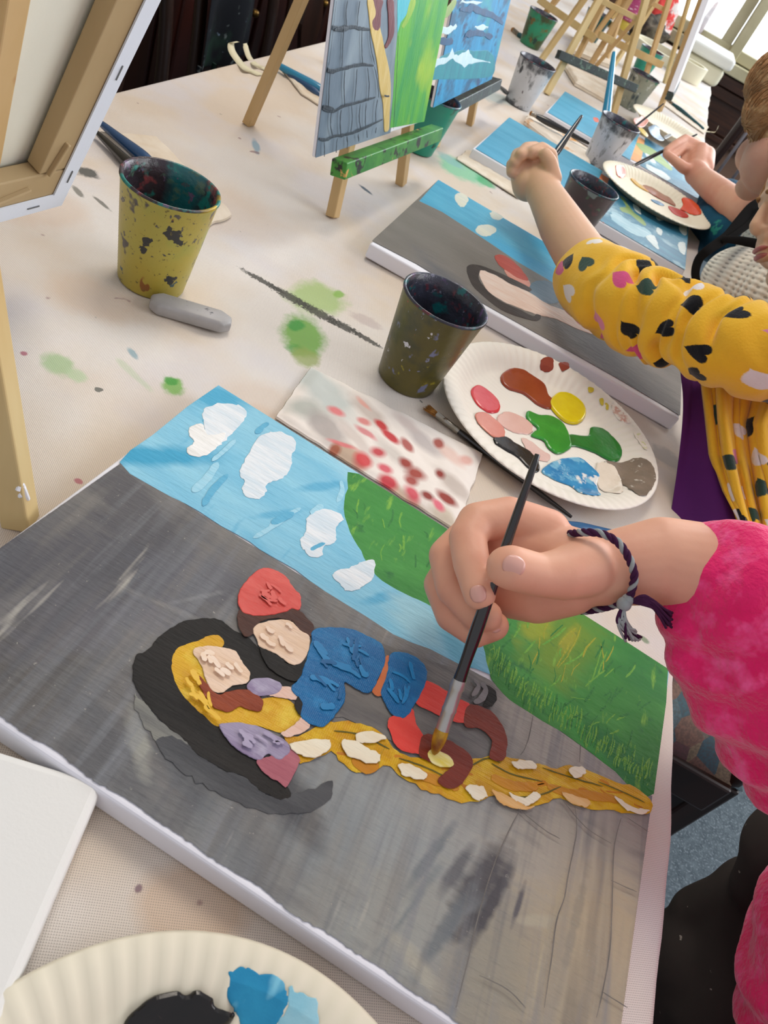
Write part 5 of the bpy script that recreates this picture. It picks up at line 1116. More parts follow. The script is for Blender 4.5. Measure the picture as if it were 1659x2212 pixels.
nbl = [nb6(430, 200, .05, .028, -.4, '#b9c3bf', .8, .4), nb6(300, 320, .02, .02, 0, '#aab0a8', .8), nb6(440, 450, .03, .016, -.4, '#a8a09c', .8), nb6(720, 340, .03, .014, -.4, '#b9aaa0', .7), nb6(1080, 530, .03, .012, -.4, '#b3aaa8', .7), nb6(980, 420, .02, .01, -.4, '#cfbfb8', .7), nb6(880, 620, .03, .01, -.4, '#c0b8b0', .6), nb6(1280, 820, .03, .012, -.4, '#b8aba0', .7), nb6(1060, 990, .03, .01, -.5, '#b39d84', .8), nb6(600, 640, .02, .014, -.5, '#b99c80', .8), nb6(900, 870, .02, .01, -.5, '#c9ab92', .7), nb6(640, 520, .04, .008, -.5, '#bfb0a8', .5), nb6(1260, 620, .02, .01, -.4, '#e0bcae', .7), nb6(1230, 1030, .02, .012, -.4, '#c0b29a', .7)] + nbl
M_tis = mat('blotted_tissue', C('#ebe3da'), .85, .15, blobs=nbl, bump=.25, bs=60, bd=.002)
tissue('paper_towel', 'folded paper towel blotted with red dabs, beside the foreground painting', ncorn, M_tis, h=.005, seed=3)
M_pap = mat('cream_tissue', C('#e6dccb'), .85, .15, c2=C('#d9c9b2'), vs=30, bump=.3, bs=50, bd=.002)
tissue('paper_towel', 'folded cream tissue lying under the brushes behind the mustard cup', [(215, 290), (335, 300), (500, 470), (450, 490)], M_pap, h=.006, seed=7)
tissue('paper_towel', 'crumpled white tissue under the teal brush near the easel leg', [(600, 140), (700, 190), (720, 250), (650, 205)], M_pap, h=.004, seed=9)
tissue('paper_towel', 'white paper strip on the cloth next to the first plain blue picture', [(1010, 325), (1130, 400), (1120, 430), (985, 345)], M_pap, h=.003, seed=11)
tissue('paper_towel', 'folded tissue with orange stains between the two plain blue pictures', [(1140, 250), (1285, 345), (1262, 372), (1130, 268)], mat('orange_stained_tissue', C('#e9dfd0'), .85, .15, spots=[(C('#cf9348'), 22, .55, .65, 3)], bump=.3, bs=50, bd=.002), h=.012, seed=12)
tissue('paper_towel', 'wide folded napkin below the blackened empty ledge', [(1212, 140), (1330, 205), (1310, 225), (1240, 185)], M_pap, h=.014, seed=14)
tissue('paper_towel', 'white cloth wad lying on the table beyond the deep teal cup', [(1240, 80), (1330, 120), (1320, 150), (1225, 112)], M_pap, h=.02, seed=16)
tissue('paper_towel', 'long white paper strip behind the dark green-handled brush', [(1440, 200), (1530, 275), (1520, 290), (1425, 222)], M_pap, h=.004, seed=18)
#tissue('paper_towel', 'crumpled tissue beneath the second child\'s forearm, under the dark plum cup', [(1140, 430), (1240, 500), (1330, 600), (1270, 570)], M_pap, h=.004, seed=21)
# masking tape strips curling off the left table edge
M_tape = mat('masking_tape', C('#d6cfb0'), .7, .2)
def tape(name, label, path, w, sidev):
    P = [Vector(p) for p in path]; rows = catmull([tuple(p) for p in P], 6); V, F = [], []
    s_ = Vector(sidev).normalized() * w / 2
    for k, r in enumerate(rows):
        for sg in (-1, 1): V.append(Vector(r) + s_ * sg * (1 if k > 2 else .75))
        for sg in (-1, 1): V.append(Vector(r) + s_ * sg * (1 if k > 2 else .75) + Vector((.0002, 0, .0003)))
    for i in range(len(rows) - 1):
        a_ = i * 4; F += [(a_, a_ + 1, a_ + 5, a_ + 4), (a_ + 2, a_ + 6, a_ + 7, a_ + 3), (a_, a_ + 4, a_ + 6, a_ + 2), (a_ + 1, a_ + 3, a_ + 7, a_ + 5)]
    o = mesh(name, V, F, M_tape, None, loc=P[-1]); tag(o, label, 'tape')
e1 = G(545, 150, .001)
tape('tape_strip', 'curled masking tape strip rising from the left table edge, taller of the two', [D(512, 92, 1.18), D(500, 92, 1.18), D(500, 108, 1.17), D(512, 128, 1.155), G(530, 148, .004), G(548, 156, .0014), G(562, 162, .0012)], .016, (0.15, 1, .1))
tape('tape_strip', 'curled masking tape strip on the left table edge, shorter and farther one', [D(529, 94, 1.24), D(532, 108, 1.23), D(538, 124, 1.215), G(550, 138, .004), G(565, 146, .0014), G(575, 150, .0012)], .013, (0.15, 1, .1))
tape('tape_strip', 'masking tape strip curling off the right table edge by the chair spindles', [D(1552, 272, 1.9), D(1545, 285, 1.9), G(1535, 285, .004), G(1524, 284, .0014), G(1514, 282, .0014)], .02, (0.1, 1, 0))
# far end clutter
def box_thing(name, label, cat, c, sx, sy, sz, m_, rot=0, z=0.0, bev=.006):
    t = bpy.data.objects.new('tmp', None)
    M_ = Matrix.Translation((c.x, c.y, TZ + z)) @ Matrix.Rotation(rot, 4, 'Z'); v, f = box_vf(0, 0, sz / 2, sx, sy, sz, M_)
    bpy.data.objects.remove(t)
    o = clean(mesh(name, v, f, m_, None, smooth=False, loc=Vector((c.x, c.y, TZ + z))), bev=bev, seg=3); tag(o, label, cat); return o
M_wpl = mat('white_plastic', C('#e6e8e2'), .35, .5); M_cpl = mat('cream_card', C('#ddd9c0'), .6, .3)
gb = G(1500, 158)
bt = thing('storage_tub', 'white lidded tub at the far end of the table near the window', 'container', (gb.x, gb.y, TZ))
v, f = box_vf(gb.x, gb.y, TZ + .035, .20, .26, .07); clean(mesh('tub', v, f, M_cpl, bt, smooth=False), bev=.02, seg=4)
v, f = box_vf(gb.x, gb.y, TZ + .095, .23, .30, .045); clean(mesh('lid', v, f, M_wpl, bt, smooth=False), bev=.015, seg=4)
def ring(label, px_, R, h, m_, r_in, name='tape_roll', cat='tape'):
    g = G(*px_); v, f = lathe_vf([(r_in, 0), (R, 0), (R, h), (r_in, h), (r_in, 0)], 40)
    o = mesh(name, [q + Vector((g.x, g.y, TZ)) for q in v], f, m_, None, loc=Vector((g.x, g.y, TZ))); clean(o); o.data.set_sharp_from_angle(angle=.6); tag(o, label, cat)
ring('roll of cream masking tape standing in front of the white tub', (1478, 168), .065, .06, M_cpl, .05)
ring('broad cream ring dish beyond the green cup, against the easel leg', (1425, 128), .14, .035, M_cpl, .12, 'shallow_dish', 'dish')
# pink tube bottle and red cloth and pots
gq = G(1340, 72); bt = thing('paint_bottle', 'magenta paint bottle with pale lettering and a yellow cap, upside down among easel legs', 'bottle', (gq.x, gq.y, TZ))
v, f = lathe_vf([(0, .05), (.030, .05), (.038, .07), (.038, .23), (.034, .24), (0, .24)], 32); mesh('bottle_body', v, f, mat('magenta_label', C('#a8386e'), .35, .5, c2=C('#b84a80'), vs=8, spots=[(C('#e3c4d2'), 60, .58, .62, 4, (1, 1, 2.5))]), bt, local=True)
v, f = lathe_vf([(0, 0), (.024, 0), (.026, .045), (.022, .052), (0, .052)], 28); mesh('cap', v, f, mat('yellow_cap', C('#c9b445'), .4, .5), bt, local=True)
def crumple(name, label, cat, px_, r, m_, seed, squash=.5):
    g = G(*px_); b = bmesh.new(); bmesh.ops.create_icosphere(b, subdivisions=4, radius=1)
    for v in b.verts:
        n_ = v.co.normalized(); k = 1 + .35 * noise.noise(n_ * 1.7 + Vector((seed, 0, 0))) + .22 * abs(noise.noise(n_ * 4.1 + Vector((0, seed, 0))))
        v.co = Vector((n_.x * k * r, n_.y * k * r, max(0, (n_.z + .75) * k * r * squash)))
    me = bpy.data.meshes.new(name); b.to_mesh(me); b.free(); me.materials.append(m_)
    for p in me.polygons: p.use_smooth = True
    o = bpy.data.objects.new(name, me); COL.objects.link(o); o.location = (g.x, g.y, TZ); tag(o, label, cat)
crumple('rag', 'crumpled red and white rag at the far end among the pots', 'rag', (1400, 70), .09, mat('red_white_rag', C('#c8433f'), .8, .2, c2=C('#cfc9c4'), vs=9, vr=(.5, .55)), 3, .9)
crumple('rag', 'dark paint-stained rag beside the red and white one', 'rag', (1385, 88), .08, mat('dark_rag', C('#3d3a36'), .8, .2, c2=C('#77705f'), vs=18, vr=(.45, .6)), 8, .7)
# ================================================================ PEOPLE
def capsule_vf(p, q, r1, r2, seg=20, rings=6, flat=1.0, fdir=None):
    """closed tapered capsule; flat<1 squashes it along fdir."""
    p, q = Vector(p), Vector(q); d = q - p; L = d.length
    d = d.normalized() if L > 1e-6 else Vector((0, 0, 1))
    if fdir is not None:
        u = Vector(fdir); u = (u - d * u.dot(d)).normalized()
    else:
        a_ = Vector((0, 0, 1)) if abs(d.z) < .9 else Vector((1, 0, 0)); u = (a_ - d * a_.dot(d)).normalized()
    w = d.cross(u); V, F = [], []; rows = []
    for i in range(rings + 1): t = math.pi / 2 * (1 - i / rings); rows.append((p - d * (r1 * math.sin(t)), r1 * math.cos(t)))
    for i in range(rings + 1): t = math.pi / 2 * i / rings; rows.append((q + d * (r2 * math.sin(t)), r2 * math.cos(t)))
    rows = rows[1:-1]
    for c, r in rows:
        for k in range(seg): a = 2 * math.pi * k / seg; V.append(c + u * (math.cos(a) * r * flat) + w * (math.sin(a) * r))
    for i in range(len(rows) - 1):
        for k in range(seg): F.append((i * seg + k, i * seg + (k + 1) % seg, (i + 1) * seg + (k + 1) % seg, (i + 1) * seg + k))
    F.append(tuple(range(seg))[::-1]); F.append(tuple((len(rows) - 1) * seg + k for k in range(seg)))
    return V, F
def ell_vf(c, rx, ry, rz, M_=None, seg=28, rings=18):
    V, F = [], []
    for i in range(1, rings):
        t = math.pi * i / rings
        for k in range(seg):
            a = 2 * math.pi * k / seg; v = Vector((rx * math.sin(t) * math.cos(a), ry * math.sin(t) * math.sin(a), rz * math.cos(t)))
            V.append(Vector(c) + (M_ @ v if M_ else v))
    for i in range(rings - 2):
        for k in range(seg): F.append((i * seg + k, (i + 1) * seg + k, (i + 1) * seg + (k + 1) % seg, i * seg + (k + 1) % seg))
    F.append(tuple(range(seg))); F.append(tuple((rings - 2) * seg + k for k in range(seg))[::-1])
    return V, F
def organic(name, parts, voxel, smooth, m_, parent, label=None, disp=None):
    """overlapping closed shapes melted into one continuous skin."""
    v, f = join(*parts); me = bpy.data.meshes.new('tmp'); me.from_pydata([tuple(q) for q in v], [], f)
    o = bpy.data.objects.new('tmp', me); COL.objects.link(o)
    md = o.modifiers.new('r', 'REMESH'); md.mode = 'VOXEL'; md.voxel_size = voxel; md.use_smooth_shade = True
    if smooth: s_ = o.modifiers.new('s', 'SMOOTH'); s_.factor = .5; s_.iterations = smooth
    dg = bpy.context.evaluated_depsgraph_get(); dg.update(); ev = o.evaluated_get(dg); em = bpy.data.meshes.new_from_object(ev)
    V = [q.co.copy() for q in em.vertices]; N_ = [q.normal.copy() for q in em.vertices]; F = [tuple(p.vertices) for p in em.polygons]
    bpy.data.objects.remove(o); bpy.data.meshes.remove(em); bpy.data.meshes.remove(me)
    if disp: V = [q + n_ * disp(q) for q, n_ in zip(V, N_)]
    return mesh(name, V, F, m_, parent, True, label=label)
def chain(P, seg=20, flat=1.0, fdir=None):
    """P: list of (point, radius)"""
    return [capsule_vf(P[i][0], P[i + 1][0], P[i][1], P[i + 1][1], seg, flat=flat, fdir=fdir) for i in range(len(P) - 1)]
def skin(nm, a, b):
    return mat(nm, C(a), .5, .35, c2=C(b), vs=22, vr=(.35, .7), bump=.12, bs=260, bd=.0008, sss=.12)
sk_1 = skin('warm_skin', '#e3ac90', '#db9c82'); sk_2 = skin('light_skin', '#d6ab8c', '#dcae90'); sk_3 = skin('fair_skin', '#cf9f86', '#c98f78')
M_nail = mat('fingernail', C('#dba798'), .3, .5)
def nail(c, d, n_, L, w, parent):
    """small curved nail plate: centre, direction to tip, outward normal."""
    d = d.normalized(); n_ = (n_ - d * n_.dot(d)).normalized(); s_ = d.cross(n_); V, F = [], []; N = 8
    for i in range(N + 1):
        for j in range(N + 1):
            u, v_ = i / N * 2 - 1, j / N * 2 - 1
            uu = u * math.sqrt(max(0, 1 - v_ * v_ / 2 * .9)); vv = v_ * math.sqrt(max(0, 1 - u * u / 2 * .9))
            V.append(c + d * (uu * L / 2) + s_ * (vv * w / 2) + n_ * (.0010 - .0022 * vv * vv - .0009 * uu * uu))
    for i in range(N):
        for j in range(N): a_ = i * (N + 1) + j; F.append((a_, a_ + 1, a_ + N + 2, a_ + N + 1))
    o = mesh('fingernail', V, F, M_nail, parent); md = o.modifiers.new('s', 'SOLIDIFY'); md.thickness = .0006; return o

# ---------------- first child: pink fleece, foreground hand with brush
p1 = thing('person', 'person in fuzzy pink fleece painting in the foreground, hand holding a black brush', 'person', T(.50, .28, -.75))
tipw = G(936, 1632, TH + .001)
bend = D(1160, 985, .420)
# hand and forearm joints, measured in front of the lens
wr = D(1290, 1232, .452)
H = []
H += chain([(D(1760, 1430, .46), .036), (D(1560, 1238, .455), .0285), (D(1430, 1212, .455), .0265), (wr, .0212), (D(1230, 1228, .452), .0205)], 26)
H += chain([(D(1230, 1215, .456), .0215), (D(1150, 1190, .468), .021), (D(1100, 1180, .474), .019)], 24)            # back of the hand
H += chain([(D(1230, 1262, .456), .019), (D(1160, 1280, .466), .019), (D(1090, 1275, .478), .017)], 24)          # heel of the hand
H += chain([(D(1265, 1225, .440), .0175), (D(1215, 1240, .430), .0150), (D(1165, 1243, .423), .0122), (D(1104, 1226, .417), .0124), (D(1096, 1225, .417), .0118)], 24)   # thumb
H += chain([(D(1180, 1150, .463), .0148), (D(1100, 1118, .462), .0130), (D(1030, 1128, .456), .0120), (D(1010, 1162, .448), .0112), (D(1018, 1215, .438), .0108), (D(1036, 1283, .428), .0094)], 22)   # index
H += chain([(D(1120, 1165, .478), .0140), (D(1010, 1160, .474), .0122), (D(965, 1200, .466), .0112), (D(978, 1270, .456), .0103), (D(1030, 1330, .446), .0092), (D(1052, 1330, .443), .0090)], 22)   # middle
H += chain([(D(1110, 1205, .488), .0140), (D(985, 1215, .484), .0115), (D(952, 1262, .476), .0108), (D(975, 1330, .466), .0098), (D(1028, 1368, .455), .0088)], 22)   # ring
H += chain([(D(1110, 1255, .488), .0130), (D(1000, 1280, .486), .0100), (D(985, 1330, .480), .0092), (D(1040, 1362, .462), .0092), (D(1068, 1352, .452), .0088)], 22)   # little
body1 = H + chain([(D(1760, 1430, .46), .036), (T(.46, .33, .02), .05), (T(.52, .24, .14), .055)])
body1 += [capsule_vf(T(.52, .24, .14), T(.52, -.0, .14), .05, .05)] + chain([(T(.53, .12, -.25), .09), (T(.535, .12, .08), .09), (T(.52, .12, .20), .045), (T(.50, .12, .26), .04)], 28)
hd1 = T(.47, .13, .34)
body1 += [ell_vf(hd1, .078, .070, .095), ell_vf(hd1 + Vector((-.03, 0, -.05)), .045, .045, .04), ell_vf(hd1 + Vector((-.083, 0, -.015)), .010, .009, .013), ell_vf(hd1 + Vector((-.072, 0, -.052)), .008, .018, .006), ell_vf(hd1 + Vector((-.066, 0, -.075)), .016, .018, .014), ell_vf(hd1 + Vector((0, .070, -.01)), .014, .008, .02), ell_vf(hd1 + Vector((0, -.070, -.01)), .014, .008, .02)]
organic('body', body1, .0016, 3, sk_1, p1)
vw = (Vector((0, 0, TZ + CAM_H)))
def nl(x, y, dep, x2, y2, L, w):
    c = D(x, y, dep); dd = D(x2, y2, dep) - c; n_ = (vw - c).normalized(); nail(c, dd, n_, L, w, p1)
nl(1110, 1222, .4052, 1070, 1205, .0125, .0112)
nl(1033, 1283, .4188, 1042, 1320, .0100, .0095)
nl(1068, 1350, .4436, 1074, 1380, .0095, .0090)
# hair of the first child
M_hair1 = mat('brown_hair', C('#6b4a30'), .5, .4, c2=C('#4a3020'), vs=60, st=(1, 1, .1), bump=.4, bs=200)
organic('hair', [ell_vf(hd1 + Vector((.02, 0, .025)), .085, .080, .088), ell_vf(hd1 + Vector((.06, 0, -.06)), .04, .06, .09)], .004, 4, M_hair1, p1)
for s_ in (-1, 1):
    ev_ = hd1 + Vector((-.068, s_ * .028, .006)); v, f = ell_vf(ev_, .008, .012, .007); mesh('eye', v, f, mat('eye_white', C('#e4e0da'), .2, .5), p1)
M_pink = mat('pink_fleece', C('#f42b74'), .95, .1, c2=C('#e81c66'), vs=26, bump=.6, bs=240, bd=.004, sheen=.5, spots=[(C('#ff5c9c'), 60, .5, .7, 4)])
def fuzzy(a, sc1, b, sc2, ridges=None):
    def fn(q):
        k = a * noise.noise(q * sc1) + b * noise.noise(q * sc2) + b * .6 * noise.noise(q * sc2 * 2.3)
        if ridges: k += ridges(q)
        return k
    return fn
def fur(o, n=70000):
    me = o.data; bmx = Matrix.Translation(p1.location); eye = Vector((0, 0, TZ + CAM_H)); random.seed(11)
    ps = [p for p in me.polygons if (bmx @ p.center - eye).length < .75]
    V = [v.co.copy() for v in me.vertices]; F = [tuple(p.vertices) for p in me.polygons]
    for _ in range(n):
        p = random.choice(ps); vs = [me.vertices[i] for i in p.vertices]; ws = [random.random() for _ in vs]; s_ = sum(ws)
        c = sum((v.co * (w / s_) for v, w in zip(vs, ws)), Vector((0, 0, 0))); nn = p.normal
        fl_ = Vector((noise.noise(c * 30), noise.noise(c * 30 + Vector((5, 1, 2))), noise.noise(c * 30 + Vector((1, 7, 3))))) * 2.2 + Vector((random.gauss(0, .35), random.gauss(0, .35), random.gauss(0, .35))) + Vector((.35, 0, -.35))
        d = (nn * .55 + (fl_ - nn * fl_.dot(nn)) * .8).normalized(); s2 = d.cross(nn).normalized() * .00032; L = random.uniform(.0028, .0052); b = len(V)
        V += [c - s2 - nn * .0003, c + s2 - nn * .0003, c + d * L * .6 + s2 * .6 + nn * .0002, c + d * L]; F += [(b, b + 1, b + 2), (b, b + 2, b + 3)]
    m2 = bpy.data.meshes.new('fleece_jacket'); m2.from_pydata([tuple(v) for v in V], [], F); m2.materials.append(M_pink)
    for p in m2.polygons: p.use_smooth = True
    o.data = m2
def rid(q):      # soft creases running round the sleeve
    g = (q - D(1540, 1260, .44)).length
    return .0028 * math.sin(g * 230 + 2.5 * noise.noise(q * 22))
slv = chain([(D(1556, 1238, .455), .0300), (D(1590, 1270, .450), .0395), (D(1650, 1345, .452), .050), (D(1720, 1440, .455), .060), (T(.43, .33, .05), .068), (T(.50, .25, .12), .075)], 30)
slv += chain([(D(1500, 1300, .452), .020), (D(1500, 1390, .452), .0185), (D(1570, 1460, .455), .030), (D(1660, 1560, .458), .034), (D(1740, 1640, .46), .04)], 26)
slv += chain([(D(1560, 1170, .452), .0105), (D(1585, 1200, .45), .02), (D(1640, 1240, .46), .03)], 20)
slv += chain([(T(.53, .12, -.30), .14), (T(.545, .12, .08), .135), (T(.53, .12, .16), .085)], 34) + [capsule_vf(T(.53, .24, .12), T(.53, .0, .12), .072, .072)]
slv += chain([(T(.53, .0, .12), .07), (T(.45, -.06, -.05), .062), (T(.40, .06, -.16), .05)], 24)
slv += chain([(D(1800, 2010, .52), .05), (D(1775, 2150, .5), .05), (D(1760, 2400, .5), .05)], 24)
organic('fleece_jacket', slv, .0026, 2, M_pink, p1, disp=fuzzy(.0016, 40, .0003, 240, rid))
fur(p1.children[-1])
# apron over the lap
M_apron = mat('black_apron_cloth', C('#2e2b29'), .85, .2, c2=C('#3a3734'), vs=6, bump=.3, bs=60, spots=[(C('#8f8c84'), 95, .70, .73, 3), (C('#5a564e'), 22, .72, .78, 9, (1, 1, .4))])
ap = chain([(D(1515, 1990, .66), .028), (D(1530, 2090, .66), .055), (D(1560, 2260, .66), .075), (D(1600, 2400, .64), .10)], 30) + chain([(D(1640, 1920, .60), .022), (D(1720, 1850, .58), .04), (D(1800, 1900, .58), .06)], 24) + chain([(D(1475, 2010, .68), .018), (D(1440, 2120, .69), .030), (D(1430, 2300, .69), .04)], 20) + chain([(D(1515, 1990, .66), .028), (D(1640, 1925, .62), .024)], 20) + chain([(D(1640, 1960, .63), .04), (D(1620, 2200, .63), .07)], 24)
organic('apron', ap, .0045, 8, M_apron, p1, disp=lambda q: .004 * noise.noise(q * 16))
for y in (-.0, .22): pass
lg1 = chain([(T(.52, .02, -.35), .09), (T(.42, .02, -.38), .07), (T(.40, .02, -.66), .05)], 22) + chain([(T(.52, .14, -.35), .08), (T(.43, .15, -.39), .065), (T(.41, .14, -.66), .045)], 22)
organic('trousers', lg1, .008, 4, mat('dark_trousers', C('#23262e'), .8, .2), p1)
# braided bracelet
M_yarn = mat('plum_and_grey_yarn', C('#42203f'), .9, .15, bump=.6, bs=400)
M_yarn2 = mat('pale_grey_yarn', C('#9aa0a0'), .9, .15, bump=.6, bs=400)
def twist(path, r, name, label=None, turns=260, n=3):
    rows = [Vector(p) for p in catmull([tuple(p) for p in path], 14)]; fr = frames(rows); out = {0: [], 1: []}; Ls = 0; acc = []
    for i, p in enumerate(rows):
        if i: Ls += (p - rows[i - 1]).length
        acc.append(Ls)
    for k in range(n):
        pts = [p + fr[i][1] * (math.cos(acc[i] * turns + k * 2 * math.pi / n) * r * .55) + fr[i][2] * (math.sin(acc[i] * turns + k * 2 * math.pi / n) * r * .55) for i, p in enumerate(rows)]
        out[k % 2].append(tube_vf(pts, r * .62, 8))
    bt = out[0] + out[1]; v, f = join(*bt); nf = sum(len(x[1]) for x in out[0]); fm = [0] * nf + [1] * (len(f) - nf)
    return mesh(name, v, f, [M_yarn, M_yarn2], None, fm=fm, loc=rows[0])
br = thing('braided_bracelet', 'plum and grey braided yarn bracelet with a tassel round the foreground wrist', 'bracelet', wr)
ringp = [D(1232, 1153, .444), D(1262, 1150, .432), D(1300, 1153, .427), D(1335, 1172, .424), D(1358, 1205, .423), D(1370, 1240, .424), D(1366, 1270, .427), D(1355, 1296, .432), D(1330, 1306, .444), D(1290, 1316, .456), D(1250, 1318, .468), D(1210, 1290, .480), D(1190, 1230, .484), D(1195, 1180, .476), D(1215, 1158, .462), D(1232, 1153, .444)]
def kid(o, par): 
    M_ = inv_of(par); lo_ = o.location.copy(); o.parent = par; o.location = M_ @ lo_; return o
kid(twist(ringp, .0021, 'braid', turns=520), br)
v, f = join(ell_vf(D(1348, 1305, .430), .0042, .0042, .0042), ell_vf(D(1356, 1296, .430), .0036, .0036, .0036)); mesh('knot', v, f, M_yarn2, br)
tas = []; tas2 = []
for k in range(26):
    a_ = D(1360, 1300, .430); e_ = D(1440 + random.uniform(-8, 14), 1335 + random.uniform(-18, 22), .434 + random.uniform(-.004, .004)); mid_ = D(1400 + random.uniform(-4, 4), 1296 + random.uniform(-8, 14), .424)
    tas.append(tube_vf([a_, mid_, e_], .0008, 6, sub=8))
for k in range(24):
    a_ = D(1348, 1306, .430); e_ = D(1366 + random.uniform(-16, 20), 1374 + random.uniform(-14, 12), .436 + random.uniform(-.004, .004)); mid_ = D(1342 + random.uniform(-8, 12), 1342 + random.uniform(-6, 6), .428)
    (tas if k % 3 == 0 else tas2).append(tube_vf([a_, mid_, e_], .0008, 6, sub=8))
v, f = join(*(tas + tas2)); n1 = sum(len(x[1]) for x in tas); mesh('tassel', v, f, [M_yarn, M_yarn2], br, fm=[0] * n1 + [1] * (len(f) - n1))
brush('black-handled brush held in the foreground hand, tip touching the golden braid', tipw, bend, handle=M_blackwood, rh=.0034, rf=.0040, flen=.030, blen=.016, bris=mat('paint_loaded_bristle', C('#7a3a1c'), .4, .4, c2=C('#c9a02a'), vs=80), ferr=mat('worn_silver_ferrule', C('#b5b3ae'), .3, .5, metal=.7))

# ---------------- second child: yellow sleeve with hearts
def heart_mat(nm, base, b2, scale=25.0):
    s = NB(nm); uvv = s.tc.outputs['UV']
    def layer(off, cols, col, thr):
        v = s.mapping(uvv, loc=(off, off * .7, 0))
        vo = s.n('ShaderNodeTexVoronoi', voronoi_dimensions='2D'); s.l(v, vo.inputs['Vector']); vo.inputs['Scale'].default_value = scale; vo.inputs['Randomness'].default_value = .55
        df = s.n('ShaderNodeVectorMath', operation='SUBTRACT'); s.l(v, df.inputs[0]); s.l(vo.outputs['Position'], df.inputs[1])
        sp = s.n('ShaderNodeSeparateColor'); s.l(vo.outputs['Color'], sp.inputs[0])
        rtn = s.n('ShaderNodeVectorRotate', rotation_type='Z_AXIS'); s.l(df.outputs[0], rtn.inputs['Vector']); s.l(s.math('MULTIPLY', s.math('SUBTRACT', sp.outputs[0], .5), 2.6), rtn.inputs['Angle'])
        xy = s.n('ShaderNodeSeparateXYZ'); s.l(rtn.outputs[0], xy.inputs[0])
        k = .0118; X = s.math('DIVIDE', s.math('ABSOLUTE', xy.outputs[0]), k); Y = s.math('DIVIDE', xy.outputs[1], k)
        yy = s.math('SUBTRACT', Y, s.math('MULTIPLY', s.math('SQRT', X), .68)); r2 = s.math('ADD', s.math('MULTIPLY', X, X), s.math('MULTIPLY', yy, yy))
        r2 = s.math('ADD', r2, s.math('MULTIPLY', s.math('SUBTRACT', s.noise(uvv, 700, 2), .5), .3))
        inside = s.rng(r2, .78, .62)
        ramp = s.n('ShaderNodeValToRGB'); ramp.color_ramp.interpolation = 'CONSTANT'; s.l(sp.outputs[1], ramp.inputs[0]); el = ramp.color_ramp.elements
        el[0].position = 0; el[0].color = cols[0]; el[1].position = 1 / len(cols); el[1].color = cols[1]
        for i in range(2, len(cols)): e_ = el.new(i / len(cols)); e_.color = cols[i]
        return s.mix(inside, col, ramp.outputs[0])
    col = s.mix(s.rng(s.noise(uvv, 18, 4), .35, .7), base, b2)
    col = layer(0.0, [C('#2f4a40'), C('#e6dedd'), C('#14171c'), C('#d989a8'), C('#d9588a'), C('#e9e2df'), C('#2b3f38'), C('#15181d'), C('#e2a0bb')], col, .5)
    s.set(s.b.inputs['Base Color'], col); s.b.inputs['Roughness'].default_value = .9; s.b.inputs['Specular IOR Level'].default_value = .15; s.b.inputs['Sheen Weight'].default_value = .3
    s.l(s.bump(s.noise(s.tc.outputs['Object'], 420, 3), .5, .0012), s.b.inputs['Normal']); return s.m
M_heart = heart_mat('yellow_heart_fleece', C('#f2c038'), C('#e8b028'))
p2_ = thing('person', 'person in yellow heart-print fleece reaching an arm across the second painting', 'person', T(.52, .86, -.75))
# forearm and fist
F2 = chain([(D(1400, 672, .82), .030), (D(1290, 608, .875), .0320), (D(1215, 490, .95), .0285), (D(1180, 425, 1.0), .0235), (D(1160, 390, 1.02), .0225)], 26)
F2 += chain([(D(1160, 400, 1.02), .023), (D(1165, 360, 1.03), .0225), (D(1158, 345, 1.04), .021)], 22) + chain([(D(1140, 400, 1.02), .021), (D(1130, 365, 1.03), .0185)], 22)
F2 += chain([(D(1190, 360, 1.03), .011), (D(1188, 335, 1.02), .0098), (D(1170, 322, 1.01), .009), (D(1150, 330, 1.00), .0085)], 18)     # index over the handle
F2 += chain([(D(1170, 355, 1.035), .011), (D(1155, 322, 1.03), .0098), (D(1138, 322, 1.015), .009), (D(1125, 335, 1.00), .0085)], 18)
F2 += chain([(D(1150, 360, 1.035), .0108), (D(1135, 330, 1.035), .0095), (D(1118, 335, 1.02), .0088), (D(1112, 352, 1.005), .008)], 18)
F2 += chain([(D(1135, 375, 1.035), .0102), (D(1117, 348, 1.035), .0088), (D(1106, 356, 1.02), .008), (D(1106, 372, 1.01), .0076)], 18)
F2 += chain([(D(1180, 410, 1.01), .013), (D(1196, 385, 1.00), .011), (D(1188, 350, .995), .0095), (D(1178, 335, .995), .0088)], 18)      # thumb
hd2 = T(.395, .985, .325)
to2 = Vector((-.87, -.24, -.42)).normalized(); up2_ = Vector((-.42, .50, .74))     # where the face looks
def head(c, look, upd, R=.082, voxel=.0028, m_=sk_2, parent=None, extra=()):
    x = look.normalized(); z = (upd - x * upd.dot(x)).normalized(); y = z.cross(x); M_ = Matrix((x, y, z)).transposed(); k = R / .082
    L_ = lambda a, b, d: c + M_ @ Vector((a * k, b * k, d * k))
    def E(a, b, d, rx, ry, rz): return ell_vf(L_(a, b, d), rx * k, ry * k, rz * k, M_)
    P_ = [E(-.012, 0, .028, .088, .074, .080), E(.022, 0, -.018, .054, .058, .066), E(.050, 0, -.072, .021, .022, .017), E(.045, .028, -.030, .030, .026, .030), E(.045, -.028, -.030, .030, .026, .030), E(.062, 0, .022, .018, .045, .016),
          E(.084, 0, -.014, .0105, .008, .011), E(.079, .007, -.018, .006, .006, .005), E(.079, -.007, -.018, .006, .006, .005), E(.078, 0, -.040, .0085, .017, .0048), E(.0765, 0, -.0495, .0085, .015, .0052), E(.0755, 0, -.027, .008, .014, .011),
          E(-.005, .072, -.008, .012, .007, .019), E(-.005, -.072, -.008, .012, .007, .019)]
    P_ += [capsule_vf(L_(.076, 0, .012), L_(.086, 0, -.012), .005 * k, .0085 * k)]
    return P_, L_, M_
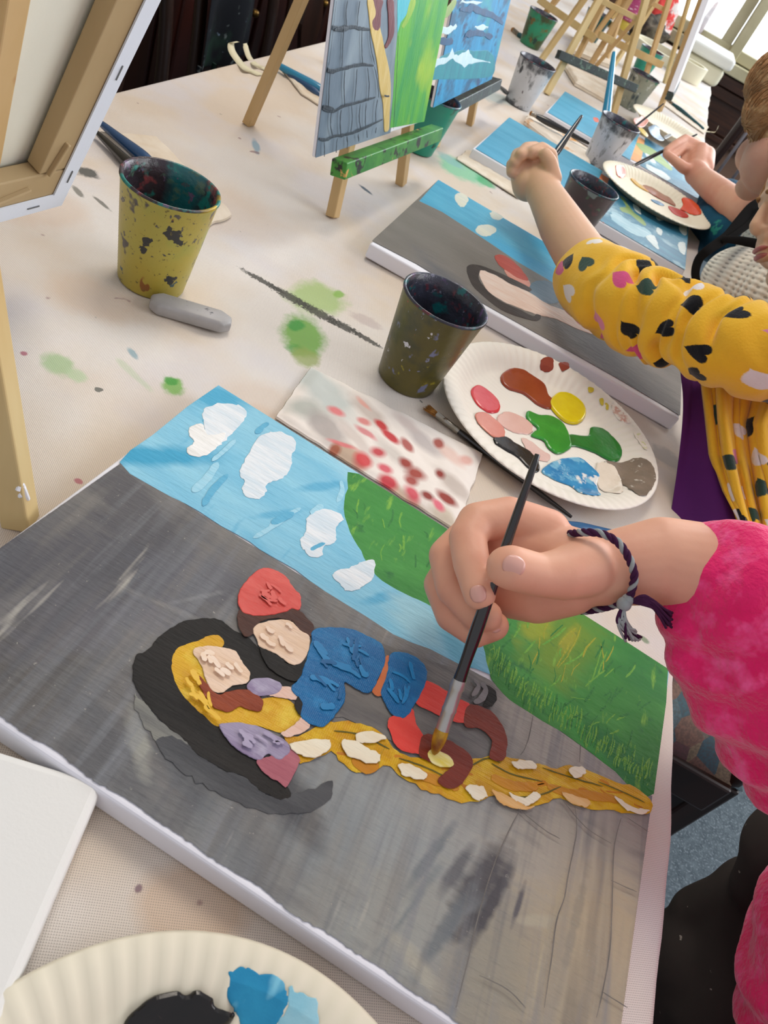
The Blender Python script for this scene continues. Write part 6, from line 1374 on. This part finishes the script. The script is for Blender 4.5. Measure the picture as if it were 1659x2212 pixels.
zz_ = (up2_ - to2 * up2_.dot(to2)).normalized(); hd2 = D(1619, 490, .93) - to2 * .0965 + zz_ * .014
P_, L2_, MH2 = head(hd2, to2, up2_, .084)
sh2 = T(.50, .92, .13)
body2 = F2 + chain([(D(1400, 672, .82), .030), (D(1560, 738, .757), .030), (D(1650, 762, .74), .032), (D(1780, 750, .745), .036), (D(1900, 700, .78), .045), (sh2, .05)], 22) + P_ + chain([(L2_(-.03, 0, -.05), .042), (T(.50, .97, .16), .045)], 22)
body2 += chain([(T(.52, 1.0, -.2), .09), (T(.52, 1.0, .06), .09)], 26) + [capsule_vf(T(.505, .94, .12), T(.505, 1.06, .12), .045, .045)] + chain([(T(.51, 1.09, .10), .035), (T(.50, 1.15, -.08), .03), (T(.42, 1.13, -.16), .026), (T(.37, 1.11, -.17), .022)], 18)
organic('body', body2, .0021, 2, sk_2, p2_)
M_lip = mat('lips', C('#b5645e'), .4, .4)
def face_bits(L_, M_, par, iris='#5a6b6e', k=1.0):
    for sgn in (-1, 1):
        v, f = ell_vf(L_(.0655, sgn * .028, .006), .011 * k, .014 * k, .0085 * k, M_); mesh('eye', v, f, mat('eye_white', C('#e4e0da'), .2, .5), par)
        v, f = ell_vf(L_(.0755, sgn * .028, .004), .0022 * k, .0058 * k, .0058 * k, M_); mesh('iris', v, f, mat('iris' + iris, C(iris), .2, .5), par)
        v, f = capsule_vf(L_(.081, sgn * .014, .022), L_(.068, sgn * .042, .024), .0026 * k, .0018 * k); mesh('eyebrow', v, f, mat('eyebrow', C('#8a6440'), .8, .2), par)
    v, f = join(ell_vf(L_(.0800, 0, -.0405), .0075 * k, .0165 * k, .0040 * k, M_), ell_vf(L_(.0785, 0, -.0490), .0075 * k, .0145 * k, .0045 * k, M_)); mesh('lips', v, f, M_lip, par)
face_bits(L2_, MH2, p2_, k=.84 / .82)
M_hair2 = mat('light_brown_hair', C('#8a6238'), .5, .4, c2=C('#6b4826'), vs=60, st=(1, 1, .1), bump=.4, bs=200)
organic('hair', [ell_vf(L2_(-.025, 0, .045), .084, .080, .078, MH2), ell_vf(L2_(-.05, 0, -.03), .055, .074, .08, MH2), ell_vf(L2_(-.06, 0, -.1), .035, .05, .07, MH2)], .004, 4, M_hair2, p2_)
# sleeve: gathered folds between cuff and elbow
def fold2(L, a):
    k = min(1, L / .03); g = min(1, max(0, (L - .055) / .03)) * max(.3, 1 - max(0, L - .19) / .06)
    w_ = noise.noise(Vector((L * 16, math.cos(a) * 1.3, math.sin(a) * 1.3))); ph = L * 225 + 1.9 * math.sin(a + .6) + 3.2 * w_
    cr = (.5 + .5 * math.cos(ph)) ** 4
    ph2 = L * 120 + 2.5 * math.sin(a * 1 + 2.4) + 3 * w_
    return k * (-.013 * g * cr * (.6 + w_) - .006 * g * (.5 + .5 * math.cos(ph2)) ** 5 + .0012 * math.sin(a * 3 + L * 40)) + .0025 * noise.noise(Vector((L * 40, math.cos(a) * 1.5, math.sin(a) * 1.5)))
U2 = []
pth = [D(1264, 588, .895), D(1287, 610, .875), D(1332, 640, .845), D(1402, 676, .815), D(1480, 706, .785), D(1560, 738, .755), D(1650, 762, .735), D(1780, 750, .74), D(1900, 700, .78), sh2 + Vector((.02, -.02, -.01))]
rad = [.0400, .0450, .0490, .0495, .0470, .0455, .0480, .056, .065, .07]
v, f = tube_vf(pth, rad, 96, cap=False, sub=22, disp=fold2, uv=U2)
# turn the cuff inwards
c0 = Vector(pth[0]); d0 = (Vector(pth[1]) - c0).normalized(); n0 = len(v)
for st_, kk in ((.002, .92), (.010, .84)):
    for k in range(96): q = v[k]; v.append(c0 + (q - c0) * kk + d0 * st_); U2.append(U2[k])
for (r0, r1) in ((0, n0), (n0, n0 + 96)):
    for k in range(96): k2 = (k + 1) % 96; f.append((r1 + k, r1 + k2, r0 + k2, r0 + k) if r0 == 0 else (r1 + k, r1 + k2, r0 + k2, r0 + k))
UV2 = []
o = mesh('fleece_sleeve', v, f, M_heart, p2_, uvs=U2)
U4 = []
# torso of the dress: loose vertical drapes
def drape(L, a):
    return .010 * math.sin(a * 7 + L * 6) * min(1, .3 + L * 3) + .004 * math.sin(a * 13 + 1) + .006 * noise.noise(Vector((math.cos(a) * 2, math.sin(a) * 2, L * 8)))
U3 = []
v, f = tube_vf([T(.505, 1.0, .165), T(.515, 1.0, .13), T(.51, 1.0, .06), T(.50, 1.0, -.06), T(.49, 1.0, -.18), T(.48, 1.0, -.26), T(.48, 1.0, -.27)], [(.05, .06), (.09, .10), (.11, .12), (.12, .13), (.13, .14), (.14, .15), (.13, .14)], 120, cap=True, sub=10, disp=drape, uv=U3)
mesh('fleece_dress', v, f, M_heart, p2_, uvs=[(u * 3.0, v_) for u, v_ in U3])
v, f = tube_vf([T(.505, 1.03, .13), T(.51, 1.09, .10), T(.505, 1.13, .0), T(.50, 1.15, -.08), T(.46, 1.14, -.13), T(.41, 1.13, -.165)], [.05, .055, .05, .048, .044, .040], 48, cap=True, sub=10, disp=lambda L, a: .003 * math.sin(L * 120 + 2 * math.sin(a)), uv=U4)
mesh('fleece_sleeve', v, f, M_heart, p2_, uvs=U4)
# purple apron panel in front of the dress
M_purple = mat('purple_apron_cloth', C('#4c1a5a'), .85, .2, c2=C('#582166'), vs=7, bump=.25, bs=300)
def sheet(name, grid, m_, parent, th=.002, uv=False, label=None):
    nr, nc = len(grid), len(grid[0]); V = [p for r in grid for p in r]; F = []
    for i in range(nr - 1):
        for j in range(nc - 1): F.append((i * nc + j, i * nc + j + 1, (i + 1) * nc + j + 1, (i + 1) * nc + j))
    o = mesh(name, V, F, m_, parent, label=label); md = o.modifiers.new('s', 'SOLIDIFY'); md.thickness = th; sb = o.modifiers.new('b', 'SUBSURF'); sb.levels = 2; sb.render_levels = 2; return o
left = [(1478, 790, .86), (1484, 860, .83), (1480, 940, .80), (1478, 1040, .77), (1478, 1150, .74), (1500, 1260, .72)]
right = [(1530, 800, .84), (1526, 880, .81), (1532, 960, .785), (1556, 1040, .76), (1600, 1130, .735), (1650, 1240, .72)]
grid = []
for (a_, b_) in zip(left, right):
    A_, B_ = D(*a_), D(*b_); grid.append([A_ + (B_ - A_) * t + Vector((0, 0, .006 * math.sin(t * 5 + a_[1] * .01))) for t in (-.3, 0, .25, .5, .75, 1)])
sheet('purple_apron', grid, M_purple, p2_)
dg_ = [[(1515, 790, .83), (1560, 800, .81), (1620, 810, .80), (1700, 820, .80), (1800, 830, .82)], [(1528, 900, .80), (1565, 905, .775), (1600, 915, .785), (1660, 920, .765), (1780, 920, .78)], [(1536, 980, .777), (1575, 985, .758), (1610, 990, .770), (1665, 1000, .75), (1780, 1000, .76)],
       [(1560, 1060, .750), (1592, 1062, .738), (1625, 1068, .748), (1670, 1075, .735), (1780, 1080, .745)], [(1600, 1135, .727), (1612, 1138, .722), (1640, 1140, .73), (1680, 1145, .722), (1780, 1150, .73)], [(1640, 1210, .71), (1650, 1210, .71), (1670, 1210, .712), (1700, 1210, .71), (1780, 1210, .71)]]
G_ = [[D(*q) for q in r] for r in dg_]
nr = len(G_); Vd, Fd, Ud = [], [], []; NS = 14
def bil(u, v_):
    i = min(int(u), nr - 2); j = min(int(v_), 3); fu, fv = u - i, v_ - j
    return G_[i][j] * (1 - fu) * (1 - fv) + G_[i + 1][j] * fu * (1 - fv) + G_[i][j + 1] * (1 - fu) * fv + G_[i + 1][j + 1] * fu * fv
for i in range((nr - 1) * NS + 1):
    for j in range(4 * NS + 1):
        u, v_ = i / NS, j / NS; q = bil(u, v_); q = q + (vw - q).normalized() * (.006 * math.sin(v_ * 7.5 + u * .4) * min(1, u + .4) + .003 * math.sin(v_ * 17 - u)); Vd.append(q); Ud.append((v_ * .045 + .3, u * .045))
nn = 4 * NS + 1
for i in range((nr - 1) * NS):
    for j in range(4 * NS): Fd.append((i * nn + j, i * nn + j + 1, (i + 1) * nn + j + 1, (i + 1) * nn + j))
o = mesh('dress_drape', Vd, Fd, M_heart, p2_, uvs=Ud); md = o.modifiers.new('s', 'SOLIDIFY'); md.thickness = .003; md.offset = -1
lg2 = chain([(T(.50, .80, -.36), .10), (T(.47, .80, -.42), .09)], 22)
brush('thin black brush held in the fist of the second child', D(1172, 372, 1.025), D(1257, 250, 1.055), handle=M_blackwood, rh=.0042, rf=.003, flen=.018, blen=.008)

# ---------------- third child: knitted top, black apron straps, fair hair
p3_ = thing('person', 'person with fair hair and white knitted top holding a thin brush at the far right', 'person', T(.50, 1.45, -.75))
d3 = 1.60
F3 = chain([(D(1720, 560, 1.30), .036), (D(1622, 468, 1.40), .0335), (D(1570, 430, 1.48), .029), (D(1515, 385, 1.56), .0235), (D(1502, 368, 1.58), .0225)], 24)
F3 += chain([(D(1505, 375, 1.58), .024), (D(1508, 345, 1.60), .0235), (D(1512, 330, 1.61), .021)], 22) + chain([(D(1520, 360, 1.59), .021), (D(1525, 335, 1.61), .019)], 20)
F3 += chain([(D(1512, 318, 1.62), .0115), (D(1480, 300, 1.60), .0095), (D(1458, 312, 1.58), .0085), (D(1440, 325, 1.57), .0078)], 18)   # index
F3 += chain([(D(1500, 328, 1.61), .011), (D(1475, 318, 1.60), .0095), (D(1458, 335, 1.585), .0085), (D(1448, 342, 1.575), .008)], 18)
F3 += chain([(D(1510, 345, 1.61), .011), (D(1484, 338, 1.61), .0095), (D(1472, 352, 1.60), .0085), (D(1482, 360, 1.59), .008)], 18)
F3 += chain([(D(1518, 355, 1.60), .0105), (D(1495, 358, 1.60), .009), (D(1488, 366, 1.59), .0082), (D(1498, 372, 1.58), .0078)], 18)
F3 += chain([(D(1500, 372, 1.575), .0135), (D(1476, 362, 1.565), .0115), (D(1455, 345, 1.56), .0095), (D(1440, 333, 1.56), .0085)], 18)    # thumb
hd3 = D(1722, 312, 1.24)
to3 = Vector((-.36, .82, -.45)).normalized()
P_, L3_, MH3 = head(hd3, to3, Vector((.2, 0, 1)), .086)
body3 = F3 + P_ + [ell_vf(D(1672, 345, 1.222), .048, .048, .054), ell_vf(D(1700, 390, 1.225), .045, .045, .04)] + chain([(D(1720, 560, 1.30), .036), (D(1760, 540, 1.28), .045)], 20) + chain([(hd3 + Vector((.04, -.02, -.05)), .04), (D(1790, 520, 1.22), .045)], 20)
organic('body', body3, .003, 3, sk_3, p3_)
face_bits(L3_, MH3, p3_, '#6b7f86', k=.7)
M_hair3 = mat('strawberry_blonde_hair', C('#b8885a'), .5, .4, c2=C('#8f6238'), vs=40, st=(1, .12, 1), rot=(.3, .4, .6), bump=.7, bs=160, bd=.003, spots=[(C('#c9a070'), 80, .55, .7, 3, (1, .12, 1))])
hair3 = organic('hair', [ell_vf(L3_(-.022, 0, .046), .088, .083, .080, MH3), ell_vf(L3_(-.045, 0, -.01), .062, .080, .085, MH3), ell_vf(L3_(.030, .030, .072), .045, .045, .032, MH3), ell_vf(L3_(.030, -.030, .072), .045, .045, .032, MH3), ell_vf(L3_(.012, .066, .018), .026, .012, .055, MH3), ell_vf(L3_(.012, -.066, .018), .026, .012, .055, MH3), ell_vf(L3_(-.07, 0, -.08), .04, .05, .09, MH3), ell_vf(D(1662, 238, 1.20), .038, .038, .042), ell_vf(D(1672, 290, 1.205), .030, .03, .04), ell_vf(D(1690, 185, 1.20), .055, .055, .055)], .004, 3, M_hair3, p3_)
bv = BVHTree.FromObject(hair3, bpy.context.evaluated_depsgraph_get()) if False else BVHTree.FromPolygons([v.co.copy() for v in hair3.data.vertices], [tuple(p.vertices) for p in hair3.data.polygons])
ho = p3_.location; crown = L3_(-.03, 0, .125) - ho; rs = random.Random(5); shv, shf = [], []
for k in range(1500):
    pl_ = hair3.data.polygons[rs.randrange(len(hair3.data.polygons))]; q = pl_.center.copy()
    if pl_.normal.dot((Vector((0, 0, TZ + CAM_H)) - ho - q).normalized()) < -.1: continue
    pts = []
    for s_i in range(7):
        loc_, nn_, _, _ = bv.find_nearest(q)
        if loc_ is None: break
        pts.append(loc_ + nn_ * (.0006 + .0012 * rs.random()))
        d = (loc_ - crown); d = d - nn_ * d.dot(nn_)
        d = d.normalized() + Vector((rs.gauss(0, .12), rs.gauss(0, .12), rs.gauss(0, .12) - .25)); d = d - nn_ * d.dot(nn_); q = loc_ + d.normalized() * .009
    if len(pts) > 3: shv.append(tube_vf([x + ho for x in pts], [.0007] * (len(pts) - 1) + [.0002], 4))
st_ = list(shv)
for k in range(90):
    a_ = random.uniform(-1.2, 1.2); b0 = L3_(.045 + random.uniform(-.02, .02), .062 * math.sin(a_), .085 + random.uniform(-.02, .02)); n_ = (b0 - hd3).normalized()
    p1a = b0 + n_ * random.uniform(.008, .03) + Vector((random.uniform(-.02, .01), random.uniform(-.02, .02), random.uniform(-.005, .02))); p2a = p1a + to3 * random.uniform(.0, .035) + Vector((0, random.uniform(-.01, .02), -random.uniform(0, .05)))
    st_.append(tube_vf([b0 - n_ * .01, b0, p1a, p2a], .00022, 4, sub=4))
v, f = join(([q.co + ho for q in hair3.data.vertices], [tuple(q.vertices) for q in hair3.data.polygons]), *st_)
bpy.data.objects.remove(hair3); hair3 = mesh('hair', v, f, M_hair3, p3_)
def knit():
    s = NB('white_open_knit'); u = s.tc.outputs['UV']; sp = s.n('ShaderNodeSeparateXYZ'); s.l(u, sp.inputs[0])
    x = s.math('SINE', s.math('MULTIPLY', sp.outputs[0], 2 * math.pi / .0075)); y = s.math('SINE', s.math('MULTIPLY', sp.outputs[1], 2 * math.pi / .0105))
    hole = s.rng(s.math('MULTIPLY', s.rng(x, -.2, 1), s.rng(y, .1, 1)), .15, .7)
    hgt = s.math('ADD', s.math('MULTIPLY', y, -.5), s.math('MULTIPLY', x, -.25))
    s.set(s.b.inputs['Base Color'], s.mix(s.math('MULTIPLY', hole, .6), C('#ece5d6'), C('#6f675b'))); s.b.inputs['Roughness'].default_value = .9; s.b.inputs['Specular IOR Level'].default_value = .1
    s.l(s.bump(hgt, .8, .0025), s.b.inputs['Normal']); return s.m
M_knit = knit()
UK = []
v, f = tube_vf([D(1560, 590, 1.27), D(1575, 600, 1.24), D(1620, 620, 1.22), D(1690, 650, 1.20), D(1800, 690, 1.2)], [(.02, .022), (.052, .048), (.066, .060), (.078, .072), (.09, .09)], 64, sub=8, uv=UK)
mesh('knitted_top', v, f, M_knit, p3_, uvs=[(a_ * 1.2, b_) for a_, b_ in UK])
UK = []
v, f = tube_vf([D(1640, 520, 1.32), D(1700, 560, 1.28), D(1800, 640, 1.26), T(.50, 1.40, -.1), T(.50, 1.40, -.4)], [(.05, .05), (.08, .08), (.11, .12), (.13, .14), (.14, .15)], 64, sub=8, uv=UK)
mesh('knitted_top', v, f, M_knit, p3_, uvs=[(a_ * 1.2, b_) for a_, b_ in UK])
M_strap = mat('black_strap', C('#0d0c0c'), .8, .2)
def strap(pts, w, th=.004):
    P__ = [D(*q) for q in pts]; rows = [Vector(r) for r in catmull([tuple(q) for q in P__], 8)]; V, F = [], []
    for i, r in enumerate(rows):
        d = (rows[min(i + 1, len(rows) - 1)] - rows[max(i - 1, 0)]).normalized(); n_ = (vw - r).normalized(); s_ = d.cross(n_).normalized()
        ww = w[min(int(i / 8), len(w) - 1)] * (1 - (i / 8 % 1)) + w[min(int(i / 8) + 1, len(w) - 1)] * (i / 8 % 1)
        for a_, b_ in ((-1, 0), (-1, 1), (1, 1), (1, 0)): V.append(r + s_ * (a_ * ww / 2) + n_ * (b_ * th))
    for i in range(len(rows) - 1):
        for k in range(4): F.append((i * 4 + k, i * 4 + (k + 1) % 4, i * 4 + 4 + (k + 1) % 4, i * 4 + 4 + k))
    o = mesh('apron_strap', V, F, M_strap, p3_); clean(o); o.modifiers.new('b', 'SUBSURF').levels = 1; return o
strap([(1650, 440, 1.17), (1626, 452, 1.17), (1600, 478, 1.17), (1570, 512, 1.17), (1530, 540, 1.17), (1510, 560, 1.18), (1502, 590, 1.19), (1508, 622, 1.20)], [.026, .024, .020, .018, .016, .015, .014, .012])
strap([(1560, 516, 1.165), (1600, 520, 1.16), (1650, 530, 1.15), (1700, 540, 1.14)], [.010, .014, .016, .016])
strap([(1640, 452, 1.165), (1622, 480, 1.168), (1590, 505, 1.168), (1560, 522, 1.168)], [.010, .012, .010, .008])
UT = mat('teal_dress_cloth', C('#0f4a63'), .8, .2, c2=C('#0a3550'), vs=9, spots=[(C('#2f8a7a'), 30, .66, .72, 3)])
sk3 = chain([(D(1560, 440, 1.62), .05), (D(1540, 500, 1.52), .05), (D(1620, 540, 1.42), .06)], 22)
organic('teal_skirt', sk3, .006, 6, UT, p3_, disp=lambda q: .004 * noise.noise(q * 25))
brush('thin black brush between the fingers of the third child, tip on the palette', D(1352, 366, 1.545), D(1504, 291, 1.61), handle=M_blackwood, rh=.0036, rf=.0026, flen=.014, blen=.010)

# ================================================================ CHAIRS
def seat_mat():
    s = NB('patterned_seat_fabric'); co = s.tc.outputs['Object']
    vo = s.n('ShaderNodeTexVoronoi'); s.l(s.mapping(co, sc=(1, 1, .3)), vo.inputs['Vector']); vo.inputs['Scale'].default_value = 38; vo.inputs['Randomness'].default_value = 1
    sp = s.n('ShaderNodeSeparateColor'); s.l(vo.outputs['Color'], sp.inputs[0]); ramp = s.n('ShaderNodeValToRGB'); ramp.color_ramp.interpolation = 'CONSTANT'; s.l(sp.outputs[0], ramp.inputs[0]); el = ramp.color_ramp.elements
    cs = ['#6a8288', '#8c7468', '#9a9078', '#7a5f62', '#55727c', '#86837a']
    el[0].color = C(cs[0]); el[1].position = 1 / 6; el[1].color = C(cs[1])
    for i in range(2, 6): e_ = el.new(i / 6); e_.color = C(cs[i])
    s.set(s.b.inputs['Base Color'], s.mix(s.rng(s.noise(co, 300, 2), .4, .6, 0, .5), ramp.outputs[0], C('#5f5a55'))); s.b.inputs['Roughness'].default_value = .9; s.b.inputs['Specular IOR Level'].default_value = .1; return s.m
M_seat = seat_mat()
def chair(name, label, cen, rot, seat_z=-.29, w=.44, d=.42, m_seat=None, spindle=False, splat=True, group=None, backh=.48, seatth=.05):
    """local +y points from the seat to the back."""
    t = thing(name, label, 'chair', Vector((cen[0], cen[1], 0)), rot, group=group)
    sz = TZ + seat_z
    def bx(nm, *a, bev=.004, m_=M_wood_dark):
        v, f = box_vf(*a); return clean(mesh(nm, v, f, m_, t, smooth=False, local=True), bev=bev)
    V, F = [], []; n = 24                                  # cushion with domed top
    for i in range(n + 1):
        for j in range(n + 1):
            u, v_ = i / n * 2 - 1, j / n * 2 - 1; e = (1 - abs(u) ** 6) * (1 - abs(v_) ** 6)
            V.append(Vector((u * w / 2 * (1 - .06 * (v_ + 1) / 2), v_ * d / 2, sz - .035 + seatth * e ** .5 * .9)))
    for i in range(n):
        for j in range(n): F.append((i * (n + 1) + j, (i + 1) * (n + 1) + j, (i + 1) * (n + 1) + j + 1, i * (n + 1) + j + 1))
    o = mesh('seat', V, F, m_seat or M_seat, t, local=True); o.modifiers.new('s', 'SOLIDIFY').thickness = .01
    for nm, a in (('seat_rail', (0, -d / 2 + .012, sz - .065, w - .03, .022, .06)), ('seat_rail', (0, d / 2 - .012, sz - .065, w - .05, .022, .06)), ('seat_rail', (-w / 2 + .014, 0, sz - .065, .022, d - .03, .06)), ('seat_rail', (w / 2 - .014, 0, sz - .065, .022, d - .03, .06))): bx(nm, *a)
    for s_ in (-1, 1):
        bx('leg', s_ * (w / 2 - .022), -d / 2 + .022, (sz - .04) / 2, .036, .036, sz - .04)
        bx('leg', s_ * (w / 2 - .030), d / 2 - .016, (sz - .04) / 2, .034, .034, sz - .04)
        tube_pts = [Vector((s_ * (w / 2 - .03), d / 2 - .016, sz - .05)), Vector((s_ * (w / 2 - .03), d / 2 + .0, sz + .15)), Vector((s_ * (w / 2 - .035), d / 2 + .03, sz + .33)), Vector((s_ * (w / 2 - .03), d / 2 + .055, sz + backh))]
        vv, ff = tube_vf(tube_pts, [(.017, .014)] * 4, 12, sub=6); mesh('back_post', vv, ff, M_wood_dark, t, local=True)
    vv, ff = tube_vf([Vector((-w / 2, d / 2 + .05, sz + backh - .01)), Vector((-w / 4, d / 2 + .055, sz + backh + .03)), Vector((0, d / 2 + .06, sz + backh + .02)), Vector((w / 4, d / 2 + .055, sz + backh + .03)), Vector((w / 2, d / 2 + .05, sz + backh - .01))], [(.018, .03)] * 5, 14, sub=6); mesh('top_rail', vv, ff, M_wood_dark, t, local=True)
    if splat:      # vase-shaped splat
        rows = [(-.045, .0), (.050, .06), (.075, .14), (.045, .22), (.030, .29), (.060, .37), (.070, backh)]
        rows[0] = (.045, 0.0); Vs, Fs = [], []
        rr = catmull([(a_, b_, 0) for a_, b_ in rows], 6)
        for (hw, zz, _) in rr:
            yy = d / 2 - .01 + .06 * zz / backh
            for xx, y_ in ((-hw, yy), (hw, yy), (hw, yy + .012), (-hw, yy + .012)): Vs.append(Vector((xx, y_, sz + zz - .02)))
        for i in range(len(rr) - 1):
            for k in range(4): Fs.append((i * 4 + k, i * 4 + (k + 1) % 4, i * 4 + 4 + (k + 1) % 4, i * 4 + 4 + k))
        clean(mesh('splat', Vs, Fs, M_wood_dark, t, local=True, smooth=False))
    if spindle:
        for k in range(7):
            x = (k - 3) * .055; vv, ff = tube_vf([Vector((x, d / 2 - .005, sz)), Vector((x, d / 2 + .05, sz + backh))], .0055, 10); mesh('spindle', vv, ff, mat('grey_metal_spindle', C('#77747a'), .35, .5, metal=.4), t, local=True)
    return t
# the seat seen between the cloth and the pink sleeve
chair('dining_chair', 'dark wooden chair with patterned cushion, seen between the cloth edge and pink sleeve', (.345, .905), -1.57, seat_z=-.28, w=.46, d=.46, seatth=.06)
chair('dining_chair', 'dark wooden chair under the child in the pink fleece', (.60, .02), -1.57, seat_z=-.36)
chair('dining_chair', 'spindle-backed dark chair behind the third child at the far right', (.585, 3.30), 3.14, seat_z=-.30, w=.46, spindle=True, splat=False, m_seat=M_wood_dark, backh=.50)
sb_ = thing('sideboard', 'dark red-brown wooden sideboard against the wall behind the chairs, top left', 'cabinet', (-1.36, 2.9, 0))
M_red = mat('red_brown_polished_wood', C('#3a1710'), .3, .5, c2=C('#1d0b08'), vs=10, st=(1, 1, .12), bump=.08)
clean(mesh('cabinet_body', *box_vf(-1.36, 2.9, .44, .40, 1.7, .82), M_red, sb_, smooth=False), bev=.006)
for y_ in (2.33, 2.9, 3.47):
    d_ = clean(mesh('door', *box_vf(-1.15, y_, .44, .022, .54, .70), M_red, sb_, smooth=False), bev=.006)
    clean(mesh('door_panel', *box_vf(-1.137, y_, .44, .012, .40, .54), M_red, d_, smooth=False), bev=.005)
    v, f = ell_vf((-1.12, y_ + .22, .46), .012, .012, .012); mesh('knob', v, f, mat('brass_knob', C('#8a6a34'), .3, .5, metal=.9), d_)
# across the table, upper left: backs of chairs, one with an apron hung over it
chair('dining_chair', 'dark wooden chair behind the table, partly hidden by the canvas seen from behind', (-.70, 1.47), 1.57, seat_z=-.34)
chair('dining_chair', 'dark wooden chair behind the table with the paint-stained apron hanging on it', (-.70, 1.99), 1.57, seat_z=-.34)
chair('dining_chair', 'dark red-brown chair behind the table, between the hanging apron and nearest easel', (-.70, 2.50), 1.57, seat_z=-.34, w=.46)
M_ha = mat('paint_stained_black_cloth', C('#14161a'), .85, .15, c2=C('#1c2027'), vs=6, spots=[(C('#8d9a9a'), 22, .66, .74, 3), (C('#22382f'), 10, .55, .7, 7), (C('#6f8196'), 45, .68, .74, 12)])
ha = thing('hanging_apron', 'black paint-stained apron hanging on the chair behind the table', 'apron', T(-.91, 1.90, -.27))
gr = []
for k in range(9):
    z_ = .16 - .43 * k / 8; gr.append([T(-.895 + .02 * math.sin(j * 1.3 + k * .2) - (.0 if k else .02), 1.77 + .29 * j / 8 + .01 * math.sin(k), z_ + .006 * math.sin(j * 2)) for j in range(9)])
sheet('apron_cloth', gr, M_ha, ha, th=.003)
for y_ in (1.79, 1.86, 2.05):
    tube('apron_tie', [T(-.885, y_, -.25), T(-.89, y_ + .01, -.33), T(-.895, y_ - .005, -.42)], [(.006, .003)] * 3, M_ha, ha, seg=8, sub=4)
